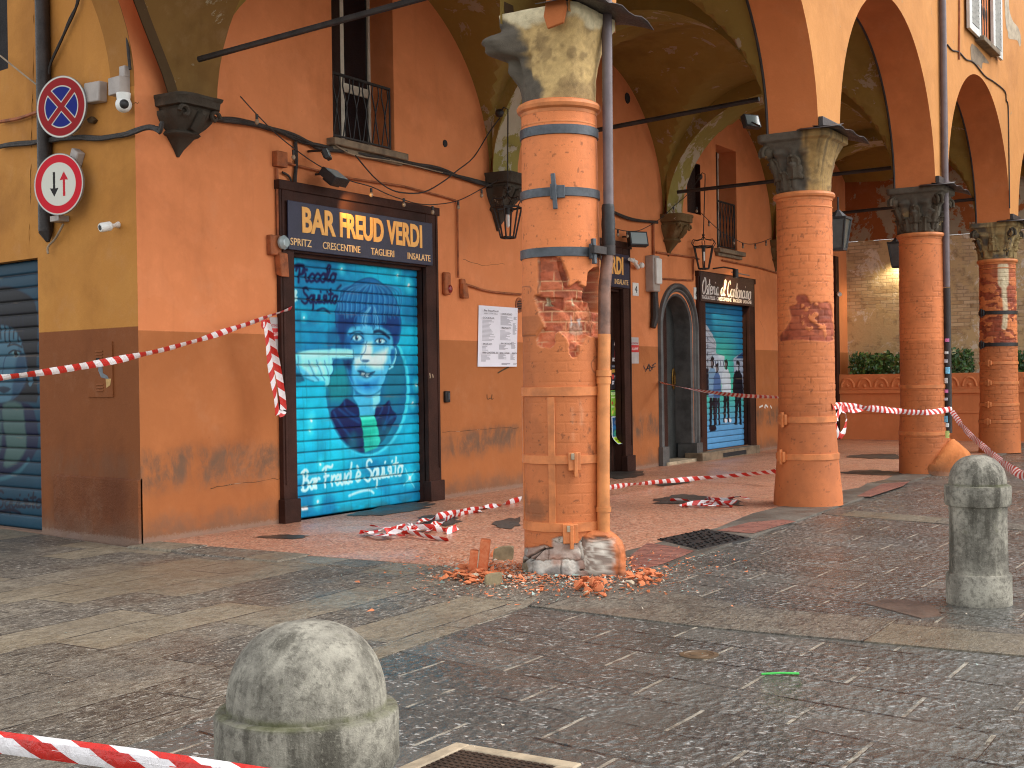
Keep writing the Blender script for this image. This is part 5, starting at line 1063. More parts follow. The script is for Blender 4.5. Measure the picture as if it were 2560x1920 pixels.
for s in script('&', lambda u, v: Z(34+u*24, 362-v*74)): c.stroke(s, .022, srgb(214, 236, 242), .007, .95, 5)
c.stroke(PZ([(176, 416), (210, 406), (246, 430)]), .03, tb, .008, .9, 5); c.stroke(PZ([(290, 290), (312, 268)]), .03, tb, .008, .9)
wt = srgb(214, 234, 240)
for s in script('Bar Freud è Squisito', lambda u, v: Z(80+u*600, 1486-u*96-v*118)): c.stroke(s, .033, wt, .008, .95, 6)
c.stroke(PZ([(360, 1516), (420, 1492), (480, 1482), (506, 1500)]), .03, wt, .01, .85, 5)
for x, y, r_ in ((318, 172, .02), (650, 210, .022), (715, 268, .03), (93, 460, .016), (760, 860, .024), (738, 965, .022), (138, 1070, .024), (720, 1410, .034), (175, 1550, .024), (190, 1330, .02), (130, 1130, .016)):
    p = Z(x, y); c.ell(p, r_*3.2, r_*3.6, srgb(130, 214, 236), r_*2.4, .55); c.ell(p, r_*.7, r_*.7, (.92, .97, .97), r_*.5)
for a in (.6, 2.2): c.stroke([(Z(720, 1410)[0]-.16*math.cos(a), Z(720, 1410)[1]-.16*math.sin(a)), (Z(720, 1410)[0]+.16*math.cos(a), Z(720, 1410)[1]+.16*math.sin(a))], .008, (.85, .95, .96), .006, .7)
c.poly(PZ([(80, 1582), (118, 1576), (118, 1598), (80, 1604)]), (.8, .8, .78), .005)
k = sst(.16, .0, c.Z)*sst(.4, .6, fbm(c.X*4, c.Z*9, 4, 33))*.5; c.img[:] = c.img*(1-k[..., None])+np.array(srgb(110, 96, 80))*k[..., None]
EX, EZ, EN = np.array([1.0, 0, 0]), np.array([0, 0, 1.0]), np.array([0, -1.0, 0])
bl = c.img.copy()
for _ in range(2): bl[1:-1, 1:-1] = (bl[1:-1, 1:-1]*2+bl[:-2, 1:-1]+bl[2:, 1:-1]+bl[1:-1, :-2]+bl[1:-1, 2:])/6
c.img[:] = bl*(.84+.32*fbm(c.X*7, c.Z*9, 5, 70))[..., None]*(1-.16*sst(.55, .75, fbm(c.X*22, c.Z*1.2, 4, 71)))[..., None]
spry = sst(.62, .85, fbm(c.X*1.6, c.Z*1.3, 4, 72))[..., None]*.22; c.img[:] = c.img*(1-spry)+np.array(srgb(120, 190, 210))*spry
sat = np.clip((c.img[..., 2]-c.img[..., 0])/(c.img[..., 2]+.02), 0, 1); c.img[..., 0] *= 1-.9*sat**1.15; c.img[..., 1] *= 1+.22*sat; c.img[..., 2] *= 1+.16*sat; lum_ = c.img[..., 1:2]; c.img[:] = np.clip(c.img*(.72+.26*np.clip(lum_/.42, 0, 1.6)**.9), 0, .9)
shutter_mesh('roller_shutter', c, (np.array([sL, YS, 0.0]), EX, EZ, EN), 24, B, 'bright blue roller shutter painted with a boy and a pointing hand')
# ---- frames
def frame(h, xo0, xo1, zt, name='shop_frame', out=.06, label=None, plinth=True):
    b = MB(); b.box((xo0, W-out, 0), (h[0], W+.02, zt)); b.box((h[1], W-out, 0), (xo1, W+.02, zt)); b.box((h[0]+.001, W-out+.004, h[3]), (h[1]-.001, W+.02, zt-.002))
    b.box((xo0-.02, W-out-.02, zt-.10), (xo1+.02, W+.02, zt+.004)); b.box((xo0+.03, W-out-.012, .42), (xo0+.06, W-out+.002, zt-.1)); b.box((xo1-.06, W-out-.012, .42), (xo1-.03, W-out+.002, zt-.1))
    b.box((h[0]+.002, W+.02, h[3]-.04), (h[1]-.002, W+.14, h[3]+.05))
    if plinth:
        b.box((xo0-.025, W-out-.035, 0), (h[0]+.012, W+.02, .26)); b.box((h[1]-.012, W-out-.035, 0), (xo1+.025, W+.02, .26))
    return b.build(name, M['wood'], B, label, bevel=.006)
fx0, fx1 = pw(608, 700, W-.06)[0], pw(949, 700, W-.06)[0]
frame(H1, fx0, fx1, pw(603, 388, W-.06)[1], label='dark brown wooden frame round the blue shutter')
fx2 = pw(1364, 700, W-.06)[0]; frame(H2, fx2-3.05, fx2, pw(1368, 527, W-.06)[1], label='dark brown wooden frame round the second bar door')
ox0, ox1 = pw(1511, 750, W-.06)[0], pw(1632, 750, W-.06)[0]; frame((H4[0], H4[1], .16, 2.98), ox0, ox1, pw(1511, 585, W-.06)[1], label='dark brown frame of the tavern front', plinth=False)
M['navy'] = plain('navy_sign_board', srgb(38, 40, 62), .4, var=.15); M['goldtxt'] = plain('golden_lettering', srgb(240, 176, 90), .5, var=.08); M['paletxt'] = plain('pale_gold_lettering', srgb(232, 190, 130), .5, var=.1)
M['whitetxt'] = plain('white_lettering', srgb(230, 222, 214), .5, var=.08); M['brownboard'] = plain('brown_sign_board', srgb(58, 36, 32), .45, var=.2); M['ink'] = plain('black_ink', srgb(40, 38, 40), .6, var=.2)
def text_mb(b, body, x0, x1, z0, z1, org, ex, ez, nn, depth=.006, off=.0, keep=False):
    cu = bpy.data.curves.new('t', 'FONT'); cu.body = body; cu.size = 1.0; cu.offset = off; cu.extrude = 0.0; cu.resolution_u = 3
    ob = bpy.data.objects.new('t', cu); COL.objects.link(ob); dg = bpy.context.evaluated_depsgraph_get(); dg.update()
    me = bpy.data.meshes.new_from_object(ob.evaluated_get(dg)); V = np.array([v.co[:] for v in me.vertices]); Fc = [tuple(p.vertices) for p in me.polygons]
    ed = {}
    for f in Fc:
        for i in range(len(f)): e_ = (f[i], f[(i+1) % len(f)]); ed[e_] = ed.get(e_, 0)+1
    bpy.data.objects.remove(ob); bpy.data.curves.remove(cu); bpy.data.meshes.remove(me)
    lo, hi = V.min(0), V.max(0); X = x0+(V[:, 0]-lo[0])/(hi[0]-lo[0])*(x1-x0); Zz = z0+(V[:, 1]-lo[1])/(hi[1]-lo[1])*(z1-z0)
    pts = np.array(org)+X[:, None]*np.array(ex)+Zz[:, None]*np.array(ez); nb = len(pts); top = pts+np.array(nn)*depth
    fs = [tuple(nb+i for i in f) for f in Fc]+[(a, b_, nb+b_, nb+a) for (a, b_) in ed if (b_, a) not in ed]
    b.add(np.concatenate([pts, top]), fs)
def bar_sign(dx, label):
    Yf = W-.10; a, d_ = pw(622, 434, Yf), pw(935, 570, Yf); x0, x1 = a[0]+dx, d_[0]+dx; zt_, zb0 = pw(622, 432, Yf)[1], pw(622, 538, Yf)[1]
    t = thing('bar_sign', label, 'sign', ((x0+x1)/2, W-.06, zb0), 'signs of the bar')
    b = MB(); b.box((x0, Yf, zb0), (x1, W-.082, zt_)); b.build('board', M['navy'], t, bevel=.004)
    org = (dx, Yf, 0); bb = MB(); z0_, z1_ = pw(652, 502, Yf)[1], pw(652, 446, Yf)[1]; xs_ = pw(652, 470, Yf)[0], pw(738, 490, Yf)[0], pw(748, 490, Yf)[0], pw(847, 510, Yf)[0], pw(852, 510, Yf)[0], pw(912, 520, Yf)[0]
    xa, xb = pw(652, 470, Yf)[0], pw(911, 520, Yf)[0]; L = xb-xa
    for w_, f_a, f_b in (('BAR', 0, .255), ('FREUD', .288, .652), ('VERDI', .682, 1.0)): bb = MB(); text_mb(bb, w_, xa+L*f_a, xa+L*f_b, z0_, z1_, org, EX, EZ, EN, .008, .034); bb.build('lettering', M['goldtxt'], t, smooth=False)
    bb = MB(); z0_, z1_ = pw(627, 529, Yf)[1], pw(627, 513, Yf)[1]
    for w_, pa, pb in (('SPRITZ', 627, 673), ('CRESCENTINE', 697, 778), ('TAGLIERI', 801, 851), ('INSALATE', 880, 929)): bb = MB(); text_mb(bb, w_, pw(pa, 530, Yf)[0], pw(pb, 545, Yf)[0], z0_, z1_, org, EX, EZ, EN, .005, .006); bb.build('small_lettering', M['paletxt'], t, smooth=False)
    return t
bar_sign(0, 'navy sign board with golden bar lettering above the blue painted shutter')
bar_sign(pw(1360, 600, W-.1)[0]-pw(935, 570, W-.1)[0], 'navy sign board half hidden behind the drainpipe')
# ---- second bar door, posters
b = MB(); b.box((H2[0], W+.14, 0), (H2[1], W+.19, 3.0)); dr = b.build('door', M['door'], B, 'dark brown wooden bar door')
b = MB(); x_ = onY(1335, 800, W+.14)[0]
for x in (H2[1]-.62, H2[1]-.10, H2[1]-1.15, H2[1]-1.7): b.box((x-.02, W+.128, .02), (x+.02, W+.139, 2.98))
b.build('door_rail', M['wood'], dr, bevel=.004)
M['poster'] = painted('printed_paper', .55, .1, .05)
def poster(pxq, label, paint, res=.006, Yp=None, cat='poster', name='poster', group='posters on the dark bar door', curl=0.0):
    Yp = Yp or W+.126; P = [onY(x/K, y/K, Yp) for x, y in pxq]; x0 = (P[0][0]+P[3][0])/2; x1 = (P[1][0]+P[2][0])/2; z1 = (P[0][2]+P[1][2])/2; z0 = (P[2][2]+P[3][2])/2
    c = Canvas(x1-x0, z1-z0, res, srgb(230, 230, 226)); paint(c, c.w, c.h)
    co = np.stack([x0+c.X, Yp-.002-.004*np.sin(c.Z*7)-.003*np.sin(c.X*9+1)-curl*np.clip(.16-c.Z, 0, 1)**2*8, z0+c.Z], -1)
    return gmesh(name, co, c.img, M['poster'], None, loc=((x0+x1)/2, Yp, z0), label=label, cat=cat, group=group)
def pp1(c, w, h):
    c.img[:] = srgb(40, 28, 28); c.poly([(.2*w, .1*h), (.8*w, .1*h), (.7*w, .5*h), (.55*w, .9*h), (.4*w, .9*h), (.3*w, .5*h)], srgb(112, 28, 30), .02); c.poly([(.05*w, 0), (w, 0), (w, .17*h), (.05*w, .17*h)], srgb(214, 206, 200), .006); c.stroke([(.25*w, .08*h), (.8*w, .09*h)], .02, srgb(120, 40, 40), .006)
    c.stroke([(.4*w, .92*h), (.3*w, .8*h)], .03, srgb(220, 190, 180), .01); c.stroke([(.6*w, .92*h), (.72*w, .8*h)], .03, srgb(220, 190, 180), .01)
def pp2(c, w, h):
    c.img[:] = srgb(34, 30, 36); c.poly([(.12*w, .66*h), (.9*w, .7*h), (.9*w, .83*h), (.12*w, .8*h)], srgb(196, 150, 62), .008); c.ell((.22*w, .5*h), .14*w, .1*h, srgb(206, 74, 66), .01); c.ell((.85*w, .52*h), .12*w, .1*h, srgb(224, 164, 120), .01); c.ell((.85*w, .1*h), .1*w, .1*h, srgb(206, 180, 90), .01)
    for x, y in ((.5, .52), (.55, .44), (.7, .38), (.62, .32), (.25, .3), (.22, .22), (.6, .2), (.62, .1)): c.poly([((x-.1)*w, (y-.035)*h), ((x+.1)*w, (y-.025)*h), ((x+.1)*w, (y+.035)*h), ((x-.1)*w, (y+.03)*h)], srgb(214, 210, 214), .006)
    c.stroke([(.2*w, .93*h), (.8*w, .93*h)], .03, srgb(130, 130, 140), .01)
def pp3(c, w, h):
    c.img[:] = srgb(126, 186, 60); c.poly([(.06*w, .92*h), (.94*w, .93*h), (.94*w, .98*h), (.06*w, .98*h)], srgb(60, 120, 70), .006)
    for y in (.9, .84, .72, .35): c.stroke([(.1*w, y*h), (.85*w, y*h)], .022, srgb(214, 232, 170), .006, .8)
    c.poly([(.36*w, .2*h), (.66*w, .2*h), (.6*w, .75*h), (.45*w, .75*h)], srgb(190, 196, 50), .02, .8)
    for x, y, cl in ((.16, .5, (170, 84, 40)), (.8, .6, (150, 50, 40)), (.8, .12, (40, 60, 40)), (.2, .14, (214, 200, 90)), (.8, .45, (90, 140, 70)), (.5, .4, (150, 120, 40))): c.ell((x*w, y*h), .1*w, .075*h, srgb(*cl), .01)
def pp4(c, w, h):
    c.img[:] = srgb(224, 234, 236); c.poly([(.08*w, .26*h), (.92*w, .26*h), (.92*w, .96*h), (.08*w, .96*h)], srgb(36, 88, 140), .006)
    for x, y, cl, r_ in ((.7, .85, (150, 180, 220), .1), (.5, .78, (130, 140, 150), .18), (.3, .6, (50, 130, 190), .16), (.7, .6, (190, 180, 120), .14), (.55, .38, (90, 190, 130), .3), (.3, .36, (60, 160, 150), .12), (.7, .32, (120, 210, 160), .12)): c.ell((x*w, y*h), r_*w*1.2, r_*h*.45, srgb(*cl), .02, .85)
    c.poly([(.06*w, .02*h), (.96*w, .02*h), (.96*w, .24*h), (.06*w, .24*h)], srgb(196, 226, 40), .006); c.stroke([(.2*w, .17*h), (.85*w, .16*h)], .02, srgb(90, 120, 30), .006); c.stroke([(.3*w, .09*h), (.85*w, .08*h)], .02, srgb(90, 120, 30), .006)
poster([(1529, 850), (1549, 852), (1549, 904), (1529, 903)], 'faded dark red poster, topmost on the bar door', pp1); poster([(1526, 911), (1549, 912), (1549, 973), (1526, 972)], 'black poster with a golden title on the bar door', pp2)
poster([(1526, 976), (1549, 975), (1549, 1039), (1526, 1039)], 'lime green poster on the bar door', pp3); poster([(1528, 1041), (1551, 1040), (1552, 1110), (1529, 1108)], 'blue poster with a yellow lower edge, lowest on the bar door', pp4, curl=.6)
# menu sheet on the wall
def menu(c, w, h):
    c.img[:] = srgb(226, 224, 230)
    rg = np.random.RandomState(1); ink = srgb(96, 94, 104)
    def lines(x, y0, y1, wd, n_):
        for k in range(n_): y = y0+(y1-y0)*k/max(n_-1, 1); c.stroke([(x*w, y*h), ((x+wd*(.45+.55*rg.rand()))*w, y*h)], .0075, ink, .004, .75)
    lines(.1, .76, .43, .34, 17); lines(.1, .33, .27, .16, 4); lines(.08, .19, .09, .22, 7); lines(.56, .84, .70, .32, 10); lines(.55, .60, .45, .28, 9); lines(.52, .36, .29, .28, 6); lines(.50, .20, .13, .26, 6); lines(.90, .84, .80, .09, 4); lines(.88, .73, .55, .1, 12); lines(.84, .41, .31, .12, 7); lines(.82, .20, .12, .12, 6); lines(.58, .055, .035, .28, 3); lines(.9, .055, .035, .1, 2)
xm = [onY(x, y, W-.012) for x, y in ((1038, 657), (1119, 668), (1113, 795), (1028, 789))]
mx0, mx1, mz1, mz0 = (xm[0][0]+xm[3][0])/2, (xm[1][0]+xm[2][0])/2, (xm[0][2]+xm[1][2])/2, (xm[2][2]+xm[3][2])/2
MN = thing('menu_sheet', 'large white menu sheet pinned on the orange wall left of the broken column', 'menu', ((mx0+mx1)/2, W-.012, mz0))
c = Canvas(mx1-mx0, mz1-mz0, .005, (.8, .8, .8)); menu(c, c.w, c.h); sh_ = lambda X, Zq: mx0+X-.05*(1-(Zq-mz0)/c.h)+.02
gmesh('sheet', np.stack([sh_(c.X, mz0+c.Z), W-.014-.02*np.sin(c.X/c.w*math.pi)*(1-c.Z/c.h)**2-.012*(c.X/c.w)**2, mz0+c.Z], -1), c.img, M['poster'], MN)
bb = MB()
for w_, u0, u1, v0, v1 in (('COCKTAIL', .08, .38, .785, .815), ('PESTATI', .08, .30, .355, .385), ('MINI-COCKTAIL 3x5', .06, .46, .215, .245), ('FAST FOOD', .57, .84, .865, .895), ('INSALATE', .56, .80, .635, .665), ('VINI E BOLLICINE', .53, .82, .375, .40), ('BIRRE E AMARI', .50, .75, .215, .24), ('BIANCHI', .83, .95, .215, .24), ('Bar FreudVerdi', .12, .48, .905, .935), ('JAZZ E CULTURA', .12, .46, .86, .88)):
    text_mb(bb, w_, mx0+u0*c.w, mx0+u1*c.w, mz0+v0*c.h, mz0+v1*c.h, (0, W-.040, 0), EX, EZ, EN, .001); bb.build('heading', M['ink'], MN, smooth=False); bb = MB()
# ---- arched doorway
r_in = (dR-dL)/2; xc_ = (dL+dR)/2
path = [(dL, z, -1, 0) for z in np.linspace(.32, DZ, 8)]+[(xc_+r_in*math.cos(q), DZ+r_in*.98*math.sin(q), math.cos(q), math.sin(q)) for q in np.linspace(math.pi, 0, 25)]+[(dR, z, 1, 0) for z in np.linspace(DZ, .32, 8)]
pr = [(-.03, .34), (-.03, .02), (.0, -.01), (.03, .015), (.06, -.035), (.085, -.035), (.10, .0), (.13, -.06), (.16, -.07), (.19, -.055), (.20, .01)]
b = MB(); b.grid([[(x+nx*o, W+d, z+nz_*o) for o, d in pr] for x, z, nx, nz_ in path])
for sx, x in ((-1, dL), (1, dR)): b.box((min(x-.03*sx, x+.23*sx), W-.085, 0), (max(x-.03*sx, x+.23*sx), W+.3, .33))
DW = b.build('doorway', M['greystone'], B, 'arched grey stone doorway surround', ang=40)
b = MB(); xs_ = np.linspace(dL, dR, 33); zf = lambda x: DZ+r_in*.98*math.sqrt(max(0, 1-((x-xc_)/r_in)**2))
for i in range(32): b.add([(xs_[i], W, zf(xs_[i])), (xs_[i+1], W, zf(xs_[i+1])), (xs_[i+1], W, 3.3), (xs_[i], W, 3.3)], [(0, 1, 2, 3)])
b.build('wall', M['wall'], B, smooth=False)
b = MB(); b.box((dL-.3, W+.34, 0), (dR+.4, W+.40, 3.4)); dl = b.build('door', M['greydoor'], B, 'dark grey house door in the arch')
b = MB(); b.box((dL-.05, W+.30, .0), (onY(1441, 800, W+.3)[0], W+.339, 3.2)); b.build('door_edge', M['wood'], dl)
q = onY(1455, 818, W+.33); b = MB(); b.lathe([(.001, -.012), (.075, -.01), (.078, .0), (.07, .01)], 20, (0, 0, 0)); b.v = [(q[0]+v[0], W+.335-v[2]-.01, q[2]+v[1]*2.6) for v in b.v]; b.tube([(q[0]-.02, W+.30, q[2]-.1), (q[0]-.02, W+.30, q[2]+.06)], .014, 8); b.build('door_plate', M['brass'], dl)
b = MB(); b.box((dL-.1, W-.10, -.02), (dR+.1, W+.34, .055)); b.build('threshold', M['pale_stone'], DW, bevel=.01)
# ---- tavern front: step, sign, shutter
b = MB(); sx0, sx1 = pw(1518, 970, W-.22)[0], pw(1642, 965, W-.22)[0]; b.box((sx0, W-.22, -.02), (sx1, W+.14, .15)); st = b.build('step', M['stone_sill'], B, 'worn stone step below the tavern shutter', bevel=.012)
b = MB(); b.box((sx0+.95, W-.224, .02), (sx0+2.1, W-.2195, .10)); b.build('step_gap', M['curtain'], st)
oY = W+.09; ux0, ux1 = H4[0]-.02, H4[1]+.02; c = Canvas(ux1-ux0, 2.98-.15, .008, srgb(40, 130, 150))
def ZO(x, y): p = onY((1660+x/3.3176)/K, (640+y/3.3176)/K, oY); return (p[0]-ux0, p[2]-.15)
PO = lambda pts: [ZO(*p) for p in pts]
g = sst(0, 1, c.Z/c.h)[..., None]; t_ = c.Z/c.h
top, mid, low = np.array(srgb(30, 112, 150)), np.array(srgb(70, 186, 160)), np.array(srgb(96, 158, 206))
a1 = sst(.55, .85, t_)[..., None]; a2 = sst(.12, .42, t_)[..., None]; c.img[:] = low*(1-a2)+mid*a2; c.img[:] = c.img*(1-a1)+top*a1
rgt = sst(.55, 1.0, c.X/c.w)[..., None]*sst(.35, .6, t_)[..., None]; c.img[:] = c.img*(1-rgt*.8)+np.array(srgb(30, 104, 160))*rgt*.8
lg = srgb(168, 176, 186); c.poly(PO([(335, 545), (400, 650), (432, 720), (428, 830), (380, 1000), (345, 1010)]), lg, .01); c.poly(PO([(400, 800), (500, 830), (500, 960), (470, 1080), (390, 1080)]), srgb(176, 190, 204), .01); c.poly(PO([(575, 850), (660, 790), (672, 840), (672, 1180), (600, 1180), (580, 960)]), srgb(150, 164, 186), .01); c.poly(PO([(590, 850), (670, 780), (672, 850)]), srgb(40, 76, 120), .01)
for k in range(5): c.stroke(PO([(338, 600+k*70), (425, 720+k*22)]), .012, srgb(90, 100, 116), .006, .7); c.ell(ZO(362, 690+k*60), .02, .05, srgb(56, 64, 84), .008)
for k in range(4): c.ell(ZO(425+k*22, 890), .02, .06, srgb(60, 74, 100), .008)
bk, wh = srgb(26, 24, 34), srgb(196, 208, 218)
def man(x, y0, y1, coat, leg, ww):
    H_ = y1-y0; Pq = lambda l: PO([(x+ww*a, y0+H_*b_) for a, b_ in l])
    c.poly(Pq([(-.34, .5), (-.06, .5), (.0, .62), (.06, .5), (.36, .5), (.42, .96), (.2, .97), (.05, .66), (-.1, .97), (-.34, .97)]), leg, .008)
    c.poly(Pq([(-.5, .22), (-.2, .15), (.2, .15), (.5, .24), (.62, .5), (.4, .56), (-.4, .56), (-.6, .48)]), coat, .008)
    c.poly(Pq([(-.2, .02), (.0, -.01), (.2, .02), (.2, .10), (.1, .16), (-.1, .16), (-.2, .1)]), srgb(34, 30, 36), .008); c.ell(ZO(x-ww*.05, y0+H_*.09), .04, .055, srgb(120, 110, 110), .008)
    c.poly(Pq([(-.36, .95), (-.1, .95), (-.04, 1.0), (-.4, 1.0)]), bk, .008); c.poly(Pq([(.2, .95), (.42, .95), (.5, 1.0), (.2, 1.0)]), bk, .008)
man(400, 835, 1440, srgb(120, 156, 186), bk, 70); man(440, 890, 1400, srgb(76, 108, 156), srgb(40, 40, 56), 56); man(515, 860, 1380, wh, bk, 66); man(612, 868, 1400, bk, bk, 72)
c.poly(PO([(345, 930), (368, 935), (370, 1150), (345, 1160)]), bk, .01); c.ell(ZO(512, 1365), .07, .045, srgb(220, 220, 224), .01); c.ell(ZO(548, 1362), .06, .045, srgb(220, 220, 224), .01); c.poly(PO([(380, 1400), (425, 1405), (428, 1450), (380, 1458)]), bk, .01); c.poly(PO([(590, 900), (618, 905), (612, 960), (600, 940)]), srgb(170, 180, 196), .008)
c.img *= (.86+.28*fbm(c.X*5, c.Z*5, 5, 44))[..., None]
shutter_mesh('roller_shutter', c, (np.array([ux0, oY, .15]), EX, EZ, EN), 25, B, 'turquoise roller shutter painted with four standing men')
Yb = W-.09; ob0, ob1 = pw(1513, 590, Yb), pw(1628, 600, Yb); bz1, bz0 = pw(1513, 586, Yb)[1], pw(1513, 650, Yb)[1]
OS = thing('tavern_sign', 'brown tavern sign with white script lettering above the turquoise shutter', 'sign', ((ob0[0]+ob1[0])/2, W-.06, bz0))
b = MB(); b.box((ob0[0], Yb, bz0), (ob1[0], W-.082, bz1)); b.build('board', M['brownboard'], OS, bevel=.004)
def strokes_mb(b, strokes, wd, fn, dep=.004):
    for s in strokes:
        P = np.array(cr(s, 5)); k = len(P); L, R_ = [], []
        for i in range(k):
            t = P[min(i+1, k-1)]-P[max(i-1, 0)]; t = t/(np.linalg.norm(t)+1e-9); nn_ = np.array([-t[1], t[0]])*wd/2*(1.25 if abs(t[1]) > .7 else .75); L.append(fn(P[i]+nn_)); R_.append(fn(P[i]-nn_))
        b.grid([L, R_])
bb = MB(); xa, xb = pw(1516, 620, Yb)[0], pw(1623, 625, Yb)[0]; za, zb3 = pw(1516, 634, Yb)[1], pw(1516, 598, Yb)[1]
strokes_mb(bb, script('Osteria al Cantoncino', lambda u, v: (xa+(xb-xa)*(u*.98+.02*v), za+(zb3-za)*v)), .032, lambda p: (p[0], Yb-.004, p[1])); bb.build('script_lettering', M['whitetxt'], OS, smooth=False)
bb = MB(); za, zb3 = pw(1516, 645, Yb)[1], pw(1516, 637, Yb)[1]
for w_, pa, pb in (('TAGLIATELLE', 1516, 1545), ('CRESCENTINE', 1548, 1580), ('TAGLIERI', 1583, 1602), ('LASAGNE', 1605, 1623)): text_mb(bb, w_, pw(pa, 645, Yb)[0], pw(pb, 650, Yb)[0], za, zb3, (0, Yb, 0), EX, EZ, EN, .003, .01); bb.build('small_lettering', M['whitetxt'], OS, smooth=False); bb = MB()
# ---- side street shutter with painted face
lu0, lu1 = HL[0]-.02, HL[1]+.02; c = Canvas(lu1-lu0, SHZ, .009, srgb(0, 92, 116))
off_ = .09
def ZL(x, y): p = onL(x/2.0768/K, (600+y/2.0738)/K, -off_); return ((lu1+W)-p[1], p[2])     # u runs left to right as seen
PLq = lambda pts: [ZL(*p) for p in pts]
c.img *= (.8+.4*fbm(c.X*2, c.Z*2, 5, 4))[..., None]
c.poly(PLq([(-170, 420), (-90, 280), (20, 240), (110, 265), (185, 330), (196, 520), (190, 700), (196, 830), (140, 840), (-150, 830), (-180, 600)]), srgb(20, 24, 44), .02, 1, 3)
sk = srgb(128, 148, 170); c.poly(PLq([(-120, 470), (0, 440), (90, 480), (130, 600), (140, 690), (110, 780), (40, 840), (-40, 840), (-110, 760), (-140, 620)]), sk, .02, 1, 3); c.poly(PLq([(100, 560), (140, 620), (130, 760), (60, 836), (70, 700)]), srgb(52, 78, 116), .04, .8)
for k in range(9): c.stroke(PLq([(-60+k*22, 380), (-70+k*24, 440), (-60+k*22, 510+(k % 3)*16)]), .03, srgb(18, 26, 56), .012, .9, 4)
for ex in (82, -50): p = ZL(ex, 590); c.ell(p, .08, .04, srgb(176, 186, 196), .01); c.ell(p, .036, .038, srgb(20, 22, 40), .008); c.stroke(PLq([(ex-36, 588), (ex-10, 572), (ex+28, 580)]), .02, srgb(16, 20, 40), .008, .9, 4); c.stroke(PLq([(ex-40, 550), (ex-6, 540), (ex+34, 556)]), .025, srgb(16, 20, 40), .01, .9, 4)
c.stroke(PLq([(30, 600), (14, 690), (36, 710)]), .02, srgb(50, 76, 116), .012, .8, 4); c.poly(PLq([(-10, 770), (20, 758), (60, 772), (20, 796)]), srgb(40, 40, 66), .012, .9, 2); c.ell(ZL(158, 720), .05, .08, sk, .012)
c.poly(PLq([(-80, 1230), (-130, 900), (-20, 850), (120, 840), (180, 890), (200, 1050), (150, 1160), (60, 1235)]), srgb(20, 46, 84), .02, 1, 3); c.poly(PLq([(18, 850), (110, 850), (130, 960), (136, 1080), (80, 1160), (20, 1170), (36, 1060), (18, 960)]), srgb(140, 140, 130), .03, .9, 3); c.poly(PLq([(-60, 900), (0, 880), (10, 1060), (-30, 1150), (-90, 1080)]), srgb(120, 126, 124), .03, .8, 3)
c.stroke(PLq([(150, 1140), (100, 1200), (0, 1240), (-100, 1230)]), .05, srgb(120, 156, 170), .02, .7, 4)
for s in script('Bar Freud è Squisito', lambda u, v: ZL(-430+u*650, 1386-v*84)): c.stroke(s, .03, srgb(6, 28, 56), .009, .95, 6)
c.stroke(PLq([(0, 1410), (60, 1398), (104, 1416)]), .04, srgb(6, 28, 56), .01, .9, 4)
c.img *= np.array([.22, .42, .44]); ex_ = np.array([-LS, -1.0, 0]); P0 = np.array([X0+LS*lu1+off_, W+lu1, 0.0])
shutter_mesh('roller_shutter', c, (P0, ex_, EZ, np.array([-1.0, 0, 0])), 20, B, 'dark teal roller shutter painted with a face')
# ---- windows over the arcade
def lattice(b, x0, x1, z0, z1, Y, n_):
    b.box((x0, Y-.015, z1-.03), (x1, Y+.015, z1)); b.box((x0, Y-.012, z0+.05), (x1, Y+.012, z0+.07)); dx = (x1-x0)/n_
    for i in range(n_):
        a = x0+i*dx; t0, t1 = z0+.06, z1-.02; m_ = (t0+t1)/2
        b.tube([(a+.1*dx, Y, t0), (a+.5*dx, Y, m_), (a+.1*dx, Y, t1-.12), (a+.18*dx, Y, t1)], .009, 5); b.tube([(a+.9*dx, Y+.01, t0), (a+.5*dx, Y+.01, m_), (a+.9*dx, Y+.01, t1-.12), (a+.82*dx, Y+.01, t1)], .009, 5)
    b.tube([(x0, Y, z0), (x0, Y, z1)], .012, 6); b.tube([(x1, Y, z0), (x1, Y, z1)], .012, 6)
def window(h, fx, fx2, ztr, zrail, label, sill):
    Yf = W+.36; b = MB(); b.add([(h[0]-.1, W+.41, h[2]), (h[1]+.1, W+.41, h[2]), (h[1]+.1, W+.41, h[3]), (h[0]-.1, W+.41, h[3])], [(0, 1, 2, 3)]); wn = b.build('window', M['curtain'], B, label, smooth=False)
    b = MB(); s = .085
    for a in (fx, fx2-s): b.box((a, Yf, h[2]), (a+s, Yf+.045, h[3]))
    mid_ = (fx+fx2)/2; b.box((fx+s, Yf+.003, ztr-.06), (fx2-s, Yf+.042, ztr+.05)); b.box((fx+s, Yf+.003, h[2]), (fx2-s, Yf+.042, h[2]+.1)); b.box((fx+s, Yf+.003, h[3]-.1), (fx2-s, Yf+.042, h[3]))
    b.build('window_frame', M['white_paint'], wn, bevel=.005)
    b = MB(); b.add([(fx, Yf+.025, h[2]), (fx2, Yf+.025, h[2]), (fx2, Yf+.025, h[3]), (fx, Yf+.025, h[3])], [(0, 1, 2, 3)]); b.build('glass', M['glass'], wn, smooth=False)
    b = MB(); b.box((h[0], W+.345, h[2]), (fx-.005, W+.39, h[3])); b.build('inner_shutter', M['door'], wn)
    b = MB(); b.box((h[0]-sill, W-.13, h[2]-.085), (h[1]+sill, W+.36, h[2]-.001)); b.box((h[0]-sill+.04, W-.07, h[2]-.15), (h[1]+sill-.04, W+.0, h[2]-.086)); b.build('sill', M['stone_sill'], wn, bevel=.012)
    b = MB(); lattice(b, h[0]+.02, h[1]-.05, h[2], zrail, W+.03, 6); b.build('railing', M['iron'], wn)
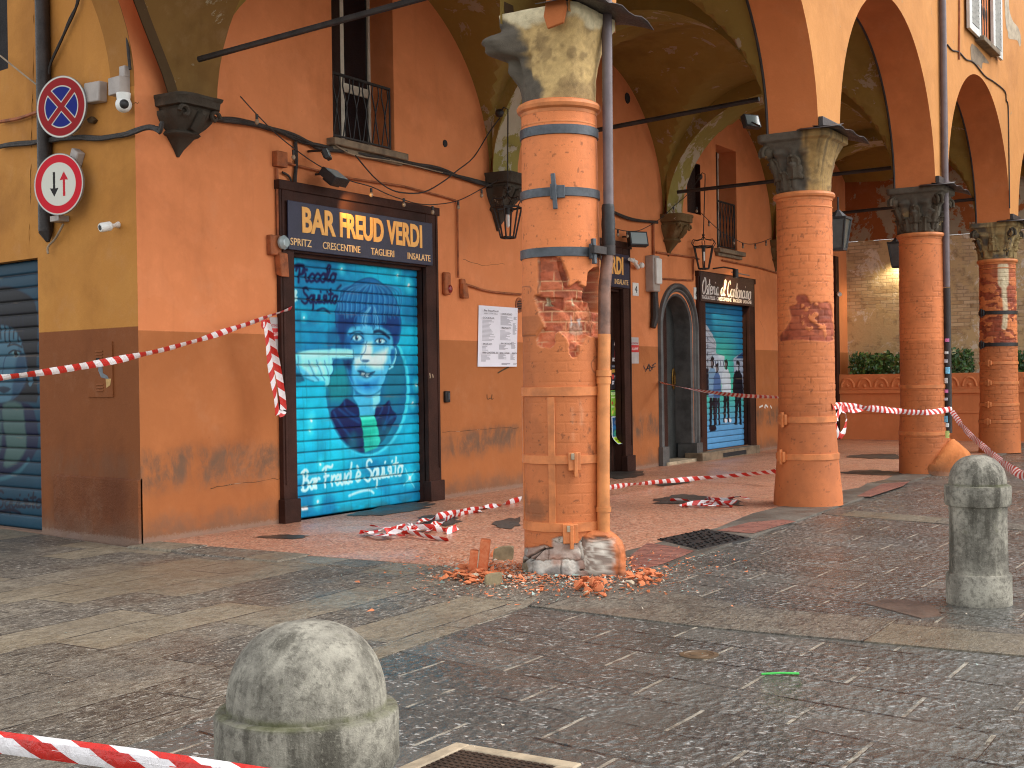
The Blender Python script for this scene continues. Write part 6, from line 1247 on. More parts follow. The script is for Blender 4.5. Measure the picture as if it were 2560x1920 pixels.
window(HW1, onY(735, 200, W+.36)[0], onY(806, 200, W+.36)[0], onY(740, 186, W+.36)[2], onY(722, 155, W+.03)[2], 'tall window with a lattice railing above the blue shutter', .12)
window(HW3, onY(1549, 400, W+.36)[0], onY(1578, 400, W+.36)[0], onY(1560, 440, W+.36)[2]-.9, onY(1549, 432, W+.03)[2], 'narrow white framed window with a lattice railing', .14)
b = MB(); b.box((HDK[0], W+.1, HDK[2]), (HDK[1], W+.16, HDK[3])); dk_ = b.build('window', M['door'], B, 'small closed dark shutter')
# ---- first floor window on the street front
fz = onY(2136, 108, YO)[2]; wx0, wx1 = onY(2108, 80, YO)[0], onY(2134, 100, YO)[0]; l0, l1 = onY(2083, 68, YO)[0], onY(2155.5, 127, YO)[0]
b = MB(); b.box((wx0, YO-.012, fz), (wx1, YO-.004, fz+1.9)); fw = b.build('window', M['arch'], B, 'first floor window with white louvred shutters')
b = MB(); b.box((wx0, YO-.02, fz+.05), (wx0+(wx1-wx0)*.42, YO-.013, fz+1.9)); b.build('glass', M['glass'], fw)
b = MB(); b.box((wx0-.1, YO-.16, fz-.09), (wx1+.28, YO-.001, fz-.003)); b.build('sill', M['stone_sill'], fw, bevel=.01)
for a, e_ in ((l0, wx0), (wx1+.05, l1)):
    b = MB(); y0_ = YO-.09; s_ = (e_-a)*.22
    b.box((a, y0_, fz-.04), (a+s_, y0_+.05, fz+1.9)); b.box((e_-s_*.7, y0_, fz-.04), (e_, y0_+.05, fz+1.9)); b.box((a+s_, y0_+.002, fz-.04), (e_-s_*.7, y0_+.048, fz+.08))
    for k in range(19):
        z = fz+.12+k*.095; b.box((a+s_, y0_+.004, z), (e_-s_*.7, y0_+.018, z+.062), Matrix.Rotation(rad(30), 3, 'X'))
    b.build('louvred_shutter', M['shutwhite'], fw); b = MB(); b.box((a+s_*.9, y0_+.052, fz), (e_-s_*.6, y0_+.062, fz+1.9)); b.build('shutter_back', M['curtain'], fw)
for nm, mt, pts in (('bare_patch', 'pale_stone', [(1350, -60), (1412, -60), (1425, 150), (1480, 330), (1560, 430), (1605, 560), (1610, 700), (1590, 742), (1556, 650), (1500, 630), (1415, 610), (1400, 500), (1372, 390)]), ('stain', 'stone_sill', [(828, 690), (1090, 980), (1060, 1010), (1000, 1000), (985, 1100), (930, 1040), (880, 1020), (825, 980)])):
    q = [onY((2300+x/6.381)/K, (y/6.381)/K, YO-.004) for x, y in cr(pts, 3, True)]; MB().add(q, [tuple(range(len(q)))]).build(nm, M[mt], B, smooth=False)
b = MB()
for k in range(4):
    x = wx0+.05+k*(wx1-wx0)*.2; b.tube([(x, YO-.05, fz+.02), (x, YO-.05, fz+.95)], .01, 5); b.tube([(x+.05*math.cos(q), YO-.05, fz+.5+.12*math.sin(q)) for q in np.linspace(0, 6.28, 12)], .008, 4)
b.build('railing', M['iron'], fw)
# ================================================================== rods, wiring and lamps
for (a, Ya), (b_, Yb_) in (((( 430, 128), W-.35), ((1178, -77), YI)), (((1128, 312), W-.3), ((1640, 214), YI+.45)), (((1463, 415), W-.3), ((1965, 358), YI)), (((1690, 473), W-.3), ((2108, 430), YI))):
    MB().tube([onY(*a, Ya), onY(*b_, Yb_)], .032, 8).build('tie_rod', M['pipe_dark'], B)
f2 = lambda x, y: ((640+.3888*x)/K, (.3888*y)/K)
f3 = lambda x, y: ((1240+.3858*x)/K, (.3858*y)/K)
f7 = lambda x, y: ((1200+.5425*x)/K, (480+.5425*y)/K)
f1 = lambda x, y: (.3888*x/K, .3888*y/K)
def wire(px, label, r=.012, mat='cable', Y=W-.03, n=4, name='cable', f=None, strands=1, group='cables on the arcade wall', pl=None, cat='cable'):
    P = [(pl or (lambda q: onY(*q, Y)))(f(*p) if f else p) for p in px]; b = MB(); rg = random.Random(len(px))
    P = cr(P, n) if n > 1 else P
    for s in range(strands):
        ph = rg.uniform(0, 6); b.tube([np.array(p)+(np.array([0, -.012*s*math.cos(i*.9+ph), .02*math.sin(i*.5+ph)]) if s else 0) for i, p in enumerate(P)], r, 6)
    return b.build(name, M[mat], None, label, cat, group)
wire([(462, 256), (520, 262), (600, 284), (660, 304), (700, 320), (770, 331), (850, 345), (930, 362), (1000, 385), (1060, 400), (1135, 416)], 'thick dark cable bundle sagging from the left corbel under the window sill', .022, strands=3, Y=W-.05)
wire([(610, 350), (660, 362), (760, 386), (870, 402), (955, 424), (984, 433), (988, 450), (990, 600)], 'painted conduit running over the blue shutter and down its right side', .014, 'cable_or', n=1)
wire([(598, 362), (600, 440), (601, 522)], 'painted twin conduit down the left of the brown shop frame', .018, 'cable_or', n=1)
wire([(638, 306), (640, 350), (637, 390), (640, 420)], 'black cable dropping behind the navy sign board', .022, 'cable')
wire([(610, 372), (625, 382), (632, 405)], 'short black lead beside the brown shop frame', .014, 'cable')
wire([(640, 1000), (750, 1130), (850, 1210), (950, 1240), (1080, 1235), (1200, 1170), (1290, 1100), (1400, 1010), (1500, 850), (1590, 730)], 'thin wire sagging up towards the hanging lantern hook', .009, 'cable', f=f2, Y=W-.25)
wire([(500, 925), (600, 985), (700, 1010), (900, 1040), (1200, 1110)], 'thin pale wire looped under the tall window sill', .007, 'cable_pale', f=f2, Y=W-.09)
wire([(995, 610), (1012, 616), (1060, 630), (1126, 636)], 'painted conduit from the switch towards the broken column', .016, 'cable_or', n=3)
wire([(0, 318), (60, 308), (95, 303), (150, 300), (205, 298), (262, 290), (322, 277), (346, 284), (350, 262)], 'dark cable bundle along the ochre side wall behind the signs', .018, strands=3, pl=lambda q: onL(*q, .05))
wire([(0, 263), (40, 256), (75, 244), (97, 236)], 'grey conduit at the left edge of the side wall', .02, 'cable_or', pl=lambda q: onL(*q, .05))
wire([(0, 120), (50, 160), (96, 196)], 'thin wire slanting to the round no stopping sign', .010, 'cable_pale', pl=lambda q: onL(*q, .08))
wire([(170, -20), (163, 20), (140, 70), (112, 130), (104, 160)], 'dark cable curving down from the top of the side wall', .014, pl=lambda q: onL(*q, .05), strands=2)
wire([(255, -20), (262, 15), (272, 55), (278, 120), (281, 150)], 'grey conduit down to the camera boxes', .016, 'cable', pl=lambda q: onL(*q, .05))
wire([(1320, 290), (1350, 325), (1395, 338), (1440, 385), (1490, 405), (1560, 490), (1620, 530), (1690, 590), (1700, 650), (1712, 690), (1716, 900), (1722, 1350)], 'thin cable crossing the street front between the arches', .012, 'pipe_dark', f=lambda x, y: ((1860+.3857*x)/K, (.3857*y)/K), pl=lambda q: onY(*q, YO-.015), group='cables on the street front')
wire([(1396, -80), (1396, 100), (1394, 385)], 'thin vertical conduit beside the first floor window', .016, 'cable_or', n=1, f=lambda x, y: ((1860+.3857*x)/K, (.3857*y)/K), pl=lambda q: onY(*q, YO-.02), group='cables on the street front')
wire([(137, 484), (120, 515), (104, 533), (104, 548)], 'pale cable stub below the lower round sign', .012, 'cable_pale', pl=lambda q: onL(*q, .06))
wire([(1322, 456), (1365, 473), (1420, 481)], 'dark cable bundle right of the drainpipe', .022, strands=2, Y=W-.05)
wire([(1411, 480), (1412, 570)], 'brown conduit down to the grey meter box', .022, 'cable_or', n=1)
wire([(1418, 545), (1500, 556), (1510, 560)], 'painted conduit above the arched doorway', .018, 'cable_or', n=1)
wire([(1498, 560), (1497, 606), (1430, 602)], 'painted conduit corner between doorway and tavern', .016, 'cable_or', n=1)
wire([(1560, 562), (1640, 578), (1680, 590)], 'painted conduit above the tavern sign', .018, 'cable_or', n=1)
def string_lights(px, bulbs, label, f, Y):
    t = thing('string_lights', label, 'string lights', tuple(onY(*f(*px[0]), Y)), 'string lights along the arcade')
    b = MB(); b.tube(cr([onY(*f(*p), Y) for p in px], 6), .007, 5); b.build('wire', M['cable'], t)
    for q in bulbs:
        p = onY(*f(*q), Y); b = MB(); b.tube([p, p-np.array([0, 0, .05])], .016, 7); b.build('socket', M['black'], t); b = MB(); b.sphere(p-np.array([0, 0, .078]), .024, 10, 8, (1, 1, 1.25)); b.build('bulb', M['bulb'], t)
M['bulb'] = plain('clear_bulb', srgb(150, 128, 104), .15, var=.05, bump=0)
string_lights([(-100, 620), (0, 730), (130, 860), (240, 950), (350, 1030), (460, 1095), (600, 1160), (740, 1200), (850, 1250), (950, 1285), (1040, 1310), (1150, 1315), (1300, 1290), (1450, 1215), (1570, 1150)], [(5, 735), (240, 965), (740, 1210), (950, 1275), (1135, 1325), (1300, 1295), (1450, 1220)], 'string of small bulbs sagging over the blue shutter', f2, W-.22)
string_lights([(765, 1480), (830, 1495), (900, 1498), (960, 1480), (1060, 1420), (1160, 1330), (1240, 1260), (1320, 1150)], [(790, 1490), (850, 1500), (900, 1500), (1150, 1340), (1300, 1340)], 'string of small bulbs right of the broken column', f3, W-.22)
string_lights([(1330, 1380), (1400, 1450), (1470, 1510), (1540, 1545), (1620, 1580), (1700, 1575), (1780, 1545)], [(1380, 1430), (1540, 1550), (1600, 1575), (1680, 1580), (1750, 1560)], 'string of small bulbs below the narrow window', f3, W-.22)
# ---- boxes, cameras and lamps on the side wall
LY = np.array([LS, 1.0, 0])/math.hypot(LS, 1); LN = np.array([-1.0, LS, 0])/math.hypot(LS, 1); UZ = np.array([0, 0, 1.0])
def lbox(b, px, w, h, d, tilt=0.0, off=0.0):
    c = onL(*px, off)+LN*0; s_ = LY*math.cos(tilt)+UZ*math.sin(tilt); u_ = UZ*math.cos(tilt)-LY*math.sin(tilt); b.obox(c+LN*d/2, s_, LN, u_, w/2, d/2, h/2); return b
b = MB(); lbox(b, (216, 202), .27, .20, .10, .06); b.build('junction_box', M['grey'], None, 'wide grey junction box right of the no stopping sign', 'junction box', bevel=.012)
b = MB(); lbox(b, (269, 189), .20, .17, .12); lbox(b, (276, 157), .09, .11, .07); b.build('junction_box', M['grey'], None, 'pair of small grey boxes above the dome camera', 'junction box', bevel=.008)
DC = thing('dome_camera', 'white dome security camera under the grey boxes', 'camera', tuple(onL(265, 240)))
p = onL(267, 226, .10); b = MB(); b.sphere(p, .078, 20, 14); b.lathe([(.06, .0), (.07, .09)], 16, (p[0], p[1], p[2]+.02)); b.build('housing', M['white'], DC); b = MB(); v = np.array([-.55, -.75, -.1]); b.sphere(p+v*.045, .05, 16, 10); b.build('lens', M['black'], DC)
BC = thing('bullet_camera', 'small white security camera on the ochre wall below the signs', 'camera', tuple(onL(245, 492)))
p, q = onL(216, 492, .24), onL(240, 488, .12); b = MB(); b.tube([p, p+(q-p)*.1, p+(q-p)*.9, q], [.038, .046, .046, .036], 14); b.build('housing', M['white'], BC); b = MB(); b.tube([q, onL(250, 487, .06), onL(256, 486, .0)], [.02, .02, .035], 10); b.build('bracket', M['white'], BC); b = MB(); b.tube([p+(p-q)*.02, p], .026, 12); b.build('lens', M['black'], BC)
b = MB(); lbox(b, (174, 342), .13, .16, .09, .5, .0); b.build('sensor_box', M['grey'], None, 'grey box peeping out between the two round signs', 'sensor', bevel=.012)
b = MB(); lbox(b, (140, 474), .17, .06, .12); b.build('sensor_box', M['grey'], None, 'small grey box just below the lower round sign', 'sensor', bevel=.006)
b = MB(); q = [onL(x, y, .0) for x, y in ((196, 258), (205, 252), (213, 260), (207, 268), (198, 266))]; b.prism(q, LN*.05); b.build('wall_stub', M['grimy'], None, 'dark mortar stub on the ochre wall under the junction box', 'stub', bevel=.01)
# ---- round traffic signs
def sign_disc(px, label, paint, back_off=.20, R_=.305):
    c0 = onL(*px, back_off); an = rad(10); n = np.array([-math.cos(an), -math.sin(an), 0]); rt = np.cross(UZ, n)
    t = thing('traffic_sign', label, 'traffic sign', tuple(c0-UZ*R_), 'round traffic signs')
    nr, na = 70, 200; rr = np.linspace(0, R_, nr); aa = np.linspace(0, 2*math.pi, na+1)[:-1]; Rr, Aa = np.meshgrid(rr, aa, indexing='ij'); U, V = Rr*np.cos(Aa), Rr*np.sin(Aa)
    col = paint(U, V, Rr); co = c0+U[..., None]*rt+V[..., None]*UZ+n*.012
    gmesh('face', co, col, M['signface'], t, wrap=True)
    b = MB(); b.lathe([(R_-.002, .011), (R_+.006, .013), (R_+.006, -.012), (R_-.02, -.014), (.0, -.014)], 60, c0, cap=False, ax=np.stack([rt, UZ, n], 1)); b.build('rim', M['alu'], t)
    b = MB(); b.obox(c0-n*.05, rt, n, UZ, .12, .012, .012); b.obox(c0-n*.10, rt, n, UZ, .015, .09, .015); b.build('bracket', M['iron'], t); return t
M['signface'] = painted('sign_sheeting', .55, .04, 0, spec=.2); M['alu'] = plain('aluminium', srgb(150, 150, 150), .4, .7, var=.1)
RED, BLUE, WHT = np.array(srgb(142, 8, 14)), np.array(srgb(4, 22, 112)), np.array(srgb(206, 204, 190))
aa_ = lambda d, w=.003: np.clip(.5-d/(2*w), 0, 1)[..., None]
def blend(c, col, m): return c*(1-m)+np.array(col)*m
def nostop(U, V, r):
    c = np.ones(U.shape+(3,))*WHT; c = blend(c, RED, aa_(r-.293)); c = blend(c, WHT, aa_(r-.212)); inn = blend(np.ones_like(c)*WHT, BLUE, aa_(r-.203))
    d1, d2 = np.abs(U-V)/1.414, np.abs(U+V)/1.414; d = np.minimum(d1, d2); w = aa_(d-.037); inn = blend(inn, WHT, w); inn = blend(inn, RED, aa_(d-.028)); m = aa_(r-.212)
    c = c*(1-m)+inn*m; x = aa_(np.maximum(d-.028, r-.25)); return blend(c, RED, x)
def inpoly(U, V, P):
    ins = np.zeros(U.shape, bool)
    for i in range(len(P)):
        a, b_ = P[i], P[(i+1) % len(P)]
        if a[1] != b_[1]: ins ^= ((a[1] > V) != (b_[1] > V)) & (U < (b_[0]-a[0])*(V-a[1])/(b_[1]-a[1])+a[0])
    return ins[..., None].astype(float)
def oncoming(U, V, r):
    c = np.ones(U.shape+(3,))*WHT; c = blend(c, np.array(srgb(196, 16, 36)), aa_(r-.296)); c = blend(c, WHT, aa_(r-.218))
    arrow = lambda x, s, y0, y1, w, hw, hl: [(x-w, y0*s), (x+w, y0*s), (x+w, (y1-hl)*s), (x+hw, (y1-hl*1.05)*s), (x, y1*s), (x-hw, (y1-hl*1.05)*s), (x-w, (y1-hl)*s)]
    c = blend(c, srgb(34, 30, 28), inpoly(U, V, arrow(-.055, -1, -.125, .125, .015, .056, .085))); c = blend(c, srgb(190, 24, 40), inpoly(U, V, arrow(.07, 1, -.125, .125, .015, .056, .085))); return c
sign_disc((134, 231), 'round blue and red no stopping sign with a diagonal cross', nostop); sign_disc((128, 398), 'round white sign with a red rim, a black and a red arrow', oncoming)
# ---- fittings on the arcade wall
def ybox(b, px, w, h, d, Y=W, rot=None): p = onY(*px, Y); b.box((p[0]-w/2, Y-d, p[2]-h/2), (p[0]+w/2, Y+.005, p[2]+h/2), rot); return p
b = MB(); ybox(b, (599, 345), .17, .17, .08); b.build('junction_box', M['cable_or'], None, 'overpainted square junction box left above the brown shop frame', 'junction box', bevel=.01)
SL = thing('emergency_lamp', 'overpainted round wall lamp at the left of the brown shop frame', 'lamp', tuple(onY(592, 545, W)))
b = MB(); p = ybox(b, (587, 530), .17, .22, .07); b.build('base', M['cable_or'], SL, bevel=.015); b = MB(); b.lathe([(.04, .0), (.075, .02), (.078, .05), (.05, .085), (.0, .09)], 20, (p[0]+.07, W-.07, p[2]+.03), cap=False, ax=np.array([[1, 0, 0], [0, 0, -1], [0, 1, 0]]).astype(float)); b.build('lens', M['lampglass'], SL)
b = MB(); q = onY(600, 570, W); b.prism([(q[0]-.07, W-.01, q[2]+.14), (q[0]+.06, W-.01, q[2]+.14), (q[0]+.08, W-.01, q[2]-.12), (q[0]-.05, W-.01, q[2]-.12)], (.0, -.09, -.03)); b.build('plug_box', M['cable_or'], SL, bevel=.012)
def flood(px, label, Y=W-.28, s=.26, yaw=0.0, pitch=.5, mat='black', glass='lampglass', arm=True, D=None):
    p = onY(*px, Y) if D is None else onD(*px, D); t = thing('floodlight', label, 'floodlight', tuple(p)); Rm = np.array(Matrix.Rotation(yaw, 3, 'Z') @ Matrix.Rotation(pitch, 3, 'X'))
    ax, ay, az = Rm @ np.array([1.0, 0, 0]), Rm @ np.array([0, 1.0, 0]), Rm @ np.array([0, 0, 1.0])
    b = MB(); b.obox(p, ax, ay, az, s/2, s*.16, s*.36, 1); b.obox(p+ay*s*.2, ax, ay, az, s*.3, s*.07, s*.22); b.build('housing', M[mat], t, bevel=.008)
    b = MB(); b.obox(p-ay*(s*.165), ax, ay, az, s*.42, .003, s*.28); b.build('glass', M[glass], t)
    if arm: b = MB(); b.tube([p+ay*s*.2, p+np.array([0, .06, .05]), np.array([p[0], W-.005, p[2]+.06])], .014, 8); b.build('bracket', M[mat], t)
    return p
pF = flood((722, 383), 'black floodlight above the navy bar sign', s=.31, pitch=-.9, yaw=.15)
flood((706, 333), 'small black spotlight below the left end of the tall window sill', s=.17, pitch=-.4, yaw=.5)
flood((1377, 517), 'black floodlight with pale glass right of the drainpipe', s=.34, pitch=-.25, yaw=-.6)
flood((1622, 263), 'square floodlight fixed to the inside of the arch above the second column', D=16.0, s=.24, pitch=-.35, yaw=-.5, arm=False)
b = MB(); p = onY(1634, 270, YI+.2); b.tube([onD(1622, 263, 16.0), onD(1640, 272, 15.6)], .012, 6); b.build('lamp_arm', M['black'], None, 'short arm of the floodlight in the arch', 'bracket')
SR = thing('alarm_siren', 'overpainted alarm box with a red lens right of the blue shutter', 'alarm', tuple(onY(961, 620, W)))
b = MB(); p = ybox(b, (960, 613), .13, .30, .07); b.build('case', M['cable_or'], SR, bevel=.025); b = MB(); b.sphere((p[0]+.03, W-.072, p[2]-.07), .045, 12, 8, (1, .5, 1.2)); b.build('lens', plain('red_lens', srgb(120, 14, 20), .25, var=.1), SR)
SW_ = thing('wall_switch', 'overpainted switch box at the end of the conduit', 'switch', tuple(onY(994, 625, W)))
b = MB(); p = ybox(b, (995, 613), .09, .13, .06); b.build('base', M['cable_or'], SW_, bevel=.02); b = MB(); q = onY(996, 630, W); b.prism([(q[0]-.06, W-.01, q[2]+.1), (q[0]+.04, W-.01, q[2]+.1), (q[0]+.08, W-.01, q[2]-.09), (q[0]-.05, W-.01, q[2]-.09)], (0, -.07, 0)); b.build('plug', M['cable_or'], SW_, bevel=.01)
KP = thing('keypad', 'small dark grey keypad right of the blue shutter', 'keypad', tuple(onY(963, 857, W))); b = MB(); p = ybox(b, (963, 857), .11, .15, .04); b.build('case', M['iron'], KP, bevel=.012); b = MB(); b.box((p[0]-.005, W-.046, p[2]-.035), (p[0]+.035, W-.039, p[2]+.05)); b.build('panel', M['steel'], KP)
VG = thing('round_vent', 'round dark vent grille beside the menu sheet', 'vent', tuple(onY(1122, 660, W)))
p = onY(1121, 659, W); axY = np.array([[1, 0, 0], [0, 0, -1], [0, 1, 0]]).astype(float); b = MB(); b.lathe([(.075, .0), (.075, .012), (.105, .012), (.11, .0)], 28, (p[0], W-.002, p[2]), cap=False, ax=axY); b.build('rim', M['cable_or'], VG)
b = MB(); b.lathe([(.0, .002), (.078, .002)], 24, (p[0], W-.002, p[2]), cap=False, ax=axY); b.build('opening', M['curtain'], VG); b = MB()
for k in range(6): z = p[2]-.06+k*.024; h_ = math.sqrt(max(.075**2-(z-p[2])**2, 0)); b.box((p[0]-h_, W-.012, z-.004), (p[0]+h_, W-.005, z+.004))
b.build('slats', M['cable_or'], VG)
MBX = thing('meter_box', 'grey plastic meter box left of the arched doorway', 'meter box', tuple(onY(1405, 590, W)))
b = MB(); p = ybox(b, (1401, 592), .26, .62, .16); b.build('case', M['grey'], MBX, bevel=.02); b = MB(); b.box((p[0]-.09, W-.205, p[2]-.18), (p[0]+.12, W-.161, p[2]+.26)); b.build('cover', M['white'], MBX, bevel=.015); b = MB(); b.tube([(p[0]+.08, W-.07, p[2]-.31), (p[0]+.09, W-.07, p[2]-.75), (p[0]+.02, W-.06, p[2]-.92)], [.06, .075, .05], 10); b.build('cable_sleeve', M['pipe_dark'], MBX)
for k, (px, ch, lab) in enumerate((((1372, 625), '4', 'small white house number tile by the bar door'), ((1503, 634), '6', 'small white house number tile by the tavern frame'))):
    t = thing('house_number', lab, 'house number', tuple(onY(*px, W))); b = MB(); p = ybox(b, px, .21, .22, .015); b.build('tile', M['white'], t, bevel=.004); b = MB(); text_mb(b, ch, p[0]-.045, p[0]+.05, p[2]-.06, p[2]+.06, (0, W-.0155, 0), EX, EZ, EN, .002); b.build('digit', M['ink'], t, smooth=False)
for k, (px, lab) in enumerate((((596, 727), 'red and white alarm notice beside the brown shop frame'), ((1371, 757), 'red and white alarm notice beside the bar door'))):
    t = thing('alarm_notice', lab, 'notice', tuple(onY(*px, W))); w_, h_ = (.20, .42) if k == 0 else (.29, .44); b = MB(); p = ybox(b, px, w_, h_, .004); b.build('sheet', plain('notice_grey_%d' % k, srgb(176, 168, 164), .5, var=.15), t)
    b = MB(); b.box((p[0]-w_/2, W-.006, p[2]-.03), (p[0]+w_/2, W-.0045, p[2]+.09)); b.build('red_band', plain('notice_red_%d' % k, srgb(188, 38, 40), .5, var=.1), t)
    b = MB(); text_mb(b, 'ALLARME', p[0]-w_*.42, p[0]+w_*.42, p[2]+.005, p[2]+.05, (0, W-.0062, 0), EX, EZ, EN, .001); b.build('lettering', M['whitetxt'], t, smooth=False); b = MB(); text_mb(b, 'ATTENZIONE', p[0]-w_*.42, p[0]+w_*.42, p[2]+.105, p[2]+.135, (0, W-.0045, 0), EX, EZ, EN, .001); b.build('lettering', plain('notice_txt_%d' % k, srgb(170, 40, 44), .5), t, smooth=False)
for px, r_, lab in (((961, 310), .045, 'dark bolt hole in the wall right of the tall window'), ((1355, 212), .085, 'dark round hole high in the wall right of the drainpipe')):
    p = onY(*px, W); b = MB(); b.lathe([(.0, .004), (r_*.7, .006), (r_, .012), (r_*1.1, .0)], 20, (p[0], W, p[2]), cap=False, ax=axY); b.build('wall_plug', M['curtain'], None, lab, 'wall plug')
CCT = thing('bullet_camera', 'small white camera above the house number by the bar door', 'camera', tuple(onY(1378, 570, W)))
b = MB(); p = onY(1368, 562, W-.2); b.tube([p, onY(1378, 578, W-.05)], .035, 8); b.tube([onY(1360, 560, W-.2), onY(1375, 566, W-.15)], .03, 8); b.build('housing', M['white'], CCT); b = MB(); p = onY(1386, 573, W-.1); b.sphere(p, .05, 12, 8); b.build('dome', M['white'], CCT)
BC2 = thing('bullet_camera', 'small white camera on the wall between the second and third columns', 'camera', tuple(onY(1811, 640, W)))
b = MB(); b.tube([onY(1811, 634, W), onY(1814, 636, W-.5)], .05, 8); b.build('housing', M['white'], BC2)
# graffiti tags
for strokes, lab, mt, wd, Yq in (([[(1390, 790), (1396, 800), (1402, 786), (1404, 802), (1412, 788)], [(1394, 803), (1402, 790), (1410, 798)], [(1408, 790), (1417, 784)], [(1396, 797), (1416, 792)]], 'black scribbled tag left of the arched doorway', 'ink', .022, W-.003), ([[(1640, 880), (1648, 876)], [(1652, 882), (1654, 875), (1659, 880)], [(1664, 876), (1667, 882)]], 'white paint scribble right of the tavern front', 'white', .05, W-.003), ([[(1100, 792), (1085, 800), (1075, 806)]], 'dark scuff under the menu sheet', 'grimy', .03, W-.003), ([[(1052, 852), (1053, 862), (1060, 860)], [(1063, 852), (1062, 862), (1066, 861)]], 'faint scratched initials under the menu sheet', 'grimy', .015, W-.003), ([[(928, 806), (930, 815), (928, 816)], [(934, 808), (936, 816)]], 'small white scratched tag on the brown shop frame', 'cable_pale', .02, W-.064)):
    b = MB(); strokes_mb(b, [[(lambda q: (q[0], q[2]))(onY(*p, Yq)) for p in s] for s in strokes], wd, lambda p, Yq=Yq: (p[0], Yq, p[1])); b.build('graffiti', M[mt], None, lab, 'graffiti', smooth=False)
# ---- lanterns
def lantern(rod_top, c0, s, label):
    c0 = np.array(c0); t = thing('hanging_lantern', label, 'lantern', tuple(c0-UZ*s*.5), 'hanging lanterns under the arcade'); b = MB(); hx = [(math.cos(q), math.sin(q)) for q in np.linspace(.3, .3+2*math.pi, 7)]
    for i in range(6):
        a, d_ = hx[i], hx[i+1]; T = lambda q, r_, z: c0+np.array([q[0]*r_, q[1]*r_, z])
        b.tube([T(a, s*.42, s*.42), T(d_, s*.42, s*.42)], s*.028, 6); b.tube([T(a, s*.22, -s*.45), T(d_, s*.22, -s*.45)], s*.028, 6); b.tube([T(a, s*.42, s*.42), T(a, s*.22, -s*.45)], s*.026, 6)
        b.tube([T(a, s*.42, s*.42), T(a, s*.52, s*.56), T(a, s*.44, s*.70), T(a, s*.30, s*.68), T(a, s*.10, s*.72), T(a, .0, s*.84)], s*.016, 5)
    b.sphere(c0+UZ*s*.88, s*.06, 8, 6); b.tube([c0+UZ*s*.42+np.array([-.42*s, 0, 0]), c0+UZ*s*.42+np.array([.42*s, 0, 0])], s*.03, 6); b.build('frame', M['iron'], t)
    b = MB(); b.tube([c0+UZ*s*.42, c0+UZ*s*.22], s*.075, 10); b.build('lamp_holder', M['black'], t); b = MB(); b.tube([c0+UZ*s*.22, c0+UZ*s*.14, c0-UZ*s*.10, c0-UZ*s*.15], [s*.05, s*.055, s*.055, s*.03], 10); b.build('bulb', M['white'], t)
    b = MB(); top = np.array(rod_top); b.tube([c0+UZ*s*.85, top+np.array([.0, 0, -.1]), top, top+np.array([-.06, .03, .02]), top+np.array([-.09, .06, -.06])], s*.02, 6); b.build('rod', M['iron'], t); b = MB(); b.sphere(top+np.array([-.1, .07, -.06]), .06, 10, 8); b.build('hook', M['pipe_dark'], t)
lantern(onD(1097, 236, 17.2), onD(1097, 480, 17.2), .46, 'iron hanging lantern without glass just left of the broken column')
lantern(onD(1523, 376, 23.4), onD(1520, 556, 23.4), .46, 'iron hanging lantern without glass in front of the tavern sign')
def box_lantern(px, D, s, label):
    p = onD(*px, D); t = thing('wall_lantern', label, 'lantern', tuple(p-UZ*s*.5), 'glazed lanterns behind the columns'); b = MB()
    for i in (-1, 1):
        for j in (-1, 1): b.tube([p+np.array([i*s*.27, j*s*.27, s*.36]), p+np.array([i*s*.16, j*s*.16, -s*.45])], s*.03, 6)
    b.box(tuple(p+np.array([-.3*s, -.3*s, .34*s])), tuple(p+np.array([.3*s, .3*s, .40*s]))); b.box(tuple(p+np.array([-.18*s, -.18*s, -.49*s])), tuple(p+np.array([.18*s, .18*s, -.43*s]))); b.lathe([(.26*s, .40*s), (.1*s, .55*s), (.05*s, .6*s)], 8, p); b.tube([p+UZ*s*.6, p+UZ*s*.95], s*.025, 6); b.build('frame', M['black'], t, ang=30)
    b = MB(); b.obox(p-UZ*s*.045, (1, 0, 0), (0, 1, 0), (0, 0, 1), .16*s, .16*s, .38*s, 1.6); b.build('glass_panes', M['smoke'], t, smooth=False)
M['smoke'] = plain('dusty_lantern_glass', srgb(70, 72, 70), .15, var=.3, bump=0, spec=.6)
box_lantern((1811, 502), 17.2, .50, 'dark glazed lantern half hidden behind the second column'); box_lantern((1940, 548), 22.0, .50, 'dark glazed lantern half hidden behind the third column')
# ---- lamps that are lit in the photo
def spot(name, p, target, e_, ang, colr, r_=.03, blend_=.6):
    l = bpy.data.lights.new(name, 'SPOT'); l.energy = e_; l.spot_size = ang; l.spot_blend = blend_; l.color = colr; l.shadow_soft_size = r_
    o = bpy.data.objects.new(name, l); COL.objects.link(o); o.location = p; o.rotation_euler = (Vector(p)-Vector(target)).to_track_quat('Z', 'Y').to_euler(); return o
TS = thing('sign_spotlight', 'small black spotlight lighting the tavern sign', 'spotlight', tuple(onY(1589, 600, W-.4)))
p = onY(1589, 592, W-.42); b = MB(); b.tube([p+UZ*.09, p-UZ*.07], .055, 12); b.build('housing', M['black'], TS); b = MB(); b.tube([p+UZ*.09, (p[0]-.05, W-.2, p[2]+.14), (p[0]-.1, W, p[2]+.12)], .014, 6); b.build('arm', M['black'], TS); b = MB(); b.tube([(p[0]+.1, W-.30, p[2]+.05), (p[0]+1.0, W-.30, p[2]+.04)], .012, 6); b.build('rail', M['alu'], TS)
tg = onY(1582, 632, W-.09); spot('tavern_lamp', p-UZ*.08, tg, 34, rad(75), (1, .62, .28))
tg = onY(1566, 690, W+.05); spot('tavern_lamp_down', p-UZ*.08+np.array([-.2, -.1, 0]), tg, 26, rad(60), (1, .86, .5))
spot('bar_lamp', pF+np.array([.25, -.02, -.06]), onY(790, 500, W-.1), 16, rad(85), (1, .58, .2))
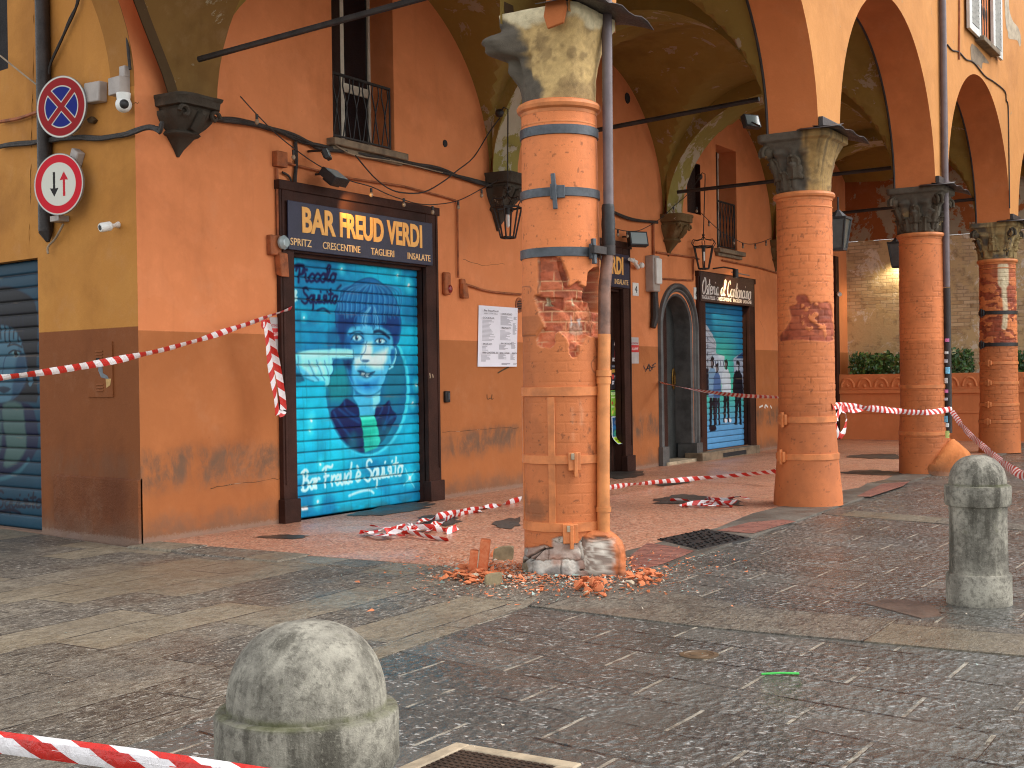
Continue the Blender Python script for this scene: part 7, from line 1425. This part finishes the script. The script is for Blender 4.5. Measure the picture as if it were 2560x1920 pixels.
WLm = thing('wall_lamp', 'lit wall lamp on the beige end wall behind the third column', 'lamp', tuple(onX(1952, 560, XB-.1)))
p = onX(1952, 556, XB-.2); b = MB(); b.tube([(p[0]+.2, p[1], p[2]+.1), (p[0], p[1], p[2]+.12), (p[0], p[1], p[2])], .02, 8); b.lathe([(.03, .02), (.13, -.08)], 14, p, cap=False); b.build('shade', M['black'], WLm); spot('wall_lamp_light', p-UZ*.06, (XB, p[1]+.25, p[2]-1.6), 45, rad(140), (1, .84, .52), .12)
# ================================================================== barrier tape
def tapemat():
    t = NT('red_white_tape', .35, spec=.5); u = t.sep(t.uv()); P = t.pos()
    s = t.math('FRACT', t.math('MULTIPLY', t.math('ADD', u[0], t.math('MULTIPLY', u[1], .07)), 1/.19)); n = t.noise(P, 30, 4)
    k = t.math('GREATER_THAN', s, .5); c = t.mix(k, srgb(196, 34, 22), srgb(232, 226, 224)); c = t.mix(t.math('MULTIPLY', t.rng(n, .5, .7), .18), c, srgb(150, 110, 100)); t.col(c)
    t.bump(t.noise(P, 26, 4, .6, 1.0), .7, .012); return t.mat
M['tape'] = tapemat()
def ribbon(b, pts, w, twist=0.0, tw0=0.0, n=10, wob=0.0, seed=0, u0=0.0, up=(0, 0, 1), face=False):
    P = cr(pts, n); k = len(P); rg = np.random.RandomState(seed); ph = rg.rand(4)*6; vs, uv = [], []; L = u0; up = np.array(up, float)
    for i in range(k):
        t = P[min(i+1, k-1)]-P[max(i-1, 0)]; t = t/(np.linalg.norm(t)+1e-9); a = up-t*(up@t)
        if face: a = np.cross(P[i]-EYEV, t); a = a*np.sign(a[2]+1e-9)
        if np.linalg.norm(a) < .15: a = np.array([1.0, .3, 0])-t*(np.array([1.0, .3, 0])@t)
        a /= np.linalg.norm(a); c_ = np.cross(t, a); L += np.linalg.norm(P[i]-P[i-1]) if i else 0
        g = tw0+twist*L+wob*(math.sin(L*3.1+ph[0])+.6*math.sin(L*7.3+ph[1])); d = a*math.cos(g)+c_*math.sin(g); e = np.cross(t, d)
        for v in (-1, -.33, .33, 1): vs.append(P[i]+d*w/2*v+e*w*.12*(1-v*v)); uv.append((L, v*.5+.5))
    b.add(vs, [(i*4+j, i*4+j+1, i*4+j+5, i*4+j+4) for i in range(k-1) for j in range(3)]); b.uv = (b.uv or [])+uv; return L
TG = 'pieces of red and white barrier tape'
def tape(label, runs, cat='barrier tape', **kw):
    b = MB()
    for k, r_ in enumerate(runs): ribbon(b, seed=k, **r_)
    return b.build('barrier_tape', M['tape'], None, label, cat, TG)
D1, D2 = 2.55, 2.55
tape('close barrier tape crossing the lower left corner in front of the bollard', [dict(pts=[onD(-400, 1556, 2.75), onD(0, 1610, 2.62), onD(250, 1643, 2.52), onD(520, 1684, 2.42), onD(760, 1720, 2.40)], w=.034, tw0=.0), dict(pts=[onD(-400, 1540, 2.76), onD(0, 1593, 2.63), onD(250, 1625, 2.53), onD(520, 1664, 2.43), onD(760, 1700, 2.42)], w=.03, tw0=-.95, u0=.055)])
A_ = onD(-260, 838, 8.6); E_ = onY(628, 666, W-.075); mid = lambda t, dz: A_+(E_-A_)*t+np.array([0, 0, dz])
pt = [A_]+[ (lambda q: q)(A_+(E_-A_)*t+np.array([0, 0, -dz])) for t, dz in ((.2, .10), (.4, .15), (.6, .15), (.8, .09))]+[E_]
tape('long barrier tape stretched from the left edge across the corner to the brown shop frame', [dict(pts=pt, w=.066, tw0=.35, twist=.05, wob=.30, n=16)])
k1, k2, k3 = onY(572, 690, W-.35), onY(584, 790, W-.33), onY(600, 896, W-.30)
tape('loop of barrier tape hanging down beside the brown shop frame', [dict(pts=[k1, onY(578, 740, W-.34), k2, onY(594, 850, W-.32), k3], w=.075, tw0=.5, wob=.5), dict(pts=[k3, onY(612, 885, W-.29), onY(606, 830, W-.31), onY(592, 760, W-.33), k1+np.array([.02, .0, -.01])], w=.075, tw0=-.6, wob=.4), dict(pts=[onY(566, 692, W-.36), onY(568, 706, W-.36), onY(572, 696, W-.35)], w=.05)])
rgn = np.random.RandomState(12)
def heap(c0, rx, ry, n_, w, seed, h=.05):
    rg = np.random.RandomState(seed); runs = []
    for k in range(n_):
        a = rg.rand()*6.28; pts = []
        x, y = c0[0]+rg.randn()*rx*.45, c0[1]+rg.randn()*ry*.45
        for j in range(5):
            pts.append(np.array([x, y, .012+h*rg.rand()])); a += rg.randn()*1.1; x = c0[0]+(x-c0[0]+math.cos(a)*.22)*.85; y = c0[1]+(y-c0[1]+math.sin(a)*.22)*.85
        runs.append(dict(pts=pts, w=w, tw0=1.35+rg.randn()*.5, wob=.5, u0=rg.rand()))
    return runs
h0 = onZ(885, 1152); r0 = heap(h0, .42, .20, 7, .062, 4, .05)
r0 += [dict(pts=[onZ(787, 1150, .03), onZ(830, 1156, .05), onZ(880, 1150, .05), onZ(930, 1160, .03), onZ(970, 1167, .01)], w=.07, tw0=1.0, wob=.5), dict(pts=[onZ(880, 1146, .06), onZ(920, 1122, .05), onZ(985, 1108, .03), onZ(1040, 1098, .02), onZ(1088, 1087, .03), onZ(1125, 1078, .05)], w=.08, tw0=.8, wob=.9), dict(pts=[onZ(925, 1147, .04), onZ(945, 1130, .04), onZ(990, 1112, .02), onZ(1042, 1104, .012)], w=.075, tw0=1.2, wob=.8)]
tape('crumpled heap of barrier tape on the terrazzo in front of the blue shutter', r0)
tape('low run of barrier tape behind the broken column towards the second column', [dict(pts=[onZ(1290, 1060, .12), onZ(1322, 1052, .12), onZ(1400, 1043, .08), onZ(1500, 1034, .07), onZ(1600, 1026, .12), onZ(1690, 1017, .22)], w=.07, tw0=.5, wob=.35)])
tape('small crumpled heap of barrier tape on the terrazzo near the drain grate', heap(onZ(1525, 1089), .26, .15, 5, .065, 9, .05)+[dict(pts=[onZ(1480, 1093, .02), onZ(1530, 1092, .03), onZ(1582, 1094, .015)], w=.08, tw0=1.1, wob=.4)])
q0 = onY(1426, 826, W-.02); q1 = onD(1690, 858, 16.6)
tape('thin barrier tape from the arched doorway to the second column', [dict(pts=[q0, q0+(q1-q0)*.35+UZ*-.05, q0+(q1-q0)*.7+UZ*-.05, q1], w=.055, tw0=.7, twist=.6)])
t1, t2 = onD(1797, 878, 15.1), onD(2052, 884, 19.2)
tape('barrier tape strung between the second and third columns', [dict(pts=[t1, onD(1822, 877, 15.6), onD(1900, 884, 16.9), onD(1975, 891, 18.1), onD(2020, 889, 18.8), t2], w=.085, tw0=.2, wob=.5, n=12, face=True), dict(pts=[onD(1818, 878, 15.5), onD(1840, 887, 15.9), onD(1862, 884, 16.2)], w=.06, wob=.6)])
tape('loop of barrier tape hanging at the right side of the second column', [dict(pts=[onD(1822, 875, 15.5), onD(1808, 900, 15.3), onD(1806, 925, 15.3), onD(1814, 944, 15.4)], w=.07, tw0=.6, wob=.5), dict(pts=[onD(1814, 944, 15.4), onD(1824, 930, 15.45), onD(1828, 905, 15.5), onD(1824, 878, 15.5)], w=.085, tw0=.2, wob=.35)])
tape('barrier tape wrapped round the stickered drainpipe', [dict(pts=[onY(2046, 884, YO-.06)+np.array([.066*math.cos(a), .066*math.sin(a), .0]) for a in np.linspace(0, 6.28, 9)], w=.07, n=4)])
u1, u2 = onD(2056, 888, 19.2), onD(2330, 1090, 9.5)
tape('barrier tape running from the stickered drainpipe past the right bollard', [dict(pts=[u1, onD(2085, 928, 17.5), onD(2130, 970, 14.5), onD(2170, 1003, 12.0), onD(2215, 1030, 10.4), onD(2300, 1075, 9.4)], w=.075, tw0=.2, wob=.4, n=14, face=True)])
# ================================================================== rubble round the broken column
def chunkmat(name, c0, c1, face):
    t = NT(name, .85, spec=.2); P = t.obj(); n = t.noise(P, 22, 5, .65); r_ = t.n('ObjectInfo').outputs['Random']; c = t.mix(t.rng(n, .4, .62), c0, c1); c = t.mix(t.math('MULTIPLY', r_, .55), c, face); t.col(c); t.bump(n, .5, .006); return t.mat
M['chunk'] = chunkmat('broken_brick_and_plaster', srgb(206, 112, 68), srgb(224, 146, 102), srgb(176, 88, 54)); M['chunk_pale'] = chunkmat('broken_mortar', srgb(176, 160, 134), srgb(206, 194, 172), srgb(150, 130, 96))
def chunk_mesh(seed, flat):
    flat *= .8
    rg = np.random.RandomState(seed); bm = bmesh.new()
    for _ in range(22 if flat > .48 else 13): v = rg.randn(3); v /= np.linalg.norm(v); v = v*(.75+.3*rg.rand())*np.array([1, .75, flat]); bm.verts.new(v)
    bmesh.ops.convex_hull(bm, input=bm.verts); bmesh.ops.delete(bm, geom=[v for v in bm.verts if not v.link_faces], context='VERTS'); me = bpy.data.meshes.new('fragment'); bm.to_mesh(me); bm.free(); return me
CH = [[chunk_mesh(i, .32+.05*(i % 5)) for i in range(10)], [chunk_mesh(40+i, .5) for i in range(4)]]
for me in CH[0]: me.materials.append(M['chunk'])
for me in CH[1]: me.materials.append(M['chunk_pale'])
rg = np.random.RandomState(77)
def rubble(region, n_, s0, s1, lab, pale_lab, grp, pile):
    P = np.array([onZ(x, y, 0)[:2] for x, y in region]); c0 = P.mean(0); k = 0
    while k < n_:
        w = rg.dirichlet(np.ones(len(P))*.7); q = w @ P; pale = rg.rand() < .09; me = CH[1 if pale else 0][rg.randint(4 if pale else 10)]
        o = bpy.data.objects.new('rubble_fragment', me); COL.objects.link(o); s = s0+(s1-s0)*rg.rand()**2.2
        inner = math.exp(-((np.linalg.norm(q-c0))/(pile[1]))**2); o.location = (q[0], q[1], ZS+.01+s*.22+pile[0]*inner*rg.rand()); o.scale = (s, s*(.8+.4*rg.rand()), s*(.8+.5*rg.rand())); o.rotation_euler = (rg.randn()*.35, rg.randn()*.35, rg.rand()*6.28)
        tag(o, pale_lab if pale else lab, 'rubble', grp); k += 1
rubble([(935, 1252), (985, 1225), (1030, 1222), (1110, 1220), (1118, 1262), (1020, 1272)], 120, .018, .075, 'orange brick fragment in the rubble left of the broken column', 'pale mortar fragment in the rubble left of the broken column', 'rubble left of the broken column', (.02, .4))
rubble([(1228, 1262), (1290, 1252), (1330, 1262), (1330, 1288), (1262, 1300), (1235, 1278)], 75, .016, .066, 'orange brick fragment in the rubble right in front of the shattered base', 'pale mortar fragment in the rubble right in front of the shattered base', 'rubble in front of the broken column', (.06, .3))
rubble([(1330, 1252), (1362, 1224), (1410, 1232), (1482, 1252), (1440, 1280), (1340, 1290)], 90, .014, .06, 'orange brick fragment in the rubble right of the plaster boot', 'pale mortar fragment in the rubble right of the plaster boot', 'rubble right of the broken column', (.05, .35))
rubble([(1120, 1266), (1230, 1270), (1200, 1282), (1130, 1276)], 16, .012, .035, 'orange brick fragment on the slabs below the shattered base', 'pale mortar fragment on the slabs below the shattered base', 'rubble below the broken column', (.0, .3))
bq = onZ(1034, 1240, ZS)
BL = thing('broken_brick_block', 'two bricks still mortared together standing upright in the rubble', 'brick', tuple(onZ(1032, 1242, ZS)))
p = onZ(1032, 1240, ZS); rt = np.array([.53, -.85, 0]); fw_ = np.array([.85, .53, 0]); up2 = UZ*.98+rt*.12
for k, (o_, hh, ww) in enumerate(((-.045, .10, .036), (.035, .145, .042))):
    b = MB(); c_ = p+rt*o_+up2*hh*.98; b.obox(c_, rt*.98-UZ*.1, fw_, up2, ww, .05, hh); b.build('brick', M['chunk'], BL, bevel=.012)
b = MB(); b.obox(p+rt*-.006+up2*.10, rt, fw_, up2, .006, .045, .1); b.build('mortar', M['chunk_pale'], BL)
def lump(seed, mat):
    bm = bmesh.new(); bmesh.ops.create_icosphere(bm, subdivisions=3, radius=1.0); r3 = np.random.RandomState(seed); pl_ = [(lambda v: (v/np.linalg.norm(v), .38+.22*r3.rand()))(r3.randn(3)) for _ in range(11)]
    for v in bm.verts:
        p = np.array(v.co[:])
        for n_, d_ in pl_:
            e_ = p @ n_-d_
            if e_ > 0: p = p-n_*e_*.92
        v.co = p+.03*(r3.rand(3)-.5)
    me = bpy.data.meshes.new('lump'); bm.to_mesh(me); bm.free(); me.materials.append(mat); return me
LUMP = [lump(3, M['chunk']), lump(8, plain('ochre_stone', srgb(134, 118, 88), .85, var=.4, bump=.5))]
for px, lab, sc3, mt in (((1090, 1212), 'large ochre stone fragment against the left of the shattered base', (.17, .1, .075), 1), ((1068, 1262), 'flat pale stone fragment at the left front of the shattered base', (.13, .10, .05), 1), ((1068, 1205), 'dark red broken brick behind the ochre stone fragment', (.08, .07, .06), 0)):
    o = bpy.data.objects.new('rubble_fragment', LUMP[mt]); COL.objects.link(o); q = onZ(*px, ZS); o.location = (q[0], q[1], ZS+sc3[2]*.45); o.scale = (sc3[0], sc3[1]*.8, sc3[2]*1.3); o.rotation_euler = (.1, -.15, -.7); tag(o, lab, 'rubble')
# fine debris, countless crumbs
def debris(name, label, n_, mats, gen, s0, s1):
    b = MB()
    for _ in range(n_):
        q = gen(); s = s0+(s1-s0)*rg.rand()**3; v = [np.array([q[0], q[1], q[2]])+np.array([rg.randn(), rg.randn(), abs(rg.randn())*.6])*s for _ in range(4)]; b.m = rg.choice(len(mats), p=[.62, .2, .18] if len(mats) == 3 else None)
        b.add(v, [(0, 1, 2), (0, 3, 1), (1, 3, 2), (2, 3, 0)])
    return b.build(name, mats, None, label, 'debris', kind='stuff', smooth=False)
crm = [plain('crumb_orange', srgb(214, 128, 84), .9, bump=0), plain('crumb_pale', srgb(196, 180, 160), .9, bump=0), plain('crumb_glass', srgb(150, 170, 160), .2, bump=0)]
def g1():
    t = rg.rand()*6.28; r_ = .33+.42*abs(rg.randn())**1.1; q = np.array([9.0+math.cos(t)*r_*1.15, YC+math.sin(t)*r_])
    if q[0] > 9.2 and q[1] > 5.0: q[0] -= 1.0
    return (q[0], q[1], ZS+.012 if q[1] < 4.9 or q[0] < 8.4 else .008)
debris('debris', 'fine orange crumbs and dust of plaster round the broken column', 8000, crm, g1, .002, .016)
def g2(): q = onZ(rg.uniform(0, 2212), 1180+440*rg.rand()**1.6, ZS); return (q[0], q[1], ZS+.008)
debris('debris', 'tiny pale crumbs scattered over the paving', 420, [crm[1], crm[2]], g2, .002, .0065)
